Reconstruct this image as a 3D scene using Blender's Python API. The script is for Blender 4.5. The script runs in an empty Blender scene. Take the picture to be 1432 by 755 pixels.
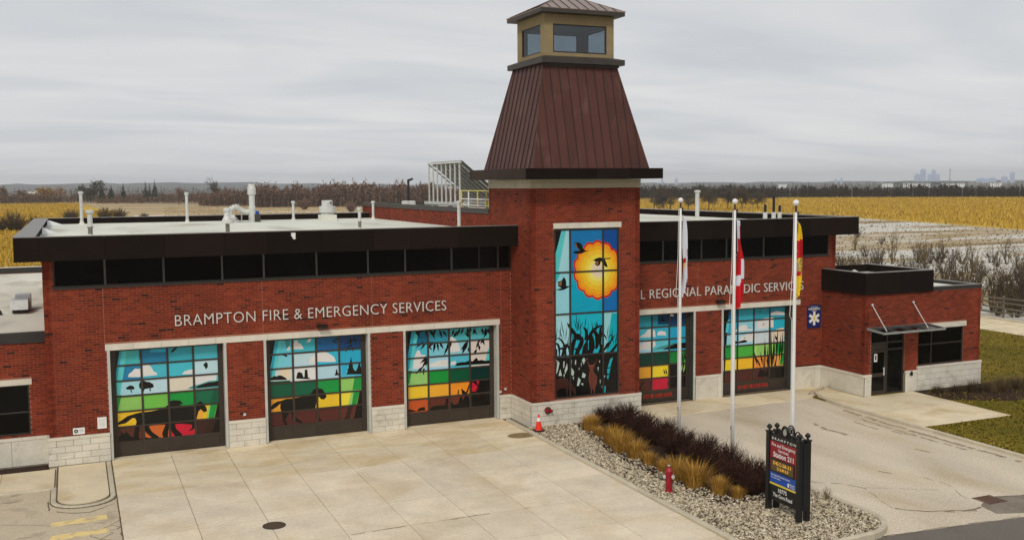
import bpy, math, random
from mathutils import Vector, Matrix
from mathutils.geometry import tessellate_polygon
R = math.radians
rng = random.Random(7)
SC = bpy.context.scene
COL = SC.collection

# ---------------------------------------------------------------- camera
CAM = Vector((-1.1346, -41.9956, 10.6140))
YAW, PITCH, ROLL, FPX = 0.407364, 0.0843104, -0.00752985, 1423.195
fwd = Vector((math.sin(YAW) * math.cos(PITCH), math.cos(YAW) * math.cos(PITCH), -math.sin(PITCH)))
rt = Vector((math.cos(YAW), -math.sin(YAW), 0))
up = rt.cross(fwd)
r2 = rt * math.cos(ROLL) + up * math.sin(ROLL)
u2 = -rt * math.sin(ROLL) + up * math.cos(ROLL)
cd = bpy.data.cameras.new('camera')
cam = bpy.data.objects.new('camera', cd)
COL.objects.link(cam)
cam.matrix_world = Matrix(((r2.x, u2.x, -fwd.x, CAM.x), (r2.y, u2.y, -fwd.y, CAM.y), (r2.z, u2.z, -fwd.z, CAM.z), (0, 0, 0, 1)))
cd.sensor_width = 36
cd.lens = FPX / 1432 * 36
cd.clip_start = 0.1
cd.clip_end = 60000
SC.camera = cam

# ---------------------------------------------------------------- view + world
SC.view_settings.view_transform = 'Standard'
SC.view_settings.look = 'None'
SC.view_settings.gamma = 1
SC.view_settings.exposure = 0.12
SC.view_settings.use_curve_mapping = False
SC.cycles.volume_bounces = 4
SUN_EL, SUN_AZ = R(42), R(215)      # azimuth clockwise from +Y: from the front left
W = bpy.data.worlds.new('World')
SC.world = W
W.use_nodes = True
nt = W.node_tree
nt.nodes.clear()
def N(t, kind, **kw):
    n = t.nodes.new(kind)
    for k, v in kw.items():
        setattr(n, k, v)
    return n
sky = N(nt, 'ShaderNodeTexSky', sky_type='NISHITA', sun_disc=False, sun_elevation=SUN_EL, sun_rotation=SUN_AZ, air_density=1.0, dust_density=3.0)
geo = N(nt, 'ShaderNodeTexCoord')
sep = N(nt, 'ShaderNodeSeparateXYZ')
nt.links.new(geo.outputs['Generated'], sep.inputs[0])
zz = N(nt, 'ShaderNodeMath', operation='ADD'); zz.inputs[1].default_value = 0.10
zm = N(nt, 'ShaderNodeMath', operation='MAXIMUM'); zm.inputs[1].default_value = 0.0
nt.links.new(sep.outputs['Z'], zm.inputs[0]); nt.links.new(zm.outputs[0], zz.inputs[0])
dv = N(nt, 'ShaderNodeVectorMath', operation='DIVIDE')
cb = N(nt, 'ShaderNodeCombineXYZ')
for i in range(3): nt.links.new(zz.outputs[0], cb.inputs[i])
nt.links.new(geo.outputs['Generated'], dv.inputs[0]); nt.links.new(cb.outputs[0], dv.inputs[1])
mp = N(nt, 'ShaderNodeMapping'); mp.inputs['Scale'].default_value = (0.55, 1.15, 0.0); mp.inputs['Rotation'].default_value = (0, 0, 0.35)
nt.links.new(dv.outputs[0], mp.inputs[0])
n1 = N(nt, 'ShaderNodeTexNoise'); n1.inputs['Scale'].default_value = 1.25; n1.inputs['Detail'].default_value = 7; n1.inputs['Roughness'].default_value = 0.5; n1.inputs['Distortion'].default_value = 0.6
nt.links.new(mp.outputs[0], n1.inputs['Vector'])
cr = N(nt, 'ShaderNodeValToRGB')
cr.color_ramp.elements[0].position = 0.30; cr.color_ramp.elements[0].color = (5.0, 5.22, 5.55, 1)
cr.color_ramp.elements[1].position = 0.72; cr.color_ramp.elements[1].color = (6.5, 6.5, 6.5, 1)
nt.links.new(n1.outputs['Fac'], cr.inputs[0])
hm = N(nt, 'ShaderNodeMapRange'); hm.inputs['From Min'].default_value = 0.0; hm.inputs['From Max'].default_value = 0.30; hm.inputs['To Min'].default_value = 1.20; hm.inputs['To Max'].default_value = 0.97
nt.links.new(zm.outputs[0], hm.inputs[0])
hv = N(nt, 'ShaderNodeVectorMath', operation='SCALE'); nt.links.new(cr.outputs[0], hv.inputs[0]); nt.links.new(hm.outputs[0], hv.inputs['Scale'])
mx = N(nt, 'ShaderNodeMixRGB'); mx.inputs[0].default_value = 0.94
nt.links.new(sky.outputs[0], mx.inputs[1]); nt.links.new(hv.outputs[0], mx.inputs[2])
bg = N(nt, 'ShaderNodeBackground'); bg.inputs['Strength'].default_value = 0.1
wo = N(nt, 'ShaderNodeOutputWorld')
nt.links.new(mx.outputs[0], bg.inputs[0]); nt.links.new(bg.outputs[0], wo.inputs[0])

sd = bpy.data.lights.new('sun', 'SUN')
sd.energy = 1.5; sd.angle = R(12); sd.color = (1.0, 0.94, 0.84)
so = bpy.data.objects.new('sun', sd); COL.objects.link(so)
sdir = Vector((math.sin(SUN_AZ) * math.cos(SUN_EL), math.cos(SUN_AZ) * math.cos(SUN_EL), math.sin(SUN_EL)))
so.rotation_euler = (-sdir).to_track_quat('-Z', 'Y').to_euler()
so.location = (0, -60, 60)

# ---------------------------------------------------------------- materials
def lin(r, g, b):
    f = lambda c: (c / 255) / 12.92 if c / 255 <= 0.04045 else ((c / 255 + 0.055) / 1.055) ** 2.4
    return (f(r), f(g), f(b))
MATS = {}
def mat(name, rgb, rough=0.75, spec=0.4, metal=0.0, var=0.0, scale=2.0, stretch=(1, 1, 1), fine=0.0, fscale=25.0, rnd=0.0, rndtint=None,
        bump=0.0, bscale=30.0, stain=None, stain_scale=0.7, stain_lo=0.5, stain_hi=0.7, emit=0, coat=0):
    m = bpy.data.materials.new(name); m.use_nodes = True
    t = m.node_tree
    b = t.nodes['Principled BSDF']
    b.inputs['Roughness'].default_value = rough
    b.inputs['Specular IOR Level'].default_value = spec
    b.inputs['Metallic'].default_value = metal
    b.inputs['Coat Weight'].default_value = coat
    pos = N(t, 'ShaderNodeNewGeometry')
    mpn = N(t, 'ShaderNodeMapping'); mpn.inputs['Scale'].default_value = stretch
    t.links.new(pos.outputs['Position'], mpn.inputs[0])
    rgbn = N(t, 'ShaderNodeRGB'); rgbn.outputs[0].default_value = (*rgb, 1)
    cur = rgbn.outputs[0]
    def noise(sc, det=5, dist=0.0):
        n = N(t, 'ShaderNodeTexNoise'); n.inputs['Scale'].default_value = sc; n.inputs['Detail'].default_value = det; n.inputs['Distortion'].default_value = dist
        t.links.new(mpn.outputs[0], n.inputs['Vector'])
        return n.outputs['Fac']
    def mul(cur, fac_socket, lo, hi, flo=0.25, fhi=0.75):
        mr = N(t, 'ShaderNodeMapRange'); mr.inputs['From Min'].default_value = flo; mr.inputs['From Max'].default_value = fhi
        mr.inputs['To Min'].default_value = lo; mr.inputs['To Max'].default_value = hi
        t.links.new(fac_socket, mr.inputs[0])
        vm = N(t, 'ShaderNodeVectorMath', operation='SCALE')
        t.links.new(cur, vm.inputs[0]); t.links.new(mr.outputs[0], vm.inputs['Scale'])
        return vm.outputs[0]
    if stain:
        mr = N(t, 'ShaderNodeMapRange'); mr.inputs['From Min'].default_value = stain_lo; mr.inputs['From Max'].default_value = stain_hi
        t.links.new(noise(stain_scale, 6, 0.5), mr.inputs[0])
        mm = N(t, 'ShaderNodeMixRGB'); mm.inputs[2].default_value = (*stain, 1)
        t.links.new(mr.outputs[0], mm.inputs[0]); t.links.new(cur, mm.inputs[1]); cur = mm.outputs[0]
    if rnd or rndtint:
        oi = N(t, 'ShaderNodeObjectInfo')
        ad = N(t, 'ShaderNodeMath', operation='ADD'); t.links.new(pos.outputs['Random Per Island'], ad.inputs[0]); t.links.new(oi.outputs['Random'], ad.inputs[1])
        fr = N(t, 'ShaderNodeMath', operation='FRACT'); t.links.new(ad.outputs[0], fr.inputs[0])
        if rndtint:
            rp = N(t, 'ShaderNodeValToRGB'); rp.color_ramp.interpolation = 'CONSTANT'
            els = rp.color_ramp.elements
            while len(els) > 1: els.remove(els[0])
            els[0].position = 0; els[0].color = (*rndtint[0][1], 1)
            for p, c in rndtint[1:]:
                e = els.new(p); e.color = (*c, 1)
            t.links.new(fr.outputs[0], rp.inputs[0]); cur = rp.outputs[0]
        if rnd:
            f2 = N(t, 'ShaderNodeMath', operation='MULTIPLY'); f2.inputs[1].default_value = 7.31; t.links.new(fr.outputs[0], f2.inputs[0])
            f3 = N(t, 'ShaderNodeMath', operation='FRACT'); t.links.new(f2.outputs[0], f3.inputs[0])
            cur = mul(cur, f3.outputs[0], 1 - rnd, 1 + rnd, 0, 1)
    if var: cur = mul(cur, noise(scale, 6, 0.3), 1 - var, 1 + var)
    if fine: cur = mul(cur, noise(fscale, 3), 1 - fine, 1 + fine)
    t.links.new(cur, b.inputs['Base Color'])
    if emit:
        t.links.new(cur, b.inputs['Emission Color']); b.inputs['Emission Strength'].default_value = emit
    if bump:
        bn = N(t, 'ShaderNodeBump'); bn.inputs['Strength'].default_value = bump; bn.inputs['Distance'].default_value = 0.02
        t.links.new(noise(bscale, 4), bn.inputs['Height']); t.links.new(bn.outputs[0], b.inputs['Normal'])
    MATS[name] = m
    return m

BR1, BR2, BR3, BR4, BR5 = (.195, .030, .0125), (.168, .0265, .0115), (.225, .038, .0155), (.115, .021, .011), (.050, .013, .009)
mat('brick', BR1, .85, .2, rnd=.10, rndtint=[(0, BR1), (.36, BR2), (.66, BR3), (.91, BR4), (.978, BR5)], var=.28, scale=.75, stretch=(1, 1, .30), fine=.12, fscale=18)
mat('mortar', (.33, .135, .085), .9, .1, var=.2, scale=1.2)
mat('stone', (.66, .62, .53), .85, .25, rnd=.05, var=.10, scale=1.6, fine=.07, fscale=14, bump=.5, bscale=16, stain=(.36, .32, .23), stain_lo=.56, stain_hi=.8, stain_scale=1.1)
mat('stone_smooth', (.68, .635, .54), .8, .25, rnd=.04, var=.10, scale=2.0, fine=.05)
mat('render_band', (.47, .42, .31), .9, .15, var=.12, scale=3)
mat('stone_joint', (.26, .23, .18), .95, .1, var=.2, scale=3)
mat('fascia', (.0135, .0085, .0065), .85, .08, rnd=.18, var=.15, scale=.8, fine=.25, fscale=45, bump=.25, bscale=60)
mat('fascia_lit', (.045, .030, .022), .75, .15, rnd=.12, var=.15, scale=.8, fine=.15, fscale=40)  # lighter copy of fascia: brightness of the tower eave's left side painted in
mat('coping', (.22, .20, .18), .45, .5, metal=.3, var=.15, scale=1.5)
mat('coping_dark', (.030, .026, .024), .5, .4, var=.2, scale=1.5)
mat('membrane', (.68, .68, .60), .85, .2, var=.09, scale=.5, stretch=(1, .35, 1), stain=(.38, .36, .28), stain_scale=.22, stain_lo=.5, stain_hi=.75, fine=.05, fscale=4)
mat('membrane_old', (.68, .65, .55), .85, .2, var=.12, scale=.4, stretch=(1, .3, 1), stain=(.38, .34, .26), stain_scale=.5, stain_lo=.52, stain_hi=.72)
mat('black_glass', (.0035, .0032, .0034), .08, .14, rnd=.8, var=.5, scale=.6)
mat('bronze', (.030, .023, .018), .45, .45, var=.15, scale=3, fine=.1)
mat('door_bronze', (.042, .030, .021), .5, .4, rnd=.1, var=.12, scale=3, fine=.1, fscale=30)
mat('grey_frame', (.085, .08, .07), .4, .5, metal=.3, var=.1)
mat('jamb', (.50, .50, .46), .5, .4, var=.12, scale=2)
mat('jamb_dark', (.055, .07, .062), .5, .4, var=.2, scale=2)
mat('copper', (.092, .033, .024), .48, .3, metal=.25, rnd=.10, var=.18, scale=1.0, stretch=(1, 1, .5), fine=.12, fscale=24, stain=(.15, .075, .055), stain_scale=1.4, stain_lo=.55, stain_hi=.8)
mat('copper_seam', (.035, .018, .015), .5, .4, var=.1)
mat('copper_roof', (.30, .23, .20), .40, .5, metal=.3, rnd=.06, var=.12, scale=1.5)
mat('stucco', (.29, .225, .125), .9, .15, var=.10, scale=3, fine=.08, fscale=40)
mat('dark_trim', (.045, .036, .030), .5, .4, var=.15, scale=2)
mat('iron_rusty', (.12, .075, .045), .8, .3, var=.4, scale=9)
mat('galv', (.42, .43, .43), .4, .5, metal=.5, var=.16, scale=4)
mat('galv_light', (.62, .63, .60), .5, .4, metal=.15, var=.12, scale=5, stain=(.42, .40, .34), stain_scale=2.5, stain_lo=.55, stain_hi=.75)
mat('sleeve', (.20, .19, .17), .5, .4, metal=.4, var=.2, scale=5)
mat('white_paint', (.80, .79, .76), .4, .4, var=.05, scale=3)
mat('letter', (.64, .63, .59), .4, .5, var=.05)
mat('black_iron', (.008, .008, .008), .4, .5, var=.2)
mat('sign_black', (.010, .010, .010), .45, .4, var=.2)
mat('sign_red', (.26, .012, .020), .45, .4, var=.06)
mat('sign_blue', (.012, .075, .40), .45, .4, var=.06)
mat('sign_yellow', (.80, .60, .05), .45, .4)
mat('led_back', (.11, .085, .030), .5, .3, fine=.3, fscale=60)
mat('led_on', (1.0, .50, .06), .5, .3, emit=.25)
mat('print_white', (.80, .80, .78), .5, .3)
mat('red_paint', (.30, .006, .016), .35, .5, var=.12, scale=6)
mat('cone_orange', (.85, .035, .012), .5, .4, var=.06, scale=6)
mat('yellow_paint', (.62, .52, .12), .5, .4, var=.12, scale=4)
mat('rust', (.10, .04, .022), .8, .3, var=.4, scale=9)
mat('iron', (.05, .042, .035), .6, .4, var=.3, scale=9)
mat('concrete_front', (.74, .63, .45), .9, .15, rnd=.06, var=.12, scale=.9, fine=.10, fscale=7, stretch=(.7, 1.4, 1), stain=(.66, .52, .31), stain_scale=.6, stain_lo=.47, stain_hi=.66, bump=.15, bscale=40)
mat('concrete', (.73, .63, .48), .9, .15, rnd=.07, var=.12, scale=.9, fine=.09, fscale=9, stain=(.63, .51, .34), stain_scale=.45, stain_lo=.48, stain_hi=.74, bump=.15, bscale=40)
mat('concrete_walk', (.74, .63, .44), .9, .15, rnd=.05, var=.09, scale=.9, fine=.06, fscale=10, stain=(.56, .43, .24), stain_scale=.6, stain_lo=.48, stain_hi=.75)
mat('kerb_concrete', (.55, .49, .37), .9, .15, rnd=.06, var=.12, scale=1.4, fine=.08, fscale=12)
mat('joint', (.14, .105, .065), .95, .1, var=.3, scale=2)
mat('asphalt_worn', (.62, .535, .415), .95, .12, var=.13, scale=.42, stretch=(1, .4, 1), fine=.24, fscale=28, stain=(.50, .40, .26), stain_scale=.40, stain_lo=.50, stain_hi=.78, bump=.3, bscale=60)
mat('asphalt_left', (.56, .47, .34), .95, .12, var=.09, scale=.8, fine=.20, fscale=26, stain=(.25, .205, .145), stain_scale=.8, stain_lo=.56, stain_hi=.78, bump=.4, bscale=50)
mat('asphalt_road', (.165, .145, .122), .95, .15, var=.08, scale=.8, fine=.3, fscale=26, bump=.4, bscale=60)
mat('asphalt_patch', (.235, .20, .155), .95, .12, var=.25, scale=1.5, fine=.25, fscale=22)
mat('gutter_dirt', (.36, .29, .19), .95, .1, var=.3, scale=3)
mat('crack', (.17, .135, .09), .95, .1, var=.3, scale=3)
mat('road_yellow', (.78, .60, .27), .9, .2, var=.08, scale=3, stain=(.55, .44, .26), stain_scale=2.5, stain_lo=.50, stain_hi=.60)
mat('gravel', (.42, .38, .30), .9, .2, rnd=.25, rndtint=[(0, (.50, .42, .29)), (.3, (.60, .52, .38)), (.55, (.36, .29, .20)), (.75, (.18, .14, .10)), (.9, (.68, .61, .48))])
mat('gravel_bed', (.12, .095, .06), .95, .1, var=.4, scale=14)
mat('mulch', (.045, .026, .018), .95, .1, var=.4, scale=14, fine=.4, fscale=40)
mat('grass_gold', (.42, .22, .035), .8, .2, rnd=.3, rndtint=[(0, (.46, .26, .045)), (.35, (.36, .17, .022)), (.65, (.55, .33, .075)), (.85, (.25, .13, .02))])
mat('grass_green', (.12, .11, .02), .85, .2, rnd=.35)
mat('twig_dark', (.030, .012, .011), .9, .1, rnd=.35, rndtint=[(0, (.040, .016, .012)), (.4, (.026, .012, .009)), (.75, (.070, .028, .018)), (.93, (.13, .07, .04))])
mat('twig_grey', (.075, .060, .045), .9, .15, rnd=.3)
mat('twig_brown', (.085, .062, .036), .9, .15, rnd=.3)
mat('twig_ochre', (.15, .105, .05), .9, .15, rnd=.3)
mat('bark', (.06, .045, .032), .9, .15, rnd=.15, var=.2, scale=3)
mat('needles', (.020, .026, .017), .9, .15, rnd=.35)
mat('pine_dark', (.026, .025, .018), .9, .15, rnd=.35)
mat('wood_purple', (.075, .045, .038), .95, .1, rnd=.4, rndtint=[(0, (.17, .105, .088)), (.3, (.125, .078, .068)), (.6, (.22, .145, .10)), (.82, (.29, .19, .11)), (.93, (.08, .055, .048))])
mat('wood_dark', (.026, .017, .013), .95, .1, rnd=.4, rndtint=[(0, (.026, .017, .014)), (.5, (.017, .012, .010)), (.8, (.042, .026, .018))])
mat('willow', (.26, .135, .04), .9, .15, rnd=.3)
mat('far_trees', (.05, .05, .055), .95, .1, var=.3, scale=.01)
mat('lawn', (.135, .108, .010), .95, .1, var=.3, scale=.35, fine=.35, fscale=7, stain=(.20, .14, .018), stain_scale=.18, stain_lo=.45, stain_hi=.7)
mat('lawn_blade', (.14, .115, .022), .9, .15, rnd=.4, rndtint=[(0, (.15, .115, .011)), (.45, (.10, .092, .010)), (.75, (.23, .155, .028))])
mat('corn', (.50, .325, .040), .95, .1, var=.16, scale=.03, stretch=(1, .3, 1), fine=.30, fscale=1.1, stain=(.55, .35, .06), stain_scale=.02, stain_lo=.45, stain_hi=.7)
mat('corn_stalk', (.46, .29, .06), .9, .15, rnd=.25, rndtint=[(0, (.50, .335, .045)), (.45, (.42, .265, .028)), (.75, (.62, .44, .10)), (.92, (.22, .13, .022))])
mat('stubble', (.50, .385, .22), .95, .1, var=.25, scale=.05, stretch=(.22, 1.3, 1), fine=.25, fscale=.35, stain=(.34, .25, .14), stain_scale=.06, stain_lo=.47, stain_hi=.58)
mat('soil', (.26, .205, .13), .95, .1, var=.25, scale=.05, stretch=(.3, 1, 1), fine=.3, fscale=.5)
mat('far_land', (.10, .088, .075), .95, .1, var=.5, scale=.004, stretch=(1, .4, 1), stain=(.30, .26, .21), stain_scale=.003, stain_lo=.58, stain_hi=.66)
mat('tower_hazed', (.42, .50, .68), .7, .3, var=.1, scale=.02)  # pale blue of distance haze is put into the skyline wall colour
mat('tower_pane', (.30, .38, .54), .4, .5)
mat('white_far', (.75, .75, .74), .7, .3)
mat('green_far', (.15, .19, .185), .7, .3)
mat('fence_wood', (.16, .135, .10), .9, .15, rnd=.15, var=.2, scale=3)
mat('flag_white', (.68, .69, .76), .75, .2, var=.05, scale=3)
mat('flag_red', (.52, .012, .016), .75, .2, var=.08, scale=3)
mat('flag_yellow', (.80, .53, .015), .75, .2, var=.06, scale=3)
mat('flag_gold', (.42, .30, .12), .75, .2, var=.2, scale=12)
mat('bulb_glass', (.7, .68, .6), .2, .5)
# snowy field: patches of snow on stubbled soil, in long streaks
def snow_mat():
    m = mat('snow_field', (.27, .20, .115), .95, .1)
    t = m.node_tree; b = t.nodes['Principled BSDF']
    pos = N(t, 'ShaderNodeNewGeometry'); mp_ = N(t, 'ShaderNodeMapping'); mp_.inputs['Rotation'].default_value = (0, 0, R(-42)); mp_.inputs['Scale'].default_value = (.017, .066, 1)
    t.links.new(pos.outputs['Position'], mp_.inputs[0])
    a = N(t, 'ShaderNodeTexNoise'); a.inputs['Scale'].default_value = 1.0; a.inputs['Detail'].default_value = 8; a.inputs['Roughness'].default_value = .62; a.inputs['Distortion'].default_value = .4
    t.links.new(mp_.outputs[0], a.inputs['Vector'])
    r_ = N(t, 'ShaderNodeValToRGB')
    e = r_.color_ramp.elements
    e[0].position = .33; e[0].color = (.22, .165, .09, 1)
    e[1].position = .54; e[1].color = (.60, .57, .51, 1)
    e2 = e.new(.41); e2.color = (.36, .265, .145, 1)
    e3 = e.new(.47); e3.color = (.47, .39, .27, 1)
    t.links.new(a.outputs['Fac'], r_.inputs[0]); t.links.new(r_.outputs[0], b.inputs['Base Color'])
    return m
snow_mat()
def glass_mat():
    m = bpy.data.materials.new('clear_glass'); m.use_nodes = True; t = m.node_tree; t.nodes.clear()
    o = N(t, 'ShaderNodeOutputMaterial'); tr = N(t, 'ShaderNodeBsdfTransparent'); tr.inputs[0].default_value = (.62, .67, .70, 1)
    g = N(t, 'ShaderNodeBsdfGlossy'); g.inputs['Roughness'].default_value = .03
    mixn = N(t, 'ShaderNodeMixShader'); mixn.inputs[0].default_value = .07
    t.links.new(tr.outputs[0], mixn.inputs[1]); t.links.new(g.outputs[0], mixn.inputs[2]); t.links.new(mixn.outputs[0], o.inputs[0])
    MATS['clear_glass'] = m
glass_mat()
PAL = dict(black=(14, 12, 11), aqua=(90, 205, 205), aqua2=(60, 190, 195), aqua3=(10, 175, 190), cyan=(45, 165, 195), sky=(45, 175, 215), blue=(28, 125, 165), navy=(16, 62, 100),
           white=(226, 224, 222), pale=(165, 218, 228), palew=(190, 205, 195), teal=(66, 150, 150), cream=(232, 214, 185), dgreen=(8, 88, 62), green=(28, 150, 66), lime=(150, 205, 105), lgreen2=(120, 150, 50),
           yellow=(235, 195, 45), dbrown=(52, 30, 28), brown2=(120, 60, 40), red=(205, 28, 55), red2=(200, 40, 30), orange=(246, 148, 30), gold=(250, 175, 30), gold2=(253, 196, 50), yellow2=(254, 216, 70), lemon=(252, 228, 120),
           tan=(150, 100, 70), outl=(140, 84, 68), deer=(112, 54, 42), deer2=(66, 35, 29))
FILM = {}
def film(c):
    if c not in FILM:
        rgb = PAL[c] if isinstance(c, str) else c
        l = lin(*rgb)
        FILM[c] = mat('film_%s' % (c if isinstance(c, str) else '%d_%d_%d' % c), tuple(min(.85, v * .95) for v in l), .22, .35, var=.05, scale=2.5)
    return FILM[c]

# ---------------------------------------------------------------- mesh helpers
ORG = {}
class MB:
    def __init__(s): s.v = []; s.f = []; s.m = []
    def add(s, vs, fs, mi=0):
        o = len(s.v); s.v += [tuple(p) for p in vs]
        for f in fs: s.f.append(tuple(i + o for i in f)); s.m.append(mi)
    def box(s, x0, x1, y0, y1, z0, z1, mi=0):
        if x0 > x1: x0, x1 = x1, x0
        if y0 > y1: y0, y1 = y1, y0
        s.add([(x0, y0, z0), (x1, y0, z0), (x1, y1, z0), (x0, y1, z0), (x0, y0, z1), (x1, y0, z1), (x1, y1, z1), (x0, y1, z1)],
              [(0, 3, 2, 1), (4, 5, 6, 7), (0, 1, 5, 4), (1, 2, 6, 5), (2, 3, 7, 6), (3, 0, 4, 7)], mi)
    def prism(s, pts, z0, z1, mi=0):          # pts ccw in xy
        n = len(pts)
        vs = [(x, y, z0) for x, y in pts] + [(x, y, z1) for x, y in pts]
        tri = tessellate_polygon([[Vector((x, y, 0)) for x, y in pts]])
        fs = []
        for a, b, c in tri:
            ax, bx, cx = pts[a], pts[b], pts[c]
            if (bx[0] - ax[0]) * (cx[1] - ax[1]) - (bx[1] - ax[1]) * (cx[0] - ax[0]) < 0: b, c = c, b
            fs.append((a + n, b + n, c + n)); fs.append((a, c, b))
        fs += [(i, (i + 1) % n, (i + 1) % n + n, i + n) for i in range(n)]
        s.add(vs, fs, mi)
    def tube(s, p0, p1, r0, r1=None, n=8, mi=0, caps=True):
        r1 = r0 if r1 is None else r1
        p0, p1 = Vector(p0), Vector(p1); d = p1 - p0
        if d.length < 1e-6: return
        d.normalize(); a = d.orthogonal().normalized(); b = d.cross(a)
        vs = []
        for p, r in ((p0, r0), (p1, r1)):
            for i in range(n):
                t = 2 * math.pi * i / n; vs.append(p + a * (r * math.cos(t)) + b * (r * math.sin(t)))
        fs = [(i, (i + 1) % n, (i + 1) % n + n, i + n) for i in range(n)]
        if caps: fs += [tuple(range(n))[::-1], tuple(range(n, 2 * n))]
        s.add(vs, fs, mi)
    def path(s, pts, r, n=8, mi=0):
        for a, b in zip(pts, pts[1:]): s.tube(a, b, r, r, n, mi)
    def lathe(s, prof, c=(0, 0, 0), n=16, mi=0):   # prof [(r,z)] bottom to top
        vs = []; fs = []
        for r, z in prof:
            for i in range(n):
                t = 2 * math.pi * i / n; vs.append((c[0] + r * math.cos(t), c[1] + r * math.sin(t), c[2] + z))
        for k in range(len(prof) - 1):
            for i in range(n):
                j = (i + 1) % n; fs.append((k * n + i, k * n + j, (k + 1) * n + j, (k + 1) * n + i))
        fs.append(tuple(range(n))[::-1]); fs.append(tuple(range((len(prof) - 1) * n, len(prof) * n)))
        s.add(vs, fs, mi)
    def ball(s, c, r, n=10, mi=0, sz=1):
        k = 6
        s.lathe([(max(.001, r * math.sin(math.pi * i / k)), -r * sz * math.cos(math.pi * i / k)) for i in range(k + 1)], c, n, mi)
    def build(s, name, mats, parent=None, org=None, kind=None, smooth=False):
        if not isinstance(mats, (list, tuple)): mats = [mats]
        off = Vector(org) if org is not None else (ORG[parent.name] if parent is not None else Vector((0, 0, 0)))
        me = bpy.data.meshes.new(name)
        if off.length: me.from_pydata([(x - off.x, y - off.y, z - off.z) for x, y, z in s.v], [], s.f)
        else: me.from_pydata(s.v, [], s.f)
        for m_ in mats: me.materials.append(MATS[m_] if isinstance(m_, str) else m_)
        if len(mats) > 1: me.polygons.foreach_set('material_index', s.m)
        if smooth: me.polygons.foreach_set('use_smooth', [True] * len(s.f))
        me.update()
        o = bpy.data.objects.new(name, me); COL.objects.link(o)
        if parent is not None: o.parent = parent; ORG[o.name] = off
        else:
            o.location = off; ORG[o.name] = off
        if kind: o['kind'] = kind
        return o
def thing(name, loc, label, cat, group=None):
    o = bpy.data.objects.new(name, None); COL.objects.link(o); o.location = loc; o.empty_display_size = .3
    ORG[o.name] = Vector(loc); o['label'] = label; o['category'] = cat
    if group: o['group'] = group
    return o
def tag(o, label, cat, group=None):
    o['label'] = label; o['category'] = cat
    if group: o['group'] = group
    return o
def structure(o): o['kind'] = 'structure'; return o
_u = MB(); _u.box(-.5, .5, -.5, .5, -.5, .5)
def unit_mesh(name, m_):
    me = bpy.data.meshes.new(name); me.from_pydata(_u.v, [], _u.f); me.materials.append(MATS[m_]); return me
def piece(name, mesh, parent, c, sc, rz=0):
    o = bpy.data.objects.new(name, mesh); COL.objects.link(o); o.parent = parent
    o.location = Vector(c) - ORG[parent.name]; o.scale = sc; o.rotation_euler = (0, 0, rz); return o
def box_obj(name, mats, parent, *a, **k):
    b = MB(); b.box(*a); return b.build(name, mats, parent, **k)
def copy_thing(root, loc, label, group=None):
    r = root.copy(); COL.objects.link(r); r.location = loc; r['label'] = label
    if group: r['group'] = group
    for ch in list(root.children):
        c = ch.copy(); COL.objects.link(c); c.parent = r
        for g in list(ch.children):
            d = g.copy(); COL.objects.link(d); d.parent = c
    return r
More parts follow.
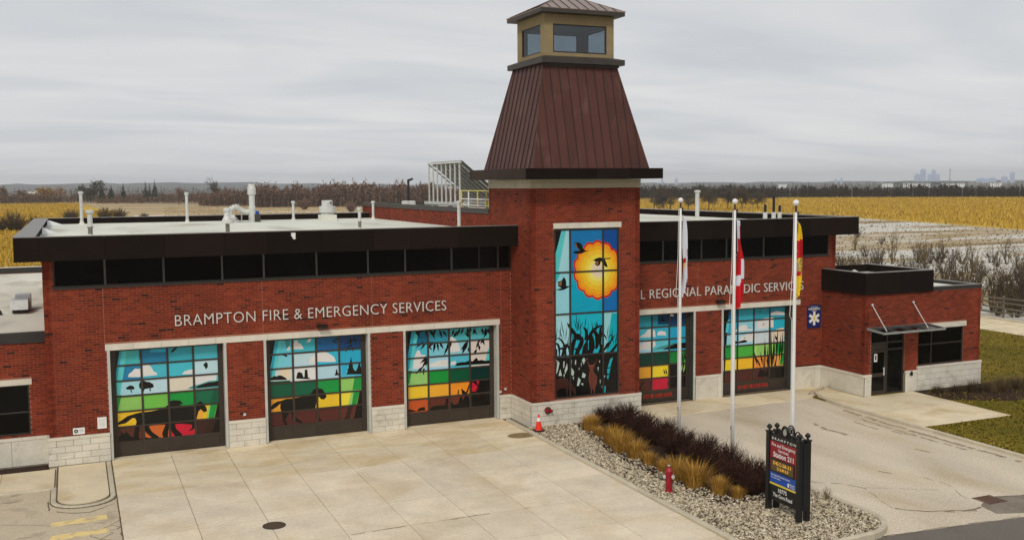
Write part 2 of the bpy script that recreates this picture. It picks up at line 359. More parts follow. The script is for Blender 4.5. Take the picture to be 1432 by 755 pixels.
MURAL = {
'd1': [
('black',(-0.08,4.55,0.47,4.38,-0.02,1.98,-0.13,-0.05,-0.26,-0.04)),
('aqua',(0.47,4.38,0.67,4.37,0.33,2.49,0.1,2.48)),
('cyan',(0.4,4.39,0.49,4.38,0.11,2.48,0.1,2.79)),
('sky',(2.16,4.4,2.15,4.26,1.1,4.23,1.09,4.1,2.15,4.04)),
('white',(0.64,3.15,0.67,3.27,0.78,3.35,0.91,3.47,1.08,3.44,1.15,3.57,1.32,3.61,1.47,3.55,1.55,3.42,1.59,3.31,1.7,3.25,1.74,3.15,1.02,3.12)),
('white',(2.67,3.1,2.77,3.21,2.97,3.26,3.2,3.27,3.19,3.06)),
('blue',(1.09,4.34,1.51,4.31,1.5,4.07,2.08,4.05,2.07,3.79,1.07,3.81)),
('teal',(2.86,2.5,3.08,2.6,3.31,2.63,3.72,2.74,4.12,2.73,4.11,2.44,3.17,2.45)),
('black',(3.18,2.5,3.28,2.58,3.44,2.62,3.61,2.66,3.71,2.68,3.88,2.68,4.05,2.71,4.12,2.7,4.11,2.51,3.24,2.49)),
('black',(0.58,2.66,0.54,2.72,0.6,2.77,0.7,2.82,0.82,2.78,0.87,2.69,0.82,2.63,0.75,2.66,0.76,2.52,0.72,2.53,0.71,2.65)),
('black',(1.05,2.67,1.03,2.81,1.08,2.93,1.19,2.98,1.32,2.91,1.43,2.89,1.56,2.8,1.59,2.68,1.5,2.64,1.46,2.64,1.47,2.52,1.42,2.52,1.42,2.64,1.24,2.62,1.2,2.52,1.15,2.52,1.17,2.61)),
('green',(0.11,2.47,0.38,2.47,0.22,1.85,0.09,1.85)),
('dgreen',(3.84,2.33,4.11,2.44,4.09,1.8,3.75,1.79)),
('lime',(3.58,1.77,4.02,1.77,3.86,1.19,3.6,1.2)),
('green',(3.74,1.77,4.02,1.77,3.86,1.19,3.64,1.2)),
('yellow',(3.54,1.77,3.69,1.77,3.55,1.19,3.4,1.21)),
('black',(4.02,1.77,4.12,1.77,4.1,1.17,3.87,1.18)),
('cream',(2.29,1.6,2.4,1.7,2.47,1.59)),
('cream',(2.64,1.74,2.89,1.78,2.86,1.75,2.66,1.7)),
('dbrown',(3.66,1.12,4.1,1.12,4.09,0.57,3.45,0.58)),
('black',(3.92,1.13,4.1,1.12,4.09,0.56,3.78,0.56)),
('black',(0.14,1.34,0.36,1.47,0.56,1.6,0.81,1.66,1.04,1.7,1.45,1.71,1.91,1.77,2.11,1.92,2.15,2.03,2.31,2.08,2.57,2.04,2.67,1.89,2.51,1.88,2.76,1.77,3.05,1.76,3.17,1.83,3.29,1.91,3.37,1.94,3.45,1.84,3.57,1.67,3.6,1.51,3.47,1.47,3.35,1.61,3.26,1.53,3.18,1.26,3.17,0.98,3.02,0.8,2.81,0.75,2.98,0.87,2.99,1.01,2.6,1.09,2.34,1.1,2.37,0.92,2.61,0.64,2.54,0.58,2.32,0.6,2.21,0.8,2.08,0.91,2.05,0.59,1.88,0.57,1.83,0.77,1.97,1.11,1.44,1.2,1.35,1.09,1.45,0.88,1.71,0.65,1.65,0.61,1.42,0.66,1.21,0.89,1.14,1.18,1,1.13,0.95,0.79,0.97,0.61,0.74,0.63,0.79,0.95,0.89,1.35,0.84,1.49,0.74,1.5,0.48,1.32,0.17,1.28)),
('black',(0.07,0.6,0.14,0.8,0.28,0.85,0.31,1.02,0.38,0.91,0.48,0.94,0.47,1.03,0.57,0.91,0.62,0.8,0.75,0.74,1.01,0.65,1.01,0.45)),
('black',(1.06,0.64,1.17,0.7,1.35,0.64,1.54,0.66,1.74,0.62,2.03,0.58,2.03,0.52,1.06,0.56)),
('black',(2.26,4.01,2.34,4.14,2.44,4.2,2.56,4.23,2.49,4.13,2.37,4.03)),
('black',(3.5,3.41,3.55,3.47,3.62,3.53,3.68,3.46,3.68,3.32,3.6,3.21,3.57,3.31)),
('aqua',(3.98,2.74,4.06,3.11,4.13,3.14,4.12,2.73)),
],
'd2': [
('black',(6,4.46,6.51,4.43,6.06,2.62,5.89,0.65)),
('aqua',(6.51,4.43,6.75,4.41,6.34,2.66,6.12,2.64)),
('cyan',(6.43,4.31,6.57,4.3,6.21,2.64,6.1,2.61)),
('white',(7.06,3.8,7.09,4.01,7.21,4.05,7.18,4.14,7.32,4.17,7.34,4.07,7.46,4.01,7.55,3.86,7.58,3.77)),
('white',(7.7,4.04,7.82,4.19,7.92,4.18,7.88,4.06)),
('teal',(6.75,4.41,7.02,4.4,7.01,3.76,6.89,3.77)),
('white',(6.91,3.87,7.01,3.96,7.01,3.76,6.87,3.77)),
('white',(8.13,3.18,8.15,3.55,8.32,3.62,8.51,3.58,8.69,3.48,8.87,3.34,8.93,3.19,8.93,3.12)),
('white',(7.76,3.13,7.86,3.37,8.08,3.49,8.07,3.11)),
('cream',(6.51,2.58,6.58,3.05,7,3.06,6.99,2.53)),
('black',(6.11,2.56,6.14,2.66,6.24,2.68,6.33,2.73,6.44,2.7,6.51,2.74,6.64,2.72,6.74,2.65,6.82,2.6,6.86,2.52)),
('black',(6.66,3.6,6.79,3.64,6.91,3.52,6.85,3.49)),
('black',(7.23,2.54,7.28,2.71,7.28,2.77,7.37,2.82,7.5,2.75,7.54,2.58,7.59,2.58,7.61,2.89,7.72,2.89,7.74,2.54,7.81,2.52,7.81,2.47)),
('black',(8.87,2.54,8.92,2.64,8.94,2.77,8.98,2.82,9.01,2.67,9.08,2.53)),
('black',(9.38,2.54,9.46,2.69,9.42,2.72,9.51,2.85,9.48,2.88,9.56,3.1,9.61,3.31,9.64,3.08,9.69,2.87,9.67,2.84,9.74,2.69,9.81,2.66,9.88,2.79,9.93,2.97,9.99,2.98,10.04,2.76,10.09,2.54,10.14,2.49)),
('sky',(9.22,3.11,9.49,3.11,9.34,2.54,9.21,2.54)),
('lime',(9.25,2.42,10.08,2.43,10.06,1.82,9.23,1.86)),
('green',(9.74,2.41,10.14,2.43,10.12,1.84,9.64,1.85)),
('dgreen',(6.11,2.51,6.99,2.49,6.97,1.83,6.09,1.85)),
('lime',(9.59,1.79,9.72,1.79,9.59,1.21,9.44,1.22)),
('green',(9.7,1.8,9.96,1.79,9.81,1.22,9.59,1.21)),
('black',(9.96,1.8,10.15,1.8,10.14,1.2,9.82,1.2)),
('dbrown',(9.44,1.17,9.66,1.17,9.47,0.55,9.23,0.54)),
('black',(9.81,1.16,10.14,1.16,10.13,0.57,9.66,0.56)),
('black',(6.09,1.28,6.13,1.42,6.26,1.56,6.42,1.64,6.61,1.66,6.8,1.72,7.05,1.71,7.5,1.76,7.8,1.81,7.93,1.95,7.88,1.98,8.05,2.05,8.17,2.08,8.2,2.03,8.35,2.01,8.38,1.93,8.47,1.8,8.51,1.65,8.4,1.55,8.27,1.57,8.2,1.68,8.12,1.65,8.08,1.54,8.03,1.28,8,1.1,7.87,1.14,7.86,0.97,8.02,0.97,7.8,0.81,7.67,0.78,7.66,0.83,7.8,0.91,7.74,1.06,7.49,1.2,7.3,1.19,7.1,1.14,7.12,0.98,7.29,0.79,7.47,0.67,7.42,0.62,7.23,0.68,7.05,0.87,7.01,1.12,6.93,1.19,6.88,1.07,6.74,0.82,6.81,0.63,6.73,0.6,6.64,0.79,6.62,1.09,6.54,1.36,6.56,1.55,6.42,1.43,6.22,1.32)),
('black',(8.08,1.08,8.15,0.94,8.19,0.77,8.27,0.64,8.14,0.63,8.1,0.82)),
('black',(8.78,4.02,9.11,4.18,9.14,4.14,8.85,3.99)),
('black',(8.85,3.99,9.08,3.97,9.08,3.93,8.88,3.95)),
('black',(8.96,4.2,9.11,4.04,9.07,4.01)),
('black',(9.41,4.19,9.67,4.02,9.64,3.97)),
('black',(9.44,3.91,9.7,4.05,9.72,3.99,9.47,3.87)),
('black',(9.72,4.11,9.85,3.95,9.79,3.88,9.73,4.01)),
('black',(9.55,4.08,9.61,4.09,9.64,3.76,9.58,3.76)),
('black',(9.63,3.83,9.72,3.5,9.67,3.54)),
('black',(9.58,3.77,9.4,3.52,9.36,3.52,9.53,3.78)),
('black',(9.84,4.21,9.77,4,9.72,4.02)),
('black',(9.93,4.07,9.77,3.98,9.76,4.02)),
],
'd3': [
('black',(12.01,4.41,12.41,4.38,12.06,2.59,11.95,0.64)),
('aqua',(12.41,4.38,12.7,4.36,12.3,2.57,12.05,2.55)),
('cyan',(12.33,4.18,12.48,4.17,12.19,2.55,12.03,2.53)),
('white',(12.38,2.55,12.45,3.1,12.58,3.35,12.69,3.33,12.75,3.15,12.95,3.13,12.94,2.52)),
('white',(13.03,2.57,13.1,2.71,13.38,2.76,13.6,2.84,13.88,2.82,13.99,2.86,13.99,2.53)),
('white',(14.1,2.57,14.17,2.73,14.39,2.74,14.35,2.58)),
('white',(14.11,3.8,14.22,3.86,14.47,3.64,14.61,3.18,14.1,3.13)),
('aqua',(15.81,2.61,15.93,3.19,16.02,3.18,16.01,2.61)),
('teal',(14.34,2.56,14.6,2.67,15.04,2.67,15.48,2.67,16.01,2.66,16.01,2.49,14.31,2.51)),
('black',(14.37,2.55,14.44,2.65,14.67,2.67,14.82,2.65,15.02,2.72,15.18,2.66,15.33,2.8,15.41,2.8,15.45,2.68,15.63,2.7,15.8,2.63,16.01,2.65,16.01,2.5,15.18,2.53,14.38,2.52)),
('green',(12.06,2.48,12.32,2.48,12.19,1.91,12.05,1.91)),
('lgreen2',(12.05,1.85,12.12,1.85,12.07,1.26,12.04,1.26)),
('black',(12.03,0.68,12.16,0.76,12.33,0.72,12.5,0.64,12.65,0.78,12.89,0.8,12.91,0.65,12.03,0.62)),
('black',(12.97,0.61,13.28,0.79,13.5,0.81,13.84,0.8,13.9,1.07,13.99,1.09,13.98,0.61)),
('black',(14.04,0.61,14.09,0.92,14.29,0.76,14.47,0.82,14.55,1.08,14.65,1.12,14.69,0.93,14.8,1.13,14.95,1.12,15.02,0.9,15.06,1.18,15.06,0.58)),
('black',(15.13,0.61,15.14,1.24,15.26,1.23,15.46,1,15.61,1.06,15.99,1.11,15.99,0.58)),
('red',(15.14,1.65,15.26,1.83,15.53,1.82,15.32,1.29,15.14,1.29)),
('black',(15.14,1.77,15.32,1.82,15.46,1.49,15.56,1.81,16,1.83,16,1.22,15.39,1.2,15.5,1.42)),
('black',(14.44,1.23,14.47,1.44,14.51,1.43,14.51,1.23)),
('black',(14.66,1.21,14.62,1.49,14.95,1.19)),
('black',(14.84,1.27,15.04,1.73,15.07,1.7,14.93,1.24)),
('black',(12.39,4.11,12.66,4.12,12.98,4.21,12.64,4.2)),
('black',(12.49,4.31,12.53,4.1,12.7,3.89,12.64,4.14)),
('black',(12.63,4.37,12.61,4.18,12.7,3.96,12.71,4.19)),
('black',(12.98,4.34,12.97,4.09,13.08,3.8,13.08,4.1)),
('black',(13.09,4.32,13.18,4.08,13.4,3.84,13.28,4.14)),
('black',(13.26,4.22,13.27,4.01,13.4,3.78,13.38,4.04)),
('black',(13.44,4.32,13.34,4.13,13.33,3.86,13.45,4.1)),
('black',(13.62,4.24,13.62,4.02,13.75,3.79,13.74,4.05)),
('black',(13.76,4.19,13.81,4.02,13.97,3.87,13.9,4.08)),
('black',(13.01,3.67,12.83,3.56,12.69,3.35,12.9,3.49)),
('black',(12.9,3.74,12.68,3.64,12.48,3.44,12.74,3.57)),
('black',(13.08,3.73,13.19,3.59,13.39,3.51,13.25,3.67)),
('black',(13.33,3.71,13.17,3.6,13.07,3.39,13.26,3.53)),
('black',(13.43,3.71,13.32,3.47,13.32,3.16,13.44,3.44)),
('black',(13.5,3.7,13.48,3.48,13.57,3.22,13.59,3.49)),
('black',(13.61,3.66,13.65,3.48,13.82,3.31,13.75,3.53)),
('black',(13.01,3.67,13.09,3.46,13.29,3.28,13.18,3.52)),
('black',(13.11,3.05,12.87,2.96,12.68,2.75,12.95,2.86)),
('black',(13.09,3.02,12.88,2.81,12.74,2.47,12.99,2.74)),
('black',(13.07,2.99,12.96,2.82,12.96,2.59,13.07,2.79)),
('black',(12.89,2.66,12.65,2.53,12.46,2.28,12.74,2.44)),
('black',(12.89,2.59,12.81,2.44,12.85,2.22,12.92,2.42)),
('black',(13.07,3.12,12.99,2.98,13,2.79,13.09,2.96)),
('black',(14.26,3.92,14.45,3.96,14.62,4.1,14.39,4.05)),
('black',(14.33,4.19,14.21,4.07,14.18,3.86,14.32,4.02)),
('black',(14.47,4.05,14.32,3.97,14.26,3.79,14.43,3.89)),
('black',(14.62,4.24,14.48,4.09,14.44,3.84,14.59,4.04)),
('black',(14.77,4.23,14.65,4.11,14.62,3.9,14.75,4.06)),
('black',(14.95,4.22,14.9,4.06,14.98,3.88,15.02,4.07)),
('black',(14.84,4.02,14.88,3.86,15.05,3.73,14.99,3.93)),
('black',(14.18,3.72,14.09,3.55,14.11,3.32,14.2,3.53)),
('black',(15.05,3.66,14.8,3.51,14.61,3.21,14.9,3.42)),
('black',(14.98,3.6,14.81,3.4,14.75,3.1,14.94,3.35)),
('black',(14.83,3.4,14.71,3.25,14.68,3,14.82,3.2)),
('black',(14.9,3.33,14.75,3.34,14.61,3.25,14.79,3.25)),
('black',(14.97,3.33,14.95,3.19,15.04,3.05,15.05,3.21)),
('black',(15.2,4.14,15.25,3.97,15.42,3.85,15.35,4.04)),
('black',(15.35,4.19,15.22,4.07,15.2,3.86,15.34,4.02)),
('black',(15.64,4.18,15.61,4.01,15.71,3.83,15.74,4.03)),
('black',(15.86,4.16,15.76,4.03,15.79,3.82,15.89,3.99)),
('black',(15.94,4.16,15.91,3.99,16.02,3.81,16.04,4.01)),
('black',(15.93,4.02,15.78,3.91,15.71,3.69,15.89,3.83)),
('black',(15.75,3.69,15.61,3.6,15.56,3.42,15.71,3.53)),
('black',(15.64,3.69,15.65,3.52,15.78,3.34,15.76,3.55)),
('black',(15.52,3.56,15.39,3.44,15.34,3.23,15.49,3.38)),
('black',(15.49,3.43,15.45,3.28,15.54,3.11,15.57,3.29)),
('black',(15.64,3.66,15.49,3.61,15.38,3.47,15.55,3.53)),
('black',(15.41,3.23,15.28,3.14,15.22,2.96,15.38,3.07)),
('black',(15.97,4.09,15.79,4,15.64,3.83,15.85,3.94)),
('black',(15.13,4.21,15.04,4.1,15.05,3.94,15.15,4.07)),
('black',(14.04,3.66,13.95,3.46,13.96,3.19,14.06,3.44)),
('black',(14,3.46,13.87,3.27,13.81,3,13.96,3.23)),
],
'd4': [
('navy',(24.87,4.34,25.96,4.35,25.96,3.69,24.87,3.74)),
('navy',(26.11,4.36,26.89,4.37,26.9,3.73,26.11,3.72)),
('white',(23.84,3.16,23.96,3.26,24.17,3.35,24.29,3.5,24.5,3.55,24.71,3.45,24.76,3.14)),
('white',(24.84,3.21,24.89,3.39,25.08,3.41,25.31,3.35,25.36,3.17)),
('white',(25.49,4.12,25.55,4.2,25.72,4.22,25.79,4.09)),
('white',(26.47,3.79,26.6,3.94,26.74,3.96,26.79,3.81)),
('white',(23.84,2.56,23.87,2.78,24.13,2.98,24.71,3.01,24.76,2.72,24.46,2.54)),
('teal',(24.46,2.47,24.96,2.63,25.46,2.71,25.9,2.79,25.9,2.53,24.79,2.5)),
('black',(25.17,2.5,25.55,2.63,25.8,2.71,25.97,2.74,26.82,2.75,26.84,2.46,25.23,2.48)),
('black',(24.95,4.01,25.08,3.93,25.12,4.18,25.19,3.99,25.3,3.92,25.41,3.87,25.2,3.86,25.09,3.88)),
('black',(26.84,4.33,26.91,4.33,26.94,0.57,26.8,0.59,26.59,1.56,26.79,1.92)),
('lime',(26.48,2.23,26.78,2.43,26.66,1.78,26.4,1.72)),
('black',(23.78,0.64,23.97,0.9,24.22,1.02,23.97,0.79,23.89,0.6)),
('black',(25.47,1.14,25.81,1.7,25.91,1.73,25.92,0.48,25.6,0.51,25.43,0.78,25.51,0.92)),
('black',(26.15,1.08,26.23,1.59,26.36,1.73,26.42,1.21,26.53,1.64,26.7,1.78,26.85,1.76,26.86,0.58,26.15,0.6)),
('black',(25.32,1.21,25.31,1.36,25.2,1.53,25.23,1.34)),
('black',(25.44,1.18,25.42,1.36,25.3,1.55,25.34,1.34)),
('black',(25.57,1.2,25.61,1.45,25.57,1.75,25.53,1.45)),
('black',(25.66,1.21,25.73,1.46,25.72,1.78,25.64,1.47)),
('black',(25.77,0.49,25.68,0.8,25.47,1.14,25.59,0.77)),
('black',(25.66,0.5,25.7,0.71,25.66,0.98,25.62,0.72)),
('black',(26.23,1.66,26.26,1.88,26.19,2.14,26.17,1.88)),
('black',(26.36,1.73,26.36,1.96,26.27,2.25,26.27,1.96)),
('black',(26.47,1.79,26.48,2.03,26.4,2.31,26.39,2.03)),
('black',(26.57,1.79,26.6,1.98,26.53,2.23,26.51,1.99)),
('black',(26.67,1.81,26.74,2.05,26.72,2.36,26.65,2.07)),
('black',(26.4,1.21,26.53,1.42,26.59,1.71,26.45,1.45)),
('black',(26.28,1.22,26.28,1.42,26.19,1.67,26.19,1.42)),
('lime',(26.2,1.23,26.29,1.43,26.3,1.7,26.2,1.45)),
('lime',(26.35,1.23,26.44,1.44,26.45,1.72,26.35,1.46)),
('lime',(26.51,1.26,26.6,1.48,26.62,1.78,26.52,1.5)),
],
'd5': [
('black',(28.72,4.16,29.03,4.29,28.91,2.65,28.77,-0.04)),
('aqua',(28.9,3.62,29.08,3.76,29,3.1,28.84,3.07)),
('green',(28.83,2.44,29.45,2.47,29.46,1.83,28.84,1.82)),
('white',(29.44,3.13,29.62,3.32,29.84,3.42,30.07,3.4,30.25,3.2,30.61,3.1,30.61,3.08,29.44,3.1)),
('white',(29.65,2.53,29.8,2.82,30.25,2.94,30.65,2.99,30.66,2.53)),
('white',(30.77,3.59,31.24,3.67,31.78,3.69,31.79,3.16,30.78,3.13)),
('white',(31.47,3.81,31.65,3.93,31.93,4,32.16,3.97,32.44,3.91,32.54,3.77)),
('black',(29.25,2.5,29.36,2.62,29.63,2.57,29.99,2.64,30.17,2.57,30.12,2.5,29.27,2.46)),
('lime',(30.77,2.37,31.82,2.36,31.83,1.84,30.78,1.83)),
('green',(31.93,2.37,32.71,2.39,32.67,1.84,31.94,1.83)),
('cream',(31.99,3.09,32.46,3.1,32.38,2.49,31.97,2.48)),
('aqua',(32.52,3.02,32.79,3.04,32.77,2.47,32.45,2.49)),
('green',(32.3,1.77,32.58,1.77,32.4,1.18,32.21,1.18)),
('black',(32.58,1.79,32.78,1.79,32.76,1.14,32.42,1.15)),
('black',(30.83,0.66,30.92,0.99,31.1,1.06,31.29,0.81,31.47,1.1,31.53,0.6)),
('black',(31.98,1.06,32.8,1.09,32.81,0.5,31.99,0.52)),
('red',(31.14,4.21,31.24,4.24,31.37,4.22,31.24,4.15)),
('brown2',(29.56,1.18,29.58,1.18,29.6,0.53,29.53,0.54)),
('black',(30.83,1.19,30.74,1.66,30.52,2.2,30.63,1.64)),
('black',(30.99,1.2,30.89,1.48,30.65,1.78,30.79,1.44)),
('black',(31.15,1.21,31.13,1.56,30.98,1.98,31.02,1.55)),
('black',(31.29,1.21,31.34,1.85,31.26,2.64,31.21,1.86)),
('black',(31.53,0.6,31.54,1.34,31.41,2.25,31.41,1.35)),
('black',(31.71,0.59,31.73,1.81,31.62,3.31,31.61,1.82)),
('black',(31.84,1.15,31.9,1.94,31.83,2.91,31.77,1.95)),
('black',(31.98,1.18,32.08,2.12,32.08,3.28,31.97,2.13)),
('black',(32.05,2.44,32.05,2.6,31.89,2.76,31.91,2.56)),
('black',(32.17,1.2,32.27,1.95,32.28,2.88,32.16,1.97)),
('black',(32.31,1.19,32.41,2,32.4,2.99,32.29,2.01)),
('black',(32.45,1.18,32.57,1.9,32.61,2.78,32.48,1.91)),
('black',(32.53,1.87,32.67,2.09,32.73,2.39,32.58,2.12)),
('black',(31.61,1.09,31.53,1.33,31.33,1.57,31.43,1.29)),
('black',(31.8,0.58,31.98,1.12,32.06,1.83,31.86,1.15)),
('black',(31.01,1.14,30.98,1.33,30.82,1.54,30.87,1.31)),
('black',(31.67,0.59,31.79,1.32,31.82,2.23,31.68,1.33)),
('black',(31.29,0.62,31.3,1.12,31.18,1.74,31.19,1.12)),
('black',(31.43,0.61,31.53,1.03,31.56,1.56,31.44,1.04)),
('black',(30.44,3.94,30.53,3.91,30.61,3.94,30.54,3.86)),
('black',(30.85,4.08,30.95,4.05,31.03,4.08,30.96,4.01)),
('black',(30.11,3.62,30.2,3.59,30.28,3.62,30.21,3.54)),
('black',(30.43,3.41,30.52,3.38,30.6,3.41,30.53,3.34)),
('black',(30.16,3.26,30.25,3.23,30.33,3.27,30.26,3.19)),
('black',(30.97,3.64,31.06,3.61,31.14,3.65,31.07,3.57)),
('black',(31.07,3.39,31.16,3.36,31.24,3.39,31.17,3.31)),
('black',(30.3,2.98,30.39,2.95,30.47,2.99,30.4,2.91)),
('black',(29.91,2.78,30,2.75,30.08,2.78,30.01,2.71)),
('black',(29.99,2.61,30.08,2.58,30.16,2.61,30.09,2.54)),
],
'tw': [
('black',(18.01,8.65,18.42,8.59,18.01,7.15)),
('aqua',(18.43,8.59,18.66,8.58,18.22,6.6,18.05,5.96,17.99,6.72,18.01,7.2)),
('pale',(18.63,8.58,18.84,8.58,18.84,6.69,18.24,6.71)),
('aqua2',(18.06,6.72,18.35,6.71,18.17,6.34,18.03,6.29)),
('red2',(21.35,6.74,21.4,6.64,21.42,6.53,21.42,6.43,21.38,6.34,21.32,6.26,21.24,6.2,21.24,6.09,21.22,5.99,21.18,5.9,21.1,5.84,21.01,5.8,20.91,5.78,20.87,5.68,20.81,5.6,20.73,5.55,20.64,5.52,20.54,5.53,20.45,5.56,20.37,5.5,20.28,5.45,20.19,5.44,20.1,5.46,20.01,5.52,19.93,5.59,19.84,5.57,19.74,5.57,19.65,5.6,19.57,5.66,19.52,5.75,19.48,5.85,19.38,5.88,19.29,5.92,19.22,5.99,19.18,6.08,19.16,6.19,19.16,6.29,19.08,6.36,19.02,6.44,18.99,6.54,18.98,6.64,19.01,6.73,19.05,6.83,19.01,6.92,18.98,7.03,18.99,7.13,19.02,7.22,19.09,7.29,19.16,7.35,19.16,7.46,19.18,7.56,19.22,7.65,19.29,7.71,19.38,7.75,19.48,7.77,19.52,7.86,19.58,7.95,19.65,8,19.74,8.03,19.84,8.02,19.94,7.99,20.01,8.06,20.1,8.1,20.19,8.12,20.28,8.1,20.37,8.05,20.45,7.97,20.54,8,20.64,8,20.73,7.97,20.81,7.91,20.87,7.82,20.91,7.72,21.01,7.7,21.1,7.65,21.17,7.58,21.22,7.49,21.24,7.39,21.24,7.28,21.32,7.21,21.38,7.13,21.42,7.03,21.42,6.93,21.4,6.83)),
('orange',(21.27,6.74,21.31,6.65,21.33,6.55,21.33,6.46,21.3,6.37,21.24,6.3,21.16,6.24,21.16,6.14,21.15,6.04,21.1,5.96,21.04,5.9,20.95,5.87,20.86,5.85,20.82,5.76,20.77,5.69,20.7,5.64,20.61,5.61,20.52,5.62,20.43,5.65,20.36,5.59,20.28,5.55,20.19,5.54,20.1,5.56,20.02,5.61,19.95,5.68,19.86,5.66,19.77,5.66,19.69,5.69,19.62,5.74,19.57,5.82,19.53,5.92,19.44,5.94,19.35,5.98,19.29,6.05,19.25,6.13,19.23,6.23,19.24,6.33,19.16,6.39,19.1,6.47,19.07,6.55,19.07,6.65,19.09,6.74,19.13,6.82,19.09,6.91,19.07,7.01,19.07,7.1,19.11,7.18,19.16,7.26,19.24,7.31,19.24,7.41,19.25,7.51,19.29,7.59,19.36,7.64,19.44,7.68,19.53,7.7,19.57,7.79,19.62,7.86,19.69,7.91,19.77,7.94,19.86,7.93,19.95,7.9,20.03,7.96,20.11,8.01,20.19,8.02,20.28,8,20.36,7.95,20.43,7.89,20.52,7.91,20.61,7.91,20.69,7.88,20.77,7.83,20.82,7.75,20.86,7.65,20.95,7.63,21.04,7.59,21.1,7.52,21.14,7.44,21.16,7.34,21.16,7.24,21.23,7.18,21.3,7.1,21.33,7.01,21.33,6.92,21.31,6.83)),
('gold',(21.13,6.74,21.17,6.66,21.19,6.58,21.19,6.5,21.16,6.42,21.1,6.36,21.04,6.31,21.04,6.22,21.02,6.14,20.99,6.07,20.93,6.02,20.86,5.98,20.78,5.97,20.74,5.89,20.69,5.83,20.63,5.78,20.56,5.76,20.48,5.77,20.4,5.79,20.34,5.74,20.26,5.7,20.19,5.69,20.11,5.71,20.04,5.75,19.98,5.81,19.9,5.8,19.82,5.8,19.75,5.82,19.69,5.87,19.64,5.94,19.61,6.02,19.53,6.05,19.46,6.08,19.4,6.14,19.37,6.21,19.35,6.3,19.35,6.38,19.29,6.44,19.24,6.51,19.21,6.58,19.21,6.66,19.23,6.74,19.26,6.82,19.23,6.9,19.21,6.98,19.21,7.06,19.24,7.13,19.29,7.2,19.35,7.25,19.35,7.33,19.37,7.42,19.41,7.48,19.46,7.54,19.53,7.57,19.61,7.59,19.65,7.66,19.69,7.73,19.75,7.77,19.83,7.79,19.9,7.79,19.98,7.77,20.05,7.82,20.12,7.85,20.19,7.87,20.27,7.85,20.34,7.81,20.4,7.75,20.48,7.77,20.56,7.77,20.63,7.74,20.69,7.69,20.74,7.63,20.78,7.55,20.86,7.52,20.93,7.49,20.99,7.43,21.02,7.36,21.04,7.27,21.04,7.19,21.1,7.13,21.16,7.06,21.18,6.99,21.19,6.9,21.17,6.82)),
('gold2',(20.99,6.75,21.02,6.68,21.03,6.61,21.03,6.54,21,6.48,20.96,6.43,20.91,6.38,20.91,6.31,20.89,6.24,20.86,6.18,20.81,6.14,20.75,6.11,20.69,6.09,20.66,6.03,20.61,5.98,20.56,5.94,20.5,5.92,20.43,5.93,20.37,5.94,20.31,5.9,20.25,5.88,20.19,5.87,20.13,5.88,20.07,5.91,20.01,5.96,19.95,5.95,19.88,5.95,19.82,5.98,19.77,6.02,19.73,6.07,19.7,6.14,19.63,6.16,19.57,6.19,19.53,6.24,19.5,6.3,19.48,6.37,19.48,6.44,19.43,6.49,19.39,6.55,19.37,6.61,19.36,6.68,19.38,6.75,19.4,6.81,19.38,6.88,19.36,6.95,19.37,7.02,19.39,7.08,19.43,7.13,19.48,7.18,19.48,7.25,19.5,7.32,19.53,7.37,19.58,7.42,19.63,7.45,19.7,7.46,19.73,7.53,19.77,7.58,19.82,7.61,19.88,7.63,19.95,7.63,20.01,7.62,20.07,7.66,20.13,7.68,20.19,7.69,20.25,7.68,20.31,7.65,20.37,7.61,20.43,7.62,20.5,7.61,20.56,7.59,20.61,7.55,20.65,7.49,20.69,7.43,20.75,7.41,20.81,7.37,20.86,7.33,20.89,7.27,20.91,7.2,20.91,7.12,20.96,7.08,21,7.02,21.02,6.95,21.03,6.88,21.02,6.82)),
('yellow2',(20.81,6.76,20.83,6.7,20.84,6.65,20.84,6.6,20.82,6.55,20.79,6.51,20.75,6.47,20.75,6.42,20.73,6.36,20.71,6.32,20.67,6.28,20.63,6.26,20.58,6.25,20.55,6.2,20.52,6.16,20.48,6.13,20.43,6.12,20.38,6.12,20.33,6.13,20.29,6.1,20.24,6.08,20.19,6.07,20.14,6.08,20.09,6.11,20.05,6.14,20,6.14,19.95,6.14,19.9,6.16,19.86,6.19,19.83,6.23,19.81,6.28,19.76,6.3,19.71,6.33,19.68,6.36,19.65,6.41,19.64,6.46,19.64,6.52,19.6,6.56,19.57,6.6,19.55,6.65,19.55,6.7,19.56,6.76,19.58,6.81,19.56,6.86,19.55,6.91,19.55,6.96,19.57,7.01,19.6,7.05,19.64,7.09,19.64,7.14,19.65,7.2,19.68,7.24,19.71,7.28,19.76,7.3,19.81,7.31,19.83,7.36,19.86,7.4,19.91,7.43,19.95,7.44,20,7.44,20.05,7.43,20.1,7.46,20.14,7.48,20.19,7.49,20.24,7.48,20.29,7.45,20.33,7.42,20.38,7.43,20.43,7.43,20.48,7.41,20.52,7.38,20.55,7.33,20.58,7.28,20.63,7.27,20.67,7.24,20.71,7.2,20.73,7.16,20.75,7.1,20.75,7.05,20.79,7.01,20.82,6.96,20.84,6.91,20.84,6.86,20.83,6.81)),
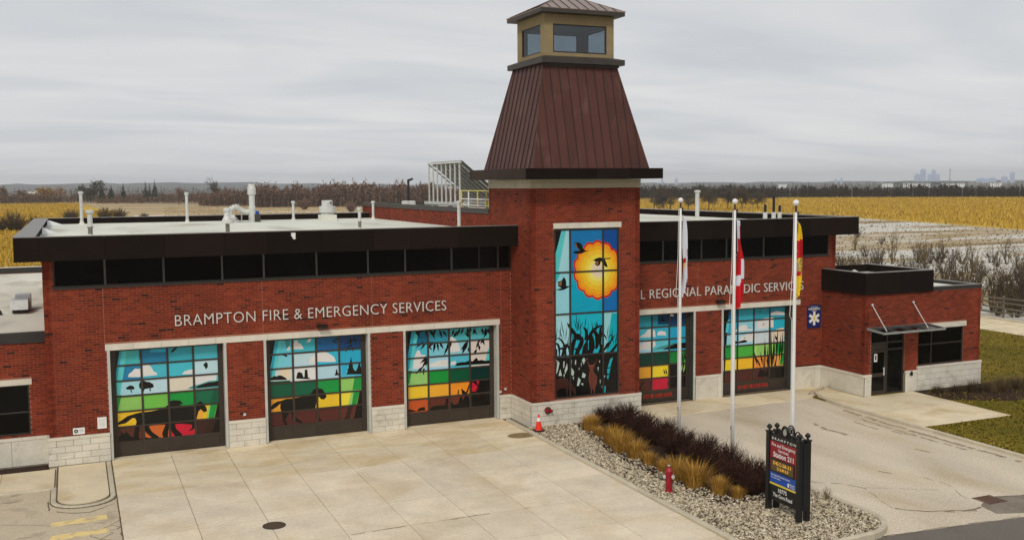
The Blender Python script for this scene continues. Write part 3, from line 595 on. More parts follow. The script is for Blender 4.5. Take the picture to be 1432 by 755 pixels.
('lemon',(20.64,6.76,20.65,6.73,20.66,6.69,20.66,6.65,20.64,6.61,20.62,6.58,20.6,6.55,20.59,6.52,20.58,6.48,20.56,6.45,20.54,6.42,20.51,6.4,20.47,6.39,20.45,6.36,20.43,6.33,20.4,6.31,20.36,6.3,20.33,6.3,20.29,6.31,20.26,6.29,20.23,6.27,20.19,6.27,20.15,6.28,20.12,6.29,20.09,6.31,20.05,6.31,20.02,6.32,19.98,6.33,19.95,6.35,19.93,6.38,19.91,6.42,19.87,6.43,19.84,6.45,19.82,6.48,19.8,6.51,19.79,6.55,19.79,6.59,19.76,6.62,19.74,6.65,19.73,6.69,19.72,6.73,19.73,6.76,19.74,6.8,19.73,6.84,19.72,6.88,19.73,6.91,19.74,6.95,19.76,6.98,19.79,7.01,19.79,7.05,19.8,7.08,19.82,7.12,19.84,7.14,19.88,7.16,19.91,7.17,19.93,7.2,19.95,7.23,19.98,7.25,20.02,7.26,20.05,7.26,20.09,7.26,20.12,7.28,20.16,7.29,20.19,7.29,20.23,7.29,20.26,7.27,20.29,7.25,20.33,7.25,20.36,7.25,20.4,7.24,20.43,7.21,20.45,7.18,20.47,7.15,20.51,7.13,20.54,7.11,20.56,7.09,20.58,7.05,20.59,7.02,20.6,6.98,20.62,6.95,20.64,6.91,20.66,6.88,20.66,6.84,20.65,6.8)),
('cream',(20.49,6.77,20.49,6.75,20.5,6.72,20.49,6.7,20.49,6.67,20.47,6.65,20.46,6.63,20.45,6.61,20.45,6.58,20.43,6.56,20.42,6.55,20.4,6.53,20.38,6.53,20.36,6.51,20.34,6.49,20.33,6.48,20.3,6.47,20.28,6.47,20.26,6.47,20.24,6.46,20.21,6.45,20.19,6.45,20.17,6.45,20.14,6.46,20.12,6.47,20.1,6.47,20.08,6.48,20.06,6.49,20.04,6.5,20.02,6.52,20.01,6.54,19.98,6.55,19.96,6.57,19.95,6.58,19.94,6.61,19.93,6.63,19.92,6.66,19.91,6.67,19.9,6.7,19.89,6.72,19.89,6.75,19.89,6.77,19.89,6.79,19.89,6.82,19.89,6.84,19.89,6.87,19.9,6.89,19.91,6.91,19.92,6.93,19.93,6.96,19.94,6.98,19.95,7,19.96,7.02,19.98,7.03,20.01,7.04,20.02,7.06,20.04,7.08,20.06,7.09,20.08,7.09,20.1,7.1,20.12,7.09,20.15,7.11,20.17,7.11,20.19,7.12,20.21,7.11,20.24,7.1,20.26,7.09,20.28,7.09,20.3,7.09,20.33,7.08,20.35,7.06,20.36,7.04,20.38,7.02,20.4,7.01,20.42,7,20.43,6.98,20.45,6.96,20.45,6.93,20.46,6.91,20.47,6.89,20.49,6.87,20.49,6.84,20.5,6.82,20.49,6.79)),
('black',(18.95,7.59,19.08,7.66,19.25,7.66,19.32,7.69,19.11,7.84,19.02,8,19.11,8.05,19.32,8.01,19.42,7.91,19.46,7.74,19.6,7.66,19.8,7.67,19.57,7.61,19.38,7.54,19.17,7.53)),
('tan',(19.06,7.98,19.12,8.02,19.16,7.86,19.24,7.73,19.12,7.84)),
('black',(19.94,7.21,20.12,7.3,20.3,7.34,20.43,7.31,20.61,7.29,20.85,7.31,20.84,7.26,20.55,7.24,20.62,7.11,20.7,6.9,20.59,6.9,20.45,7.06,20.36,7.18,20.3,7.01,20.18,6.95,20.05,7.03,20.09,7.17)),
('tan',(20.09,7.04,20.13,7.17,20.24,7.15,20.18,6.98)),
('black',(18.09,6,18.29,6.03,18.41,6.05,18.24,6.16,18.23,6.34,18.41,6.39,18.52,6.55,18.61,6.42,18.64,6.26,18.62,6.15,18.77,6.13,18.98,6.15,18.77,6.09,18.53,5.98,18.35,5.96)),
('tan',(18.25,6.28,18.43,6.37,18.4,6.16,18.27,6.18)),
('pale',(17.94,4.8,18.77,4.79,18.76,2.97,17.93,2.99)),
('aqua3',(20.9,4.81,21.21,4.79,21.21,3.05,20.61,3.02)),
('black',(17.93,3,21.21,2.92,21.21,0.84,17.92,1.11)),
('black',(18.17,3.02,18.19,3.18,18.19,3.3,18.16,3.39,18.06,3.44,17.99,3.39,17.95,3.31,17.94,3.19,17.94,3.04,17.94,3.03,18,3.17,18.05,3.27,18.09,3.32,18.08,3.32,18.05,3.33,18.07,3.29,18.09,3.19,18.1,3.02)),
('black',(18.3,3.01,18.33,3.22,18.33,3.39,18.31,3.52,18.25,3.62,18.16,3.67,18.07,3.65,18,3.58,17.95,3.48,17.96,3.47,18.05,3.55,18.11,3.58,18.15,3.58,18.17,3.56,18.2,3.5,18.23,3.39,18.25,3.23,18.25,3.01)),
('black',(18.58,2.98,18.62,3.13,18.62,3.25,18.58,3.35,18.5,3.41,18.41,3.44,18.32,3.43,18.25,3.39,18.2,3.33,18.21,3.33,18.28,3.34,18.34,3.35,18.4,3.34,18.44,3.32,18.47,3.29,18.51,3.23,18.53,3.14,18.52,3)),
('black',(18.65,2.99,18.63,3.24,18.59,3.45,18.54,3.6,18.48,3.72,18.41,3.8,18.33,3.85,18.25,3.88,18.17,3.89,18.17,3.88,18.23,3.84,18.29,3.8,18.34,3.75,18.39,3.68,18.45,3.58,18.5,3.43,18.55,3.24,18.6,2.98)),
('black',(18.82,2.97,18.84,3.18,18.82,3.35,18.78,3.48,18.7,3.56,18.6,3.59,18.51,3.55,18.44,3.47,18.4,3.35,18.48,3.44,18.56,3.49,18.61,3.5,18.64,3.48,18.68,3.44,18.72,3.34,18.75,3.18,18.77,2.97)),
('black',(18.99,2.96,18.99,3.13,19.01,3.28,19.04,3.42,19.08,3.56,19.12,3.69,19.16,3.81,19.18,3.92,19.19,4.02,19.18,4.02,19.1,3.96,19.02,3.87,18.95,3.76,18.88,3.62,18.84,3.47,18.82,3.3,18.84,3.13,18.89,2.96)),
('black',(19.26,3.72,19.23,3.83,19.18,3.94,19.12,4.04,19.04,4.15,18.95,4.25,18.86,4.34,18.77,4.44,18.66,4.53,18.69,4.4,18.75,4.28,18.82,4.17,18.89,4.06,18.97,3.96,19.04,3.87,19.11,3.78,19.18,3.69)),
('black',(19.29,3.68,19.36,3.72,19.38,3.81,19.36,3.89,19.3,3.97,19.2,4.01,19.09,4,19,3.94,18.94,3.84,18.94,3.83,19.05,3.87,19.13,3.88,19.17,3.86,19.19,3.84,19.2,3.83,19.22,3.81,19.23,3.78,19.22,3.72)),
('black',(19.13,3.05,19.24,3.14,19.33,3.25,19.41,3.36,19.46,3.48,19.49,3.59,19.5,3.7,19.47,3.8,19.4,3.88,19.39,3.88,19.36,3.8,19.33,3.73,19.29,3.65,19.25,3.56,19.2,3.46,19.15,3.35,19.09,3.24,19.03,3.11)),
('black',(19.57,3.66,19.64,3.71,19.69,3.79,19.71,3.89,19.71,3.99,19.68,4.1,19.63,4.19,19.54,4.26,19.43,4.29,19.49,4.21,19.52,4.14,19.54,4.07,19.55,3.99,19.55,3.91,19.54,3.83,19.53,3.77,19.51,3.7)),
('black',(19.64,3.53,19.74,3.68,19.82,3.8,19.91,3.92,19.99,4.01,20.08,4.1,20.18,4.17,20.31,4.24,20.47,4.31,20.28,4.3,20.12,4.26,19.99,4.2,19.87,4.11,19.78,4,19.7,3.87,19.64,3.73,19.57,3.56)),
('black',(19.9,3,19.97,3.13,20.02,3.27,20.04,3.41,20.04,3.54,20.02,3.66,19.98,3.78,19.92,3.89,19.83,3.98,19.82,3.98,19.78,3.87,19.76,3.77,19.75,3.66,19.74,3.55,19.74,3.44,19.74,3.32,19.74,3.19,19.75,3.04)),
('black',(20.16,3.24,20.24,3.38,20.28,3.52,20.3,3.67,20.28,3.81,20.22,3.94,20.14,4.04,20.02,4.12,19.9,4.14,19.89,4.13,19.96,4.04,20,3.96,20.03,3.88,20.05,3.78,20.06,3.67,20.07,3.55,20.07,3.42,20.05,3.28)),
('black',(20.36,3.3,20.37,3.45,20.38,3.6,20.38,3.75,20.38,3.89,20.38,4.02,20.39,4.13,20.41,4.23,20.43,4.32,20.43,4.33,20.34,4.26,20.29,4.16,20.25,4.03,20.24,3.9,20.24,3.75,20.25,3.61,20.27,3.46,20.29,3.31)),
('black',(20.2,3.75,20.26,3.81,20.33,3.84,20.39,3.85,20.44,3.84,20.5,3.81,20.56,3.76,20.62,3.67,20.67,3.54,20.66,3.67,20.62,3.78,20.55,3.87,20.47,3.92,20.38,3.93,20.29,3.91,20.21,3.86,20.16,3.78)),
('black',(20.42,3.03,20.49,3.09,20.57,3.16,20.65,3.24,20.74,3.33,20.83,3.44,20.92,3.56,21.01,3.69,21.09,3.83,21.08,3.84,20.96,3.72,20.85,3.6,20.75,3.5,20.65,3.4,20.56,3.31,20.49,3.23,20.42,3.14,20.37,3.06)),
('black',(20.56,3.22,20.63,3.31,20.69,3.38,20.74,3.42,20.75,3.43,20.73,3.45,20.73,3.41,20.72,3.32,20.68,3.19,20.69,3.18,20.77,3.31,20.81,3.4,20.82,3.47,20.74,3.52,20.67,3.49,20.61,3.44,20.56,3.35,20.52,3.24)),
('black',(20.78,2.96,20.87,3,20.95,3.05,21.02,3.1,21.07,3.16,21.12,3.22,21.16,3.3,21.19,3.38,21.21,3.47,21.2,3.47,21.13,3.41,21.07,3.35,21.01,3.3,20.96,3.24,20.91,3.19,20.86,3.14,20.8,3.08,20.73,3.01)),
('black',(18.45,2.99,18.5,3.08,18.55,3.17,18.59,3.25,18.63,3.34,18.67,3.42,18.71,3.49,18.74,3.55,18.77,3.6,18.76,3.61,18.69,3.6,18.61,3.56,18.55,3.49,18.49,3.41,18.44,3.32,18.41,3.22,18.38,3.11,18.37,3.01)),
('black',(19.49,2.98,19.58,3.02,19.64,3.1,19.68,3.19,19.7,3.28,19.71,3.37,19.71,3.46,19.7,3.56,19.68,3.67,19.57,3.6,19.51,3.51,19.46,3.43,19.43,3.34,19.42,3.26,19.41,3.2,19.4,3.14,19.38,3.06)),
('black',(19.22,2.99,19.26,3.06,19.28,3.14,19.27,3.22,19.25,3.29,19.19,3.34,19.12,3.37,19.05,3.36,19.01,3.31,19.01,3.3,19.07,3.29,19.09,3.27,19.09,3.25,19.1,3.23,19.12,3.19,19.13,3.15,19.14,3.09,19.14,3.02)),
('black',(20.29,2.97,20.34,3.03,20.38,3.09,20.42,3.15,20.45,3.21,20.46,3.29,20.44,3.36,20.4,3.44,20.33,3.5,20.32,3.5,20.33,3.42,20.32,3.36,20.31,3.31,20.29,3.26,20.27,3.21,20.24,3.15,20.22,3.08,20.21,3.01)),
('black',(18.03,3.03,18.06,3.09,18.07,3.16,18.06,3.22,18.05,3.27,18.03,3.31,18,3.34,17.96,3.36,17.93,3.34,17.92,3.31,17.92,3.3,17.92,3.28,17.92,3.25,17.93,3.21,17.94,3.16,17.95,3.1,17.96,3.04)),
('black',(19.74,2.94,19.8,3.01,19.86,3.06,19.92,3.11,19.98,3.17,20.02,3.24,20.05,3.33,20.04,3.43,19.97,3.52,19.96,3.52,19.92,3.44,19.87,3.39,19.83,3.36,19.78,3.32,19.72,3.26,19.67,3.19,19.63,3.1,19.62,2.99)),
('black',(18.07,3.47,18.15,3.88,18.21,4.4,18.11,3.89)),
('black',(18.28,3.64,18.35,4.06,18.4,4.58,18.31,4.07)),
('black',(18.76,3.42,18.85,3.95,18.91,4.61,18.81,3.96)),
('black',(18.94,3.59,18.9,4.11,18.81,4.74,18.86,4.11)),
('black',(19.34,3.57,19.36,4.02,19.34,4.58,19.32,4.03)),
('black',(19.61,3.55,19.69,3.97,19.74,4.5,19.65,3.98)),
('black',(19.82,3.53,19.91,3.9,19.98,4.35,19.87,3.91)),
('black',(19.98,3.78,19.96,4.13,19.88,4.55,19.91,4.13)),
('black',(20.34,3.5,20.42,3.92,20.47,4.45,20.37,3.93)),
('black',(20.5,3.36,20.48,3.77,20.4,4.26,20.43,3.77)),
('black',(20.83,3.27,20.91,3.67,20.96,4.16,20.87,3.68)),
('black',(21.01,3.32,20.98,3.68,20.89,4.1,20.93,3.67)),
('black',(21.08,3.25,21.14,3.57,21.16,3.96,21.09,3.57)),
('black',(19.54,4.19,19.59,4.44,19.61,4.76,19.55,4.45)),
('black',(20.09,3.83,20.14,4.18,20.15,4.6,20.1,4.18)),
('black',(18.55,3.75,18.49,4.18,18.36,4.7,18.45,4.18)),
('black',(18.48,3.75,18.4,3.99,18.24,4.27,18.36,3.98)),
('black',(18.59,3.75,18.64,4.02,18.66,4.37,18.6,4.03)),
('black',(18.21,3.9,18.13,3.83,18.07,3.72,18.16,3.8)),
('black',(19.19,4.09,19.17,4.49,19.1,4.98,19.13,4.49)),
('black',(19.16,4.09,19.11,4.35,19.01,4.67,19.07,4.34)),
('black',(19.19,4.09,19.25,4.36,19.27,4.71,19.2,4.37)),
('black',(19.22,4.15,19.35,4.3,19.47,4.51,19.31,4.32)),
('black',(20.18,4.15,20.1,4.31,19.97,4.48,20.07,4.29)),
('black',(20.22,4.15,20.2,4.32,20.12,4.54,20.15,4.32)),
('black',(20.25,4.14,20.3,4.25,20.31,4.4,20.26,4.26)),
('black',(20.67,3.67,20.72,3.97,20.74,4.34,20.68,3.97)),
('black',(20.61,3.67,20.57,3.83,20.47,4,20.53,3.81)),
('black',(20.68,3.73,20.83,3.79,20.97,3.91,20.8,3.83)),
('black',(18.66,3.42,18.73,3.67,18.76,3.99,18.69,3.68)),
('palew',(18.2,2.89,18.29,2.76,18.2,2.38,18.12,2.26,18.17,2.7)),
('palew',(18.33,2.5,18.41,2.18,18.24,2.19)),
('palew',(18.66,2.73,18.69,2.47,18.56,2.23,18.54,2.42)),
('palew',(18.8,2.78,18.9,2.84,18.87,2.52,19.01,2.32,18.97,2.13,18.8,2.21)),
('palew',(19.39,2.8,19.5,2.92,19.57,2.79,19.49,2.6)),
('palew',(19.25,2.49,19.29,2.42,19.24,2.36)),
('palew',(19.22,2.05,19.34,1.91,19.24,1.66,19.14,1.67)),
('palew',(19.44,2.25,19.59,2.14,19.54,1.99,19.39,2.03)),
('palew',(19.34,1.75,19.45,1.77,19.46,1.64)),
('palew',(20.25,2.7,20.31,2.73,20.29,2.6)),
('palew',(20.41,2.21,20.47,2.2,20.45,2.07)),
('palew',(20.51,2.04,20.57,2,20.54,1.9)),
('palew',(17.99,2.02,18.05,1.95,17.98,1.86)),
('palew',(20.38,1.56,20.45,1.53,20.44,1.38)),
('palew',(18.09,2.9,18.15,2.92,18.13,2.72)),
('palew',(18.48,2.8,18.54,2.83,18.52,2.55,18.47,2.5)),
('palew',(18.93,2.07,19,2.09,18.98,1.94)),
('palew',(19.06,2.82,19.11,2.85,19.1,2.62,19.04,2.65)),
('palew',(19.34,2.68,19.38,2.7,19.37,2.48)),
('palew',(19.61,2.85,19.65,2.86,19.64,2.72)),
('palew',(20.18,2.42,20.24,2.44,20.21,2.22)),
('palew',(20.29,1.83,20.34,1.85,20.32,1.63)),
('palew',(18.48,2.23,18.54,2.26,18.52,2.07)),
('aqua3',(20.83,2.75,20.97,2.81,20.83,2.37,20.7,2.38)),
('aqua3',(20.68,2.31,20.84,2.34,20.77,2.05,20.67,2.12)),
('aqua3',(20.66,2.02,20.77,2.02,20.72,1.82,20.67,1.89)),
('aqua3',(20.54,1.55,20.6,1.54,20.58,1.22,20.51,1.18)),
('outl',(19.73,2.49,19.7,2.57,19.79,2.54,19.84,2.55,19.93,2.54,20.06,2.59,20.03,2.51,19.97,2.42,19.96,2.27,20.01,2.16,20.12,2.05,20.15,1.91,20.13,1.71,20.06,1.54,20.03,1.31,20.04,1.1,19.99,1.09,19.98,1.38,19.93,1.51,19.9,1.39,19.88,1.1,19.84,1.1,19.84,1.46,19.78,1.67,19.73,1.88,19.76,2.15,19.79,2.32)),
('deer',(19.74,2.44,19.72,2.52,19.8,2.49,19.84,2.49,19.93,2.49,20.05,2.53,20.02,2.46,19.97,2.37,19.96,2.23,20,2.14,20.1,2.03,20.14,1.9,20.11,1.72,20.05,1.56,20.02,1.35,20.03,1.15,19.99,1.15,19.98,1.41,19.93,1.53,19.9,1.42,19.89,1.16,19.84,1.16,19.84,1.49,19.79,1.68,19.74,1.87,19.78,2.12,19.8,2.28)),
('deer',(19.79,2.51,19.73,2.64,19.61,2.78,19.69,2.62)),
('deer',(19.64,2.72,19.65,2.79,19.62,2.88,19.61,2.79)),
('deer',(19.69,2.61,19.74,2.66,19.76,2.74,19.71,2.68)),
('deer',(20.01,2.52,20.1,2.59,20.16,2.71,20.06,2.62)),
('deer',(20.15,2.68,20.17,2.75,20.15,2.84,20.13,2.75)),
('deer',(20.08,2.58,20.06,2.65,19.99,2.72,20.02,2.64)),
('deer2',(18.07,2.01,18.27,2.08,18.55,2.07,18.69,2,18.78,1.85,18.93,1.76,19.05,1.6,19.1,1.42,19.07,1.27,19,1.25,18.95,1.4,18.88,1.53,18.7,1.54,18.64,1.16,18.62,1.17,18.6,1.62,18.3,1.63,18.16,1.51,18.16,1.21,18.11,1.19,18.06,1.51,18.12,1.76)),
],
}
# ================================================================ fire station
ST = thing('fire_station', (10, 11, 0), 'long red brick fire station with a tapered copper roofed tower and mural covered garage doors', 'fire station')
BRICKS = []     # (cx,cy,cz, sx,sy,sz)
BL, BH, MJ = .288, .0900, .0135
def wall(axis, fixed, a0, a1, z0, z1, nsign, holes=(), thick=.24, name='wall', brick=True):
    """axis 'x': wall runs along X at Y=fixed, outward normal nsign along Y (and the other way round for 'y')."""
    us = sorted({a0, a1, *[min(max(h[0], a0), a1) for h in holes], *[min(max(h[1], a0), a1) for h in holes]})
    zs = sorted({z0, z1, *[min(max(h[2], z0), z1) for h in holes], *[min(max(h[3], z0), z1) for h in holes]})
    mb = MB()
    for ua, ub in zip(us, us[1:]):
        col = []
        for za, zb in zip(zs, zs[1:]):
            uc, zc = (ua + ub) / 2, (za + zb) / 2
            if any(h[0] < uc < h[1] and h[2] < zc < h[3] for h in holes): continue
            if col and abs(col[-1][1] - za) < 1e-6: col[-1][1] = zb
            else: col.append([za, zb])
        for za, zb in col:
            f0, f1 = fixed, fixed - nsign * thick
            if axis == 'x': mb.box(ua, ub, f0, f1, za, zb)
            else: mb.box(f0, f1, ua, ub, za, zb)
    w = mb.build(name, 'mortar', ST)
    if not brick: return w
    rows = int(round((z1 - z0) / .1)); h = (z1 - z0) / rows
    for r in range(rows):
        zc = z0 + (r + .5) * h
        segs = [(a0, a1)]
        for hh in holes:
            if hh[2] - .02 < zc < hh[3] + .02:
                ns = []
                for a, b in segs:
                    if hh[1] <= a or hh[0] >= b: ns.append((a, b)); continue
                    if hh[0] > a: ns.append((a, hh[0]))
                    if hh[1] < b: ns.append((hh[1], b))
                segs = ns
        for a, b in segs:
            u = math.floor(a / (BL + MJ)) * (BL + MJ) + ((BL + MJ) / 2 if r % 2 else 0) - (BL + MJ)
            while u < b:
                ua, ub = max(u + MJ / 2, a), min(u + BL + MJ / 2, b)
                if ub - ua > .05:
                    pr = .007 + rng.uniform(-.0025, .0025)
                    c = (ua + ub) / 2; d = fixed + nsign * (pr / 2 - .004)
                    if axis == 'x': BRICKS.append((c, d, zc, ub - ua, pr + .008, h - MJ))
                    else: BRICKS.append((d, c, zc, pr + .008, ub - ua, h - MJ))
                u += BL + MJ
    return w
STONE = unit_mesh('stone_block', 'stone'); STCAP = unit_mesh('stone_cap', 'stone_smooth'); LINT = unit_mesh('lintel_block', 'stone_smooth')
def stone_base(axis, fixed, a0, a1, nsign, z0=0.0, top=1.10, proj=.075, plain=False, cap=.11, e0=0.0, e1=0.0):
    """split faced stone blocks in courses with a projecting cap; e0/e1 lengthen the ends round a corner"""
    a0, a1 = a0 - e0, a1 + e1
    # backing
    d0 = fixed + nsign * (proj - .018); d1 = fixed - nsign * .20
    mb = MB()
    if axis == 'x': mb.box(a0 + .004, a1 - .004, d0, d1, z0 - .2, top - cap - .004)
    else: mb.box(d0, d1, a0 + .004, a1 - .004, z0 - .2, top - cap - .004)
    mb.build('base_wall', 'stone_joint', ST)
    H = (top - cap - z0) / (1 if plain else 4); L = 1.30 if plain else .60
    for r in range(1 if plain else 4):
        u = a0 - (L / 2 if r % 2 else 0)
        while u < a1 - .02:
            ua, ub = max(u, a0), min(u + L, a1)
            if a1 - ub < .12: ub = a1
            if ub - ua > .03:
                pj = proj + rng.uniform(-.004, .004); th = .03
                c = (ua + ub) / 2; d = fixed + nsign * (pj - th / 2); zc = z0 + (r + .5) * H
                sc = (ub - ua - .014, th, H - .014)
                if axis == 'x': piece('stone_block', STONE, ST, (c, d, zc), sc)
                else: piece('stone_block', STONE, ST, (d, c, zc), (sc[1], sc[0], sc[2]))
            u += L
            if ub == a1: break
    u = a0; L = 1.0
    n = max(1, round((a1 - a0) / L)); L = (a1 - a0) / n
    for i in range(n):
        c = a0 + (i + .5) * L; d = fixed + nsign * (proj / 2 + .0125)
        sc = (L - .008, proj + .025, cap)
        if axis == 'x': piece('stone_cap', STCAP, ST, (c, d, top - cap / 2), sc)
        else: piece('stone_cap', STCAP, ST, (d, c, top - cap / 2), (sc[1], sc[0], sc[2]))
def lintel(axis, fixed, a0, a1, z0, z1, nsign, L=1.05, proj=.03):
    n = max(1, round((a1 - a0) / L)); L = (a1 - a0) / n
    for i in range(n):
        c = a0 + (i + .5) * L
        sc = (L - .007, .24 + proj, z1 - z0); d = fixed + nsign * (proj - (.24 + proj) / 2)
        if axis == 'x': piece('lintel_block', LINT, ST, (c, d, (z0 + z1) / 2), sc)
        else: piece('lintel_block', LINT, ST, (d, c, (z0 + z1) / 2), (sc[1], sc[0], sc[2]))

XL, XT0, XT1, XR = -2.25, 16.93, 22.29, 35.40
TY0, TY1 = -2.24, 2.52
DZ = [0, 0, 0, -.08, -.09]
DX = [0.0, 5.97, 11.93, 22.40, 28.42]
DW, DH = 4.27, 4.30
# ---- main front wall, left and right wing
holes_l = [(x - .11, x + DW + .11, -1, 4.31) for x in DX[:3]] + [(-.17, 16.36, 4.31, 4.56), (-1.88, 16.93, 6.80, 7.95)]
wall('x', 0, XL, XT0, 1.10, 7.95, -1, holes_l)
holes_r = [(DX[3] - .2, DX[3] + DW + .11, -1, 4.31), (DX[4] - .11, DX[4] + DW + .11, -1, 4.31), (XT1, 33.16, 4.31, 4.56), (XT1, 34.95, 6.80, 7.95)]
wall('x', 0, XT1, XR, 1.10, 7.95, -1, holes_r)
wall('y', XL, 0.0, 23.3, 1.1, 7.95, -1)
wall('y', XR, 0.0, 23.3, 1.1, 7.95, 1)
wall('x', 23.3, XL, XR, 1.1, 7.95, 1, brick=False)
# tower and the higher block behind it
TW = (18.02, 21.26, 1.16, 8.66)
wall('x', TY0, XT0, XT1, 1.10, 10.41, -1, [TW, (17.98, 21.34, 8.66, 8.90)])
wall('y', XT0, TY0, 0, 1.10, 10.41, -1)
wall('y', XT0, 0, TY1, 7.95, 10.41, -1)
wall('y', XT1, TY0, 0, 1.10, 10.41, 1)
wall('y', XT1, 0, TY1, 7.95, 10.41, 1)
wall('x', TY1, XT0, XT1, 8.4, 10.41, 1)
wall('y', XT0, TY1, 25.3, 8.35, 9.20, -1)
wall('y', XT1, TY1, 25.3, 8.35, 9.20, 1)
wall('x', 25.3, XT0, XT1, 5, 9.20, 1, brick=False)
# entrance block on the right
EX0, EX1, EY0, EY1, GR = 34.60, 42.35, -3.12, 3.6, -.10
holes_e = [(35.03, 37.24, -1, 3.23), (38.10, 41.22, 1.22, 3.10), (38.0, 41.36, 3.10, 3.36)]
wall('x', EY0, EX0, EX1, 1.04, 5.02, -1, holes_e)
wall('y', EX0, EY0, 0, 1.04, 5.02, -1)
wall('y', EX1, EY0, EY1, 1.04, 5.02, 1)
wall('x', EY1, EX0, EX1, 1.04, 5.02, 1, brick=False)
# annex on the left
AX0, AY0, AZ = -14.0, .62, 4.72
wall('x', AY0, AX0, XL, 1.10, AZ, -1, [(-9.2, -2.9, 1.18, 3.12), (-9.35, -2.8, 3.12, 3.35)])
wall('y', AX0, AY0, 36, 1.1, AZ, -1, brick=False)
wall('x', 36, AX0, XL, 1.1, AZ, 1, brick=False)
wall('y', XL, 23.3, 36, 1.1, AZ, 1, brick=False)
# bricks: the ones that show largest are single objects, the others one stuff part
def bkey(b):
    vis = 0 if (b[1] < .3 and (b[3] > b[4])) else 1
    return (Vector(b[:3]) - CAM).length - 6 * min(1, b[3] / .29) + vis * 30
BRICKS.sort(key=bkey)
BM_ = unit_mesh('brick', 'brick')
for b in BRICKS[:300]: piece('brick', BM_, ST, b[:3], b[3:])
mb = MB()
for cx, cy, cz, sx, sy, sz in BRICKS[300:]: mb.box(cx - sx / 2, cx + sx / 2, cy - sy / 2, cy + sy / 2, cz - sz / 2, cz + sz / 2)
mb.build('brick_courses', 'brick', ST, kind='stuff')

# ---- movement joints in the brickwork
for xx, a, c in ((-.17, 4.56, 6.75), (5.86, 4.56, 6.75), (10.47, 4.56, 6.75), (16.42, 4.56, 6.75), (16.42, 1.1, 4.5), (26.9, 4.56, 6.75), (33.25, 4.56, 6.75)):
    box_obj('movement_joint', 'mortar', ST, xx - .009, xx + .009, -.0115, .003, a + .01, c)

# ---- stone bases
e = .075
stone_base('x', 0, XL, DX[0] - .11, -1, e0=e)
for i in range(2): stone_base('x', 0, DX[i] + DW + .11, DX[i + 1] - .11, -1)
stone_base('x', 0, DX[2] + DW + .11, XT0 - e, -1)
stone_base('y', XL, 0, 23.3, -1, plain=True)
stone_base('x', TY0, XT0, XT1, -1, e0=e, e1=e)
stone_base('y', XT0, TY0, -e, -1)
stone_base('y', XT1, TY0, 0, 1, plain=True)
stone_base('x', 0, DX[3] + DW + .11, DX[4] - .11, -1, z0=-.09, plain=True)
stone_base('x', 0, DX[4] + DW + .11, EX0 - e, -1, z0=-.10, plain=True, top=1.06)
stone_base('y', EX0, EY0 - e, -e, -1, z0=GR, plain=True, top=1.04)
stone_base('x', EY0, EX0, 35.03, -1, z0=GR, plain=True, top=1.04, e0=0)
stone_base('x', EY0, 37.24, 38.02, -1, z0=GR, plain=True, top=1.04)
stone_base('x', EY0, 38.02, EX1, -1, z0=GR, top=1.22, e1=e, proj=.09)
stone_base('y', EX1, EY0, EY1, 1, z0=GR, plain=True, top=1.2)
stone_base('x', AY0, AX0, XL, -1, plain=True, top=1.10)
# ---- lintels
lintel('x', 0, -.17, 16.36, 4.312, 4.558, -1)
lintel('x', 0, XT1 + .005, 33.16, 4.312, 4.558, -1)
lintel('x', TY0, 17.98, 21.34, 8.662, 8.898, -1, L=.68)
lintel('x', EY0, 38.0, 41.36, 3.102, 3.358, -1, L=1.6)
lintel('x', AY0, -9.35, -2.8, 3.122, 3.348, -1, L=1.6)
# ---- dark inside of the shell, so that no light passes through
for nm, a in (('inner_shell', (XL + .3, XR - .3, .55, 23.0, 0, 8.2)), ('inner_shell', (XT0 + .3, XT1 - .3, TY0 + .35, .54, 0, 10.4)), ('inner_shell', (EX0 + .3, EX1 - .3, EY0 + .34, EY1 - .3, -.1, 4.5)), ('inner_shell', (AX0 + .3, XL - .1, AY0 + .34, 35.7, 0, 4.3)), ('inner_shell', (XT0 + .3, XT1 - .3, TY1 + .1, 25.0, 8.0, 9.1))):
    box_obj(nm, 'black_iron', ST, *a)

# ---- ribbon windows under the eaves
def ribbon(x0, x1, mull, zb=6.80, zt=7.93, y=.10):
    f = MB()
    f.box(x0, x1, y - .06, y + .06, zb + .003, zb + .075)
    f.box(x0, x1, y - .055, y + .055, zt - .07, zt)
    f.box(x0, x0 + .05, y - .05, y + .05, zb + .075, zt - .07); f.box(x1 - .05, x1, y - .05, y + .05, zb + .075, zt - .07)
    f.box(x0 - .03, x1 - .005, -.045, y - .062, zb - .05, zb + .02)
    o = f.build('window_band', 'bronze', ST)
    for m_ in mull:
        w_ = .07 if m_[1] else .05
        box_obj('mullion', 'grey_frame' if m_[1] else 'bronze', o, m_[0] - w_ / 2, m_[0] + w_ / 2, y - .05, y + .04, zb + .076, zt - .072)
    xs = [x0 + .05] + [m_[0] for m_ in mull] + [x1 - .05]
    for a, b in zip(xs, xs[1:]): box_obj('pane', 'black_glass', o, a + .02, b - .02, y - .004, y + .02, zb + .076, zt - .072)
ribbon(-1.88, 16.92, [(-.06, 1), (2.09, 1), (4.32, 1), (5.97, 1), (8.14, 1), (10.34, 1), (11.99, 1), (14.12, 1), (15.42, 0), (16.33, 1)])
ribbon(22.30, 34.95, [(23.3, 1), (24.94, 1), (27.14, 1), (28.61, 1), (30.86, 1), (33.0, 0)])

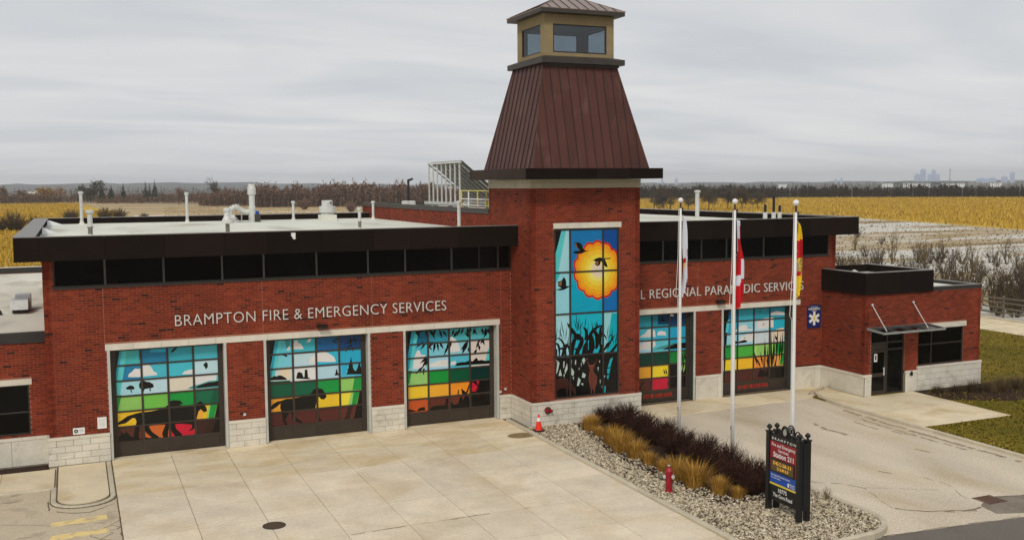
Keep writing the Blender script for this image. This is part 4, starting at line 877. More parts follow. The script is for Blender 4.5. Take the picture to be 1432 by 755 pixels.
# ---- roofs
FY, FZ0, FZ1 = -.885, 7.89, 8.78
def fascia(axis, fixed, cuts, nsign, z0=FZ0, z1=FZ1, th=.10, m_='fascia', g=.012):
    for a, b in zip(cuts, cuts[1:]):
        d = fixed - nsign * th
        if axis == 'x': box_obj('fascia_panel', m_, ST, a + g / 2, b - g / 2, fixed, d, z0, z1)
        else: box_obj('fascia_panel', m_, ST, fixed, d, a + g / 2, b - g / 2, z0, z1)
mb = MB(); mb.box(-3.04, XT0 - .01, FY + .104, 23.9, FZ0 + .02, 8.40); mb.box(-3.04, XT0 - .01, FY + .104, FY + .2, 8.40, FZ1 - .03); mb.box(-3.04, -2.5, FY + .2, 23.9, 8.40, FZ1 - .03); mb.box(-2.5, XT0 - .01, 23.55, 23.9, 8.40, FZ1 - .03)
mb.box(XT1 + .01, 36.02, FY + .104, 23.9, FZ0 + .021, 8.401); mb.box(XT1 + .01, 36.02, FY + .104, FY + .2, 8.401, FZ1 - .03); mb.box(35.6, 36.02, FY + .2, 23.9, 8.401, FZ1 - .03); mb.box(XT1 + .01, 35.6, 23.55, 23.9, 8.401, FZ1 - .03)
mb.build('roof_edge', 'fascia', ST)
fascia('x', FY, [-3.15, -2.30, -.06, 2.09, 4.32, 5.97, 8.14, 10.34, 11.99, 14.12, 16.90], -1)
fascia('x', FY, [XT1 + .01, 24.94, 27.14, 28.61, 30.86, 33.0, 36.12], -1)
fascia('y', -3.15, [FY + .11, 2.4, 4.8, 7.2, 9.6, 12, 14.4, 16.8, 19.2, 21.6, 23.9], -1)
fascia('y', 36.12, [FY + .11, 2.4, 4.8, 7.2, 9.6, 12, 14.4, 16.8, 19.2, 21.6, 23.9], 1)
fascia('x', 24.0, [-3.04, 16.9], 1); fascia('x', 24.0, [22.3, 36.0], 1)
mb = MB()
mb.box(-3.165, XT0 - .01, FY - .015, FY + .22, FZ1 + .002, FZ1 + .03); mb.box(-3.165, -2.42, FY + .22, 24.015, FZ1 + .002, FZ1 + .03); mb.box(-2.42, XT0 - .01, 23.5, 24.015, FZ1 + .002, FZ1 + .03)
mb.box(XT1 + .01, 36.135, FY - .015, FY + .22, FZ1 + .002, FZ1 + .03); mb.box(35.55, 36.135, FY + .22, 24.015, FZ1 + .002, FZ1 + .03); mb.box(XT1 + .01, 35.55, 23.5, 24.015, FZ1 + .002, FZ1 + .03)
mb.build('roof_coping', 'coping', ST)
MEMB = unit_mesh('roof_sheet', 'membrane')
# white membrane in sheets with lapped seams
y = FY + .2; k = 0
while y < 23.5:
    y2 = min(y + 3.05, 23.54)
    for x0, x1 in ((-2.49, XT0 - .012), (XT1 + .012, 35.59)):
        piece('roof_sheet', MEMB, ST, ((x0 + x1) / 2, (y + y2) / 2, 8.425 + .004 * (k % 2)), (x1 - x0, y2 - y + (.10 if y2 < 23.5 else 0), .04))
    y = y2; k += 1
# roof of the middle block
box_obj('roof', 'membrane_old', ST, XT0 + .25, XT1 - .25, TY1 + .01, 25.05, 9.1, 9.18)
mb = MB(); mb.box(XT0 - .05, XT0 + .26, TY1 + .005, 25.35, 9.203, 9.45); mb.box(XT1 - .26, XT1 + .05, TY1 + .005, 25.35, 9.203, 9.45); mb.box(XT0 + .26, XT1 - .26, 25.04, 25.35, 9.203, 9.45)
mb.build('roof_coping', 'dark_trim', ST)
# annex roof
box_obj('roof', 'membrane_old', ST, AX0 + .25, XL - .01, AY0 + .25, 35.8, AZ - .22, AZ - .02)
mb = MB(); mb.box(AX0 - .05, XL - .01, AY0 - .05, AY0 + .25, AZ + .003, AZ + .40); mb.box(AX0 - .05, AX0 + .25, AY0 + .25, 36.05, AZ + .003, AZ + .40); mb.box(AX0 + .25, XL - .01, 35.8, 36.05, AZ + .003, AZ + .40)
mb.build('roof_coping', 'coping_dark', ST)
mb = MB(); mb.box(AX0 - .06, XL - .012, 35.79, 36.06, AZ + .403, AZ + .43); mb.build('coping_cap', 'white_paint', ST)
# entrance roofs
mb = MB(); mb.box(38.96, EX1, EY0 + .004, EY0 + .25, 5.023, 5.21); mb.box(EX1 - .25, EX1, EY0 + .25, EY1, 5.023, 5.21); mb.box(36.2, EX1 - .25, EY1 - .25, EY1, 5.023, 5.21)
mb.build('roof_coping', 'coping_dark', ST)
box_obj('roof', 'membrane', ST, EX0 + .2, EX1 - .25, EY0 + .25, EY1 - .25, 4.9, 5.05)
mb = MB(); mb.box(38.955, EX1 + .01, EY0 - .008, EY0 + .26, 5.213, 5.235); mb.box(EX1 - .27, EX1 + .01, EY0 + .26, EY1 + .01, 5.213, 5.235); mb.build('coping_cap', 'coping', ST)
mb = MB(); bx0, bx1, by0, by1 = EX0 - .12, 38.92, EY0 - .12, 1.4
mb.box(bx0 + .06, bx1 - .06, by0 + .06, by0 + .3, 5.03, 6.09); mb.box(bx1 - .3, bx1 - .06, by0 + .3, by1 - .06, 5.03, 6.09); mb.box(bx0 + .06, bx0 + .3, by0 + .3, -.02, 5.03, 6.09); mb.box(EX0 + .9, bx1 - .3, by1 - .3, by1 - .06, 5.06, 6.09)
mb.build('roof_edge', 'fascia', ST)
box_obj('roof', 'membrane', ST, bx0 + .3, bx1 - .3, by0 + .3, by1 - .3, 5.6, 5.72)
fascia('x', by0, [bx0, 36.7, bx1], -1, 5.03, 6.10, .05)
fascia('y', bx0, [by0 + .055, -1.5, -.03], -1, 5.03, 6.10, .05)
fascia('y', bx1, [by0 + .055, -1.2, by1], 1, 5.03, 6.10, .05)
mb = MB(); mb.box(bx0 - .01, bx1 + .01, by0 - .01, by0 + .31, 6.103, 6.125); mb.box(bx1 - .31, bx1 + .01, by0 + .31, by1, 6.103, 6.125); mb.box(bx0 - .01, bx0 + .31, by0 + .31, -.03, 6.103, 6.125); mb.build('coping_cap', 'coping', ST)

# ---- tower top
box_obj('stone_band', 'render_band', ST, XT0 - .03, XT1 + .03, TY0 - .03, TY1 + .03, 10.413, 10.79)
ex0, ex1, ey0, ey1 = 16.24, 22.86, -3.285, 3.235
box_obj('eave_soffit', 'dark_trim', ST, ex0 + .05, ex1 - .05, ey0 + .05, ey1 - .05, 10.82, 11.22)
fascia('x', ey0, [ex0, 17.9, 19.55, 21.2, ex1], -1, 10.80, 11.25, .05)
fascia('x', ey1, [ex0, 17.9, 19.55, 21.2, ex1], 1, 10.80, 11.25, .05)
fascia('y', ex0, [ey0 + .055, -1.9, -.3, 1.3, ey1 - .055], -1, 10.80, 11.25, .05, 'fascia_lit')
fascia('y', ex1, [ey0 + .055, -1.9, -.3, 1.3, ey1 - .055], 1, 10.80, 11.25, .05)
box_obj('eave_deck', 'copper', ST, ex0 + .02, ex1 - .02, ey0 + .02, ey1 - .02, 11.222, 11.256)
cx, cy = 19.60, -.05
def skin(cx, cy, a0, b0, z0, a1, b1, z1, counts, name, m_, seam='copper_seam', sh=.035, sw=.03):
    """roof faces of a (truncated) pyramid in separate standing seam panels"""
    sides = [((-a0, -b0), (a0, -b0), (-a1, -b1), (a1, -b1), counts[0]), ((a0, -b0), (a0, b0), (a1, -b1), (a1, b1), counts[1]),
             ((a0, b0), (-a0, b0), (a1, b1), (-a1, b1), counts[0]), ((-a0, b0), (-a0, -b0), (-a1, b1), (-a1, -b1), counts[1])]
    for p0, p1, q0, q1, n in sides:
        P0, P1 = Vector((cx + p0[0], cy + p0[1], z0)), Vector((cx + p1[0], cy + p1[1], z0))
        Q0, Q1 = Vector((cx + q0[0], cy + q0[1], z1)), Vector((cx + q1[0], cy + q1[1], z1))
        nn = (P1 - P0).cross(Q0 - P0).normalized()
        W_ = (P1 - P0).length
        # seams run straight up the slope at equal spacing; outer panels are cut by the hips
        ud = (P1 - P0).normalized(); sl0 = (Q0 - P0).dot(ud); upv = (Q0 - P0) - ud * sl0
        Wt = (Q1 - Q0).length
        def top_at(u):   # t along slope where the strip at u ends
            if u < sl0: return u / sl0
            if u > sl0 + Wt: return (W_ - u) / (W_ - sl0 - Wt)
            return 1.0
        for i in range(n):
            ua, ub = W_ * i / n, W_ * (i + 1) / n
            g = .004
            us = [ua + g, ub - g]
            for k in (sl0, sl0 + Wt):
                if ua + g < k < ub - g: us.append(k)
            us.sort()
            lo = [P0 + ud * u for u in us]; hi = [P0 + ud * u + upv * max(.002, min(1, top_at(u))) for u in us]
            k = len(us)
            mbp = MB()
            vs = [p + nn * .012 for p in lo] + [p + nn * .012 for p in hi] + [p - nn * .02 for p in lo] + [p - nn * .02 for p in hi]
            fs = []
            for j in range(k - 1):
                fs.append((j, j + 1, k + j + 1, k + j)); fs.append((2 * k + j + 1, 2 * k + j, 3 * k + j, 3 * k + j + 1))
                fs.append((j, 2 * k + j, 2 * k + j + 1, j + 1)); fs.append((k + j, k + j + 1, 3 * k + j + 1, 3 * k + j))
            fs.append((0, k, 3 * k, 2 * k)); fs.append((k - 1, 3 * k - 1, 4 * k - 1, 2 * k - 1))
            mbp.add(vs, fs, 0)
            if i:
                t = min(1, top_at(ua)); A = P0 + ud * ua; B = A + upv * t
                w = ud * sw / 2
                vs = [A - w, A + w, A + w + nn * sh, A - w + nn * sh, B - w, B + w, B + w + nn * sh, B - w + nn * sh]
                mbp.add([v + nn * .006 for v in vs], [(0, 1, 2, 3), (7, 6, 5, 4), (0, 4, 5, 1), (1, 5, 6, 2), (2, 6, 7, 3), (3, 7, 4, 0)], 1)
            mbp.build(name, [m_, seam], ST)
        hp = MB(); hp.tube(P0 + nn * .01, Q0 + nn * .01, .03, .03, 6); hp.build('hip_cap', m_, ST)
skin(cx, cy, 2.80, 2.76, 11.257, 1.80, 1.60, 15.78, (13, 12), 'roof_panel', 'copper')
# lantern on top
cx, cy = 19.65, -.06
box_obj('inner_cone', 'black_iron', ST, cx - 1.75, cx + 1.75, cy - 1.55, cy + 1.55, 13.5, 15.7)
mb = MB(); mb.box(cx - 2.03, cx + 2.03, cy - 1.90, cy + 1.90, 15.80, 16.04)
mb.add([(cx + sx * a, cy + sy * b, z) for a, b, z in ((2.0, 1.87, 16.043), (1.72, 1.47, 16.15)) for sx, sy in ((-1, -1), (1, -1), (1, 1), (-1, 1))], [(0, 1, 5, 4), (1, 2, 6, 5), (2, 3, 7, 6), (3, 0, 4, 7)])
mb.box(cx - 1.85, cx + 1.85, cy - 1.68, cy + 1.68, 15.70, 15.798)
mb.build('lantern_ledge', 'dark_trim', ST)
LA, LB = 1.71, 1.45
mb = MB()
def frame_wall(axis, fixed, a0, a1, z0, z1, h, th):
    for ua, ub, za, zb in ((a0, h[0], z0, z1), (h[1], a1, z0, z1), (h[0], h[1], z0, h[2]), (h[0], h[1], h[3], z1)):
        if axis == 'x': mb.box(ua, ub, fixed, fixed + th, za, zb)
        else: mb.box(fixed, fixed + th, ua, ub, za, zb)
WX, WY, WZ = (18.36, 21.0), (-1.12, .92), (16.30, 17.53)
frame_wall('x', cy - LB, cx - LA, cx + LA, 16.05, 17.95, (*WX, *WZ), .16)
frame_wall('x', cy + LB - .16, cx - LA, cx + LA, 16.05, 17.95, (*WX, *WZ), .16)
frame_wall('y', cx - LA, cy - LB + .16, cy + LB - .16, 16.05, 17.95, (*WY, *WZ), .16)
frame_wall('y', cx + LA - .16, cy - LB + .16, cy + LB - .16, 16.05, 17.95, (*WY, *WZ), .16)
mb.build('lantern_wall', 'stucco', ST)
box_obj('lantern_floor', 'black_iron', ST, cx - LA + .17, cx + LA - .17, cy - LB + .17, cy + LB - .17, 16.06, 16.2)
box_obj('lantern_ceiling', 'black_iron', ST, cx - LA + .17, cx + LA - .17, cy - LB + .17, cy + LB - .17, 17.6, 17.94)
for ax, fx, n_ in (('x', cy - LB + .03, 3), ('x', cy + LB - .09, 3), ('y', cx - LA + .03, 1), ('y', cx + LA - .09, 1)):
    h = WX if ax == 'x' else WY
    f = MB()
    def fb(u0, u1, z0, z1, d0=0, d1=.06):
        if ax == 'x': f.box(u0, u1, fx + d0, fx + d1, z0, z1)
        else: f.box(fx + d0, fx + d1, u0, u1, z0, z1)
    fb(h[0], h[1], WZ[0], WZ[0] + .06); fb(h[0], h[1], WZ[1] - .06, WZ[1]); fb(h[0], h[0] + .06, WZ[0] + .06, WZ[1] - .06); fb(h[1] - .06, h[1], WZ[0] + .06, WZ[1] - .06)
    if fx > 1: pass
    wf = f.build('lantern_window', 'bronze', ST)
    if ax == 'x': box_obj('pane', 'clear_glass', wf, h[0] + .06, h[1] - .06, fx + .025, fx + .035, WZ[0] + .06, WZ[1] - .06)
    else: box_obj('pane', 'clear_glass', wf, fx + .025, fx + .035, h[0] + .06, h[1] - .06, WZ[0] + .06, WZ[1] - .06)
box_obj('lantern_eave', 'dark_trim', ST, cx - 2.05, cx + 2.05, cy - 1.86, cy + 1.86, 17.953, 18.125)
skin(cx, cy, 2.06, 1.87, 18.127, .05, .03, 19.06, (9, 8), 'roof_panel', 'copper_roof', sh=.03, sw=.03)

# ================================================================ garage doors with vinyl murals on the panes
def clip(poly, x0, x1, z0, z1):
    for k, lim, sg in ((0, x0, 1), (0, x1, -1), (1, z0, 1), (1, z1, -1)):
        out = []
        for i in range(len(poly)):
            a, b = poly[i], poly[(i + 1) % len(poly)]
            ia, ib = (a[k] - lim) * sg >= 0, (b[k] - lim) * sg >= 0
            if ia: out.append(a)
            if ia != ib:
                t = (lim - a[k]) / (b[k] - a[k]); p = [a[0] + (b[0] - a[0]) * t, a[1] + (b[1] - a[1]) * t]; p[k] = lim; out.append(tuple(p))
        poly = out
        if len(poly) < 3: return []
    q = [poly[0]]
    for p in poly[1:]:
        if abs(p[0] - q[-1][0]) + abs(p[1] - q[-1][1]) > 1e-4: q.append(p)
    return q if len(q) > 2 else []
def mural_pane(parent, x0, x1, z0, z1, y, base, shapes):
    """one pane facing -Y: glass body carrying flat vinyl shapes cut to the pane"""
    mb = MB(); mats = [film(base)]
    mb.box(x0, x1, y, y + .02, z0, z1, 0)
    d = y - .0006
    for c, fl in shapes:
        poly = [(fl[i], fl[i + 1]) for i in range(0, len(fl), 2)]
        if max(p[0] for p in poly) < x0 or min(p[0] for p in poly) > x1: continue
        cp = clip(poly, x0, x1, z0, z1)
        if not cp: continue
        m_ = film(c)
        if m_ not in mats: mats.append(m_)
        tri = tessellate_polygon([[Vector((p[0], p[1], 0)) for p in cp]])
        fs = []
        for a, b, e_ in tri:
            A, B, C_ = cp[a], cp[b], cp[e_]
            ar = (B[0] - A[0]) * (C_[1] - A[1]) - (B[1] - A[1]) * (C_[0] - A[0])
            if abs(ar) < 1e-7: continue
            fs.append((a, b, e_) if ar > 0 else (a, e_, b))
        if fs: mb.add([(p[0], d, p[1]) for p in cp], fs, mats.index(m_)); d -= .0004
    return mb.build('pane', mats, parent)
K = 'black'
GRID = {
 'd1': [[(70, 185, 190), (30, 125, 165), (50, 165, 185), (72, 182, 200)], [(35, 130, 175), (72, 185, 205), (70, 190, 210), (190, 224, 235)], [(165, 215, 226), (188, 220, 230), (222, 214, 196), (222, 223, 222)],
        [(142, 196, 100), (112, 190, 76), (20, 150, 62), (14, 105, 72)], [(236, 192, 42), (236, 204, 84), (235, 214, 150), (236, 172, 60)], [(86, 46, 36), (205, 104, 46), (200, 28, 54), (60, 34, 30)]],
 'd2': [[(88, 195, 215), (60, 180, 195), (25, 95, 150), (15, 65, 115)], [(120, 205, 222), (190, 220, 228), (50, 185, 215), (38, 172, 208)], [(205, 220, 222), (226, 226, 226), (180, 216, 230), (80, 188, 212)],
        [(6, 82, 62), (8, 96, 66), (18, 150, 66), (142, 205, 100)], [(232, 162, 50), (236, 176, 60), (236, 196, 45), (240, 220, 64)], [(80, 36, 34), (86, 38, 34), (86, 40, 36), (96, 46, 36)]],
 'd3': [[(20, 105, 140), (52, 150, 175), (80, 185, 195), (90, 190, 200)], [(80, 190, 215), (130, 205, 222), (145, 206, 222), (224, 214, 206)], [(150, 215, 226), (165, 216, 236), (90, 190, 216), (222, 212, 202)],
        [(150, 206, 116), (20, 150, 60), (6, 86, 56), (6, 52, 46)], [(240, 200, 50), (246, 176, 50), (242, 150, 40), (60, 20, 20)], [(196, 86, 36), (96, 42, 32), (102, 50, 40), (40, 22, 20)]],
 'd4': [[(60, 170, 190), (50, 158, 176), (40, 140, 165), (18, 68, 105)], [(80, 195, 215), (80, 196, 216), (60, 180, 210), (40, 166, 205)], [(150, 215, 232), (176, 220, 236), (98, 198, 214), (40, 170, 208)],
        [(10, 62, 50), (10, 62, 50), (10, 66, 50), (24, 130, 60)], [(236, 170, 48), (238, 170, 50), (242, 214, 50), (26, 22, 20)], [(90, 42, 36), (90, 42, 36), (200, 28, 58), (18, 16, 15)]],
 'd5': [[(16, 110, 150), (60, 170, 190), (50, 160, 180), (50, 156, 180)], [(42, 165, 200), (140, 210, 226), (182, 220, 236), (40, 180, 206)], [(150, 210, 230), (165, 216, 236), (206, 220, 226), (226, 214, 196)],
        [(48, 156, 62), (76, 176, 66), (166, 216, 130), (110, 190, 80)], [(240, 214, 42), (246, 190, 42), (240, 152, 60), (236, 166, 80)], [(80, 38, 32), (82, 38, 32), (82, 40, 34), (30, 20, 18)]]}
def text_mesh(body, size=1.0, offset=0.0, extrude=0.0, res=3, spacing=1.0, align='LEFT'):
    cu = bpy.data.curves.new('lettering', 'FONT'); cu.body = body; cu.size = size; cu.offset = offset; cu.extrude = extrude; cu.resolution_u = res; cu.space_character = spacing; cu.align_x = align
    ob = bpy.data.objects.new('lettering', cu); COL.objects.link(ob)
    dg = bpy.context.evaluated_depsgraph_get(); me = bpy.data.meshes.new_from_object(ob.evaluated_get(dg))
    bpy.data.objects.remove(ob); bpy.data.curves.remove(cu)
    vs = [tuple(v.co) for v in me.vertices]; fs = [tuple(p.vertices) for p in me.polygons]
    bpy.data.meshes.remove(me)
    return vs, fs
def flat_text(body, fit, O, U, V, Nn, height, width=None, mi=0, mb=None, offset=0.0, extrude=0.0, align='LEFT', res=3):
    """text laid on a plane: O origin (baseline), U right, V up, Nn out; height = cap height; width squeezes to a length"""
    vs, fs = text_mesh(body, 1.0, offset, 0, res, align='LEFT')
    xs = [v[0] for v in vs]; x0, x1 = min(xs), max(xs)
    cap = .69
    sy = height / cap; sx = sy if width is None else width / (x1 - x0)
    sh = 0 if align == 'LEFT' else -(x1 - x0) * sx / 2
    O, U, V, Nn = Vector(O), Vector(U), Vector(V), Vector(Nn)
    mb.add([O + U * ((v[0] - x0) * sx + sh) + V * (v[1] * sy) + Nn * extrude for v in vs], fs, mi)
    return x1 - x0
for i, dx in enumerate(DX):
    z0 = DZ[i]; y = .40; key = 'd%d' % (i + 1)
    H = DH - z0
    zb = z0 + .57; zt = DH - .07
    rh = (zt - zb) / 6
    f = MB()
    sw, bw = .20, .080
    pw = (DW - 2 * sw - 3 * bw) / 4
    xs = [dx + sw + k * (pw + bw) for k in range(4)]
    f.box(dx - .1, xs[0], y - .045, y + .04, z0 + .02, DH); f.box(xs[3] + pw, dx + DW + .1, y - .045, y + .04, z0 + .02, DH)
    f.box(xs[0], xs[3] + pw, y - .044, y + .04, zt, DH)
    for k in range(3): f.box(xs[k] + pw, xs[k + 1], y - .040, y + .03, z0 + .02, zt)
    for r in range(7):
        zc = zb + r * rh
        for k in range(4): f.box(xs[k], xs[k] + pw, y - .042, y + .03, zc - (.03 if r else .08), zc + .035 if r < 6 else zc)
    for k in range(4): f.box(xs[k], xs[k] + pw, y - .042, y + .03, z0 + .02, z0 + .06)
    gd = f.build('garage_door', 'door_bronze', ST)
    for r in range(6):
        for k in range(4):
            za, zb_ = zb + r * rh + .035, zb + (r + 1) * rh - .03
            mural_pane(gd, xs[k] + .002, xs[k] + pw - .002, za, zb_, y - .015, GRID[key][5 - r][k], MURAL[key])
    for k in range(4): box_obj('door_panel', 'door_bronze', gd, xs[k] + .004, xs[k] + pw - .004, y - .028, y, z0 + .064, zb - .084)
    if i >= 3:
        mb = MB(); tx = 23.75 if i == 3 else 29.62
        words = [('DO', 0, .27), ('NOT', .36, .42), ('BE', .90, .25), ('OVER', 1.24, .50), ('DOOR', 1.83, .62)] if i == 3 else [('DO', 0, .27), ('NOT', .36, .42), ('BE', .88, .25), ('OVER', 1.24, .46), ('DOOR', 1.76, .56)]
        for wd, ox, wl in words: flat_text(wd, None, (tx + ox * .80, y - .046, z0 + .22), (1, 0, 0), (0, 0, 1), (0, -1, 0), .19, wl * .80, mb=mb, offset=.02)
        mb.build('door_lettering', film((196, 44, 30)), gd, kind='stuff')
    # steel jambs
    j = MB()
    for s_, xa in ((-1, dx), (1, dx + DW)):
        j.box(xa + s_ * .002, xa + s_ * .108, -.03, .005, z0, 4.308, 0)
        if s_ > 0: j.box(xa + .008, xa + .1, .006, y - .05, z0, 4.308, 1)
        else: j.box(xa - .1, xa - .008, .006, y - .05, z0, 4.308, 1)
    j.box(dx - .1, dx + DW + .1, .02, y - .05, 4.302, 4.309, 1)
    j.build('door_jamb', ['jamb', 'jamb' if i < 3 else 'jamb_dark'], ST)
    if z0 > -.01: box_obj('door_sill', 'concrete_walk', ST, dx + .003, dx + DW - .003, -.02, y - .05, -.1, .008)
# ---- tall mural window in the tower
y = TY0 + .09
f = MB(); x0, x1, z0, z1 = TW
cols = [x0 + .09, 18.82, 20.46, x1 - .09]; rows = [z0 + .08, 3.04, 4.90, 6.74, z1 - .09]
f.box(x0, cols[0], y - .05, y + .05, z0, z1); f.box(cols[3], x1, y - .05, y + .05, z0, z1); f.box(cols[0], cols[3], y - .05, y + .05, z0, rows[0]); f.box(cols[0], cols[3], y - .05, y + .05, rows[4], z1)
for c in cols[1:3]: f.box(c - .04, c + .04, y - .048, y + .05, rows[0], rows[4])
for r in rows[1:4]:
    for a, b in ((cols[0], cols[1] - .04), (cols[1] + .04, cols[2] - .04), (cols[2] + .04, cols[3])): f.box(a, b, y - .046, y + .05, r - .035, r + .035)
tw = f.build('mural_window', 'bronze', ST)
TG = [['pale', (22, 120, 182), (12, 78, 152)], [(150, 214, 226), (10, 166, 196), (18, 112, 182)], [(170, 214, 216), (24, 184, 204), (150, 214, 220)], [K, K, K]]
for r in range(4):
    for c in range(3):
        mural_pane(tw, cols[c] + (.042 if c else .002), cols[c + 1] - (.042 if c < 2 else .002), rows[r] + (.037 if r else .002), rows[r + 1] - (.037 if r < 3 else .002), y - .02, TG[3 - r][c], MURAL['tw'])
# ---- annex window
def plain_window(x0, x1, z0, z1, y, mull, bars, glass='black_glass'):
    f = MB(); f.box(x0, x0 + .06, y - .05, y + .05, z0, z1); f.box(x1 - .06, x1, y - .05, y + .05, z0, z1); f.box(x0 + .06, x1 - .06, y - .05, y + .05, z0, z0 + .07); f.box(x0 + .06, x1 - .06, y - .05, y + .05, z1 - .06, z1)
    xs = [x0 + .06] + mull + [x1 - .06]; zs = [z0 + .07] + bars + [z1 - .06]
    for m_ in mull: f.box(m_ - .035, m_ + .035, y - .045, y + .045, z0 + .07, z1 - .06)
    for b_ in bars:
        for a, b in zip(xs, xs[1:]): f.box(a + (.035 if a in mull else 0), b - (.035 if b in mull else 0), y - .042, y + .042, b_ - .03, b_ + .03)
    o = f.build('window', 'bronze', ST)
    for a, b in zip(xs, xs[1:]):
        for c, d in zip(zs, zs[1:]): box_obj('pane', glass, o, a + .01, b - .01, y - .004, y + .02, c + .01, d - .01)
    return o
plain_window(-9.2, -2.9, 1.18, 3.12, AY0 + .12, [-7.6, -6.1, -4.5], [2.05])
plain_window(38.10, 41.22, 1.225, 3.10, EY0 + .12, [39.07], [2.28])
# ---- entrance door
y = EY0 + .14
f = MB(); f.box(35.04, 35.11, y - .06, y + .06, GR, 3.22); f.box(37.16, 37.23, y - .06, y + .06, GR, 3.22); f.box(35.11, 37.16, y - .06, y + .06, 3.14, 3.22); f.box(35.11, 37.16, y - .055, y + .055, 2.52, 2.60); f.box(36.12, 36.19, y - .05, y + .05, GR, 2.52); f.box(36.12, 36.19, y - .05, y + .05, 2.6, 3.14)
f.box(36.19, 37.16, y - .05, y + .05, 2.16, 2.24); f.box(36.19, 37.16, y - .05, y + .05, GR, GR + .14); f.box(35.11, 36.12, y - .07, y - .0, GR, GR + .025)
ed = f.build('entrance_frame', 'bronze', ST)
for a in ((36.19, 37.16, y, y + .02, GR + .14, 2.16), (36.19, 37.16, y, y + .02, 2.24, 2.52), (35.11, 36.12, y, y + .02, 2.6, 3.14), (36.19, 37.16, y, y + .02, 2.6, 3.14)): box_obj('pane', 'black_glass', ed, *a)
f = MB(); f.box(35.12, 35.24, y - .03, y + .02, GR + .03, 2.22); f.box(36.0, 36.115, y - .03, y + .02, GR + .03, 2.22); f.box(35.24, 36.0, y - .03, y + .02, 2.08, 2.22); f.box(35.24, 36.0, y - .03, y + .02, .86, 1.04); f.box(35.24, 36.0, y - .03, y + .02, GR + .03, .14); f.box(35.11, 36.12, y - .02, y + .02, 2.24, 2.51)
dl = f.build('entrance_door', 'door_bronze', ST)
box_obj('pane', 'black_glass', dl, 35.24, 36.0, y, y + .015, 1.04, 2.08); box_obj('pane', 'black_glass', dl, 35.24, 36.0, y, y + .015, .14, .86)
h = MB(); h.tube((35.93, y - .10, .92), (35.93, y - .10, 1.32), .022, n=8); h.tube((35.93, y - .10, .97), (35.93, y - .02, .97), .014); h.tube((35.93, y - .10, 1.27), (35.93, y - .02, 1.27), .014); h.build('handle', 'white_paint', dl)
h = MB(); h.box(35.36, 35.56, y - .012, y - .004, 1.62, 2.02, 0); h.box(35.41, 35.51, y - .014, y - .0125, 1.70, 1.95, 1); h.build('door_notice', ['print_white', 'grey_frame'], dl)
h = MB(); h.box(37.52, 37.68, EY0 - .13, EY0 - .076, .80, .95); h.tube((37.55, EY0 - .10, .98), (37.66, EY0 - .10, 1.0), .03); h.build('door_opener', 'black_iron', ST)
# ---- glass canopy with rods
CZ = 3.36
f = MB()
f.box(34.72, 38.72, EY0 - .10, EY0 - .015, CZ - .09, CZ + .03); f.box(34.72, 38.72, EY0 - 1.18, EY0 - 1.11, CZ - .16, CZ - .06)
for xx in (34.72, 35.70, 36.68, 37.66, 38.65):
    f.add([(xx + a, EY0 + b, CZ + c) for a in (0, .07) for b, c in ((-.10, -.09), (-.10, .02), (-1.11, -.06), (-1.11, -.15))], [(0, 3, 2, 1), (4, 5, 6, 7), (0, 1, 5, 4), (1, 2, 6, 5), (2, 3, 7, 6), (3, 0, 4, 7)])
ca = f.build('canopy', 'galv', ST)
for k in range(4):
    xx = 34.79 + k * .98
    b = MB(); b.add([(xx + a, EY0 + bb, CZ + c) for a in (0.005, .905) for bb, c in ((-.10, .022), (-.10, .036), (-1.15, -.055), (-1.15, -.041))], [(0, 2, 3, 1), (4, 5, 7, 6), (0, 1, 5, 4), (2, 6, 7, 3), (1, 3, 7, 5), (0, 4, 6, 2)])
    b.build('canopy_pane', 'clear_glass', ca)
for xx in (35.02, 37.68):
    b = MB(); b.tube((xx, EY0 - .02, 4.52), (xx, EY0 - 1.05, CZ - .03), .022, n=6); b.ball((xx, EY0 - .04, 4.52), .06); b.build('canopy_rod', 'galv_light', ca)
# ---- wall lamps over the doors, camera on the fascia, fire hose inlet on the base
for xx in (8.26, 28.13):
    b = MB(); b.box(xx - .06, xx + .06, -.05, .0, 4.66, 4.80); b.path([(xx, -.05, 4.74), (xx, -.20, 4.80)], .025, 6); b.add([(xx + a, b_, z) for a, b_, z in ((-.22, -.10, 4.83), (.22, -.10, 4.83), (.22, -.36, 4.76), (-.22, -.36, 4.76), (-.2, -.10, 4.70), (.2, -.10, 4.70), (.2, -.30, 4.66), (-.2, -.30, 4.66))], [(0, 3, 2, 1), (4, 5, 6, 7), (0, 1, 5, 4), (1, 2, 6, 5), (2, 3, 7, 6), (3, 0, 4, 7)])
    b.build('wall_lamp', 'black_iron', ST)
b = MB(); b.box(6.93, 7.09, FY - .10, FY - .002, 8.58, 8.72); b.tube((7.01, FY - .08, 8.55), (7.01, FY - .25, 8.52), .06, n=10); b.build('security_camera', 'white_paint', ST)
b = MB(); b.tube((17.64, TY0 - .076, .74), (17.64, TY0 - .12, .74), .16, n=14, mi=1); b.tube((17.56, TY0 - .12, .74), (17.52, TY0 - .26, .73), .065, n=10, mi=0); b.tube((17.72, TY0 - .12, .74), (17.76, TY0 - .26, .73), .065, n=10, mi=0); b.build('hose_inlet', ['red_paint', 'rust'], ST)
for xx, zz in ((5.02, 1.32), (16.6, 1.36), (16.35, 1.25)):
    b = MB(); b.box(xx - .05, xx + .05, -.075, -.008, zz - .05, zz + .05); b.build('outlet_box', 'galv_light', ST)
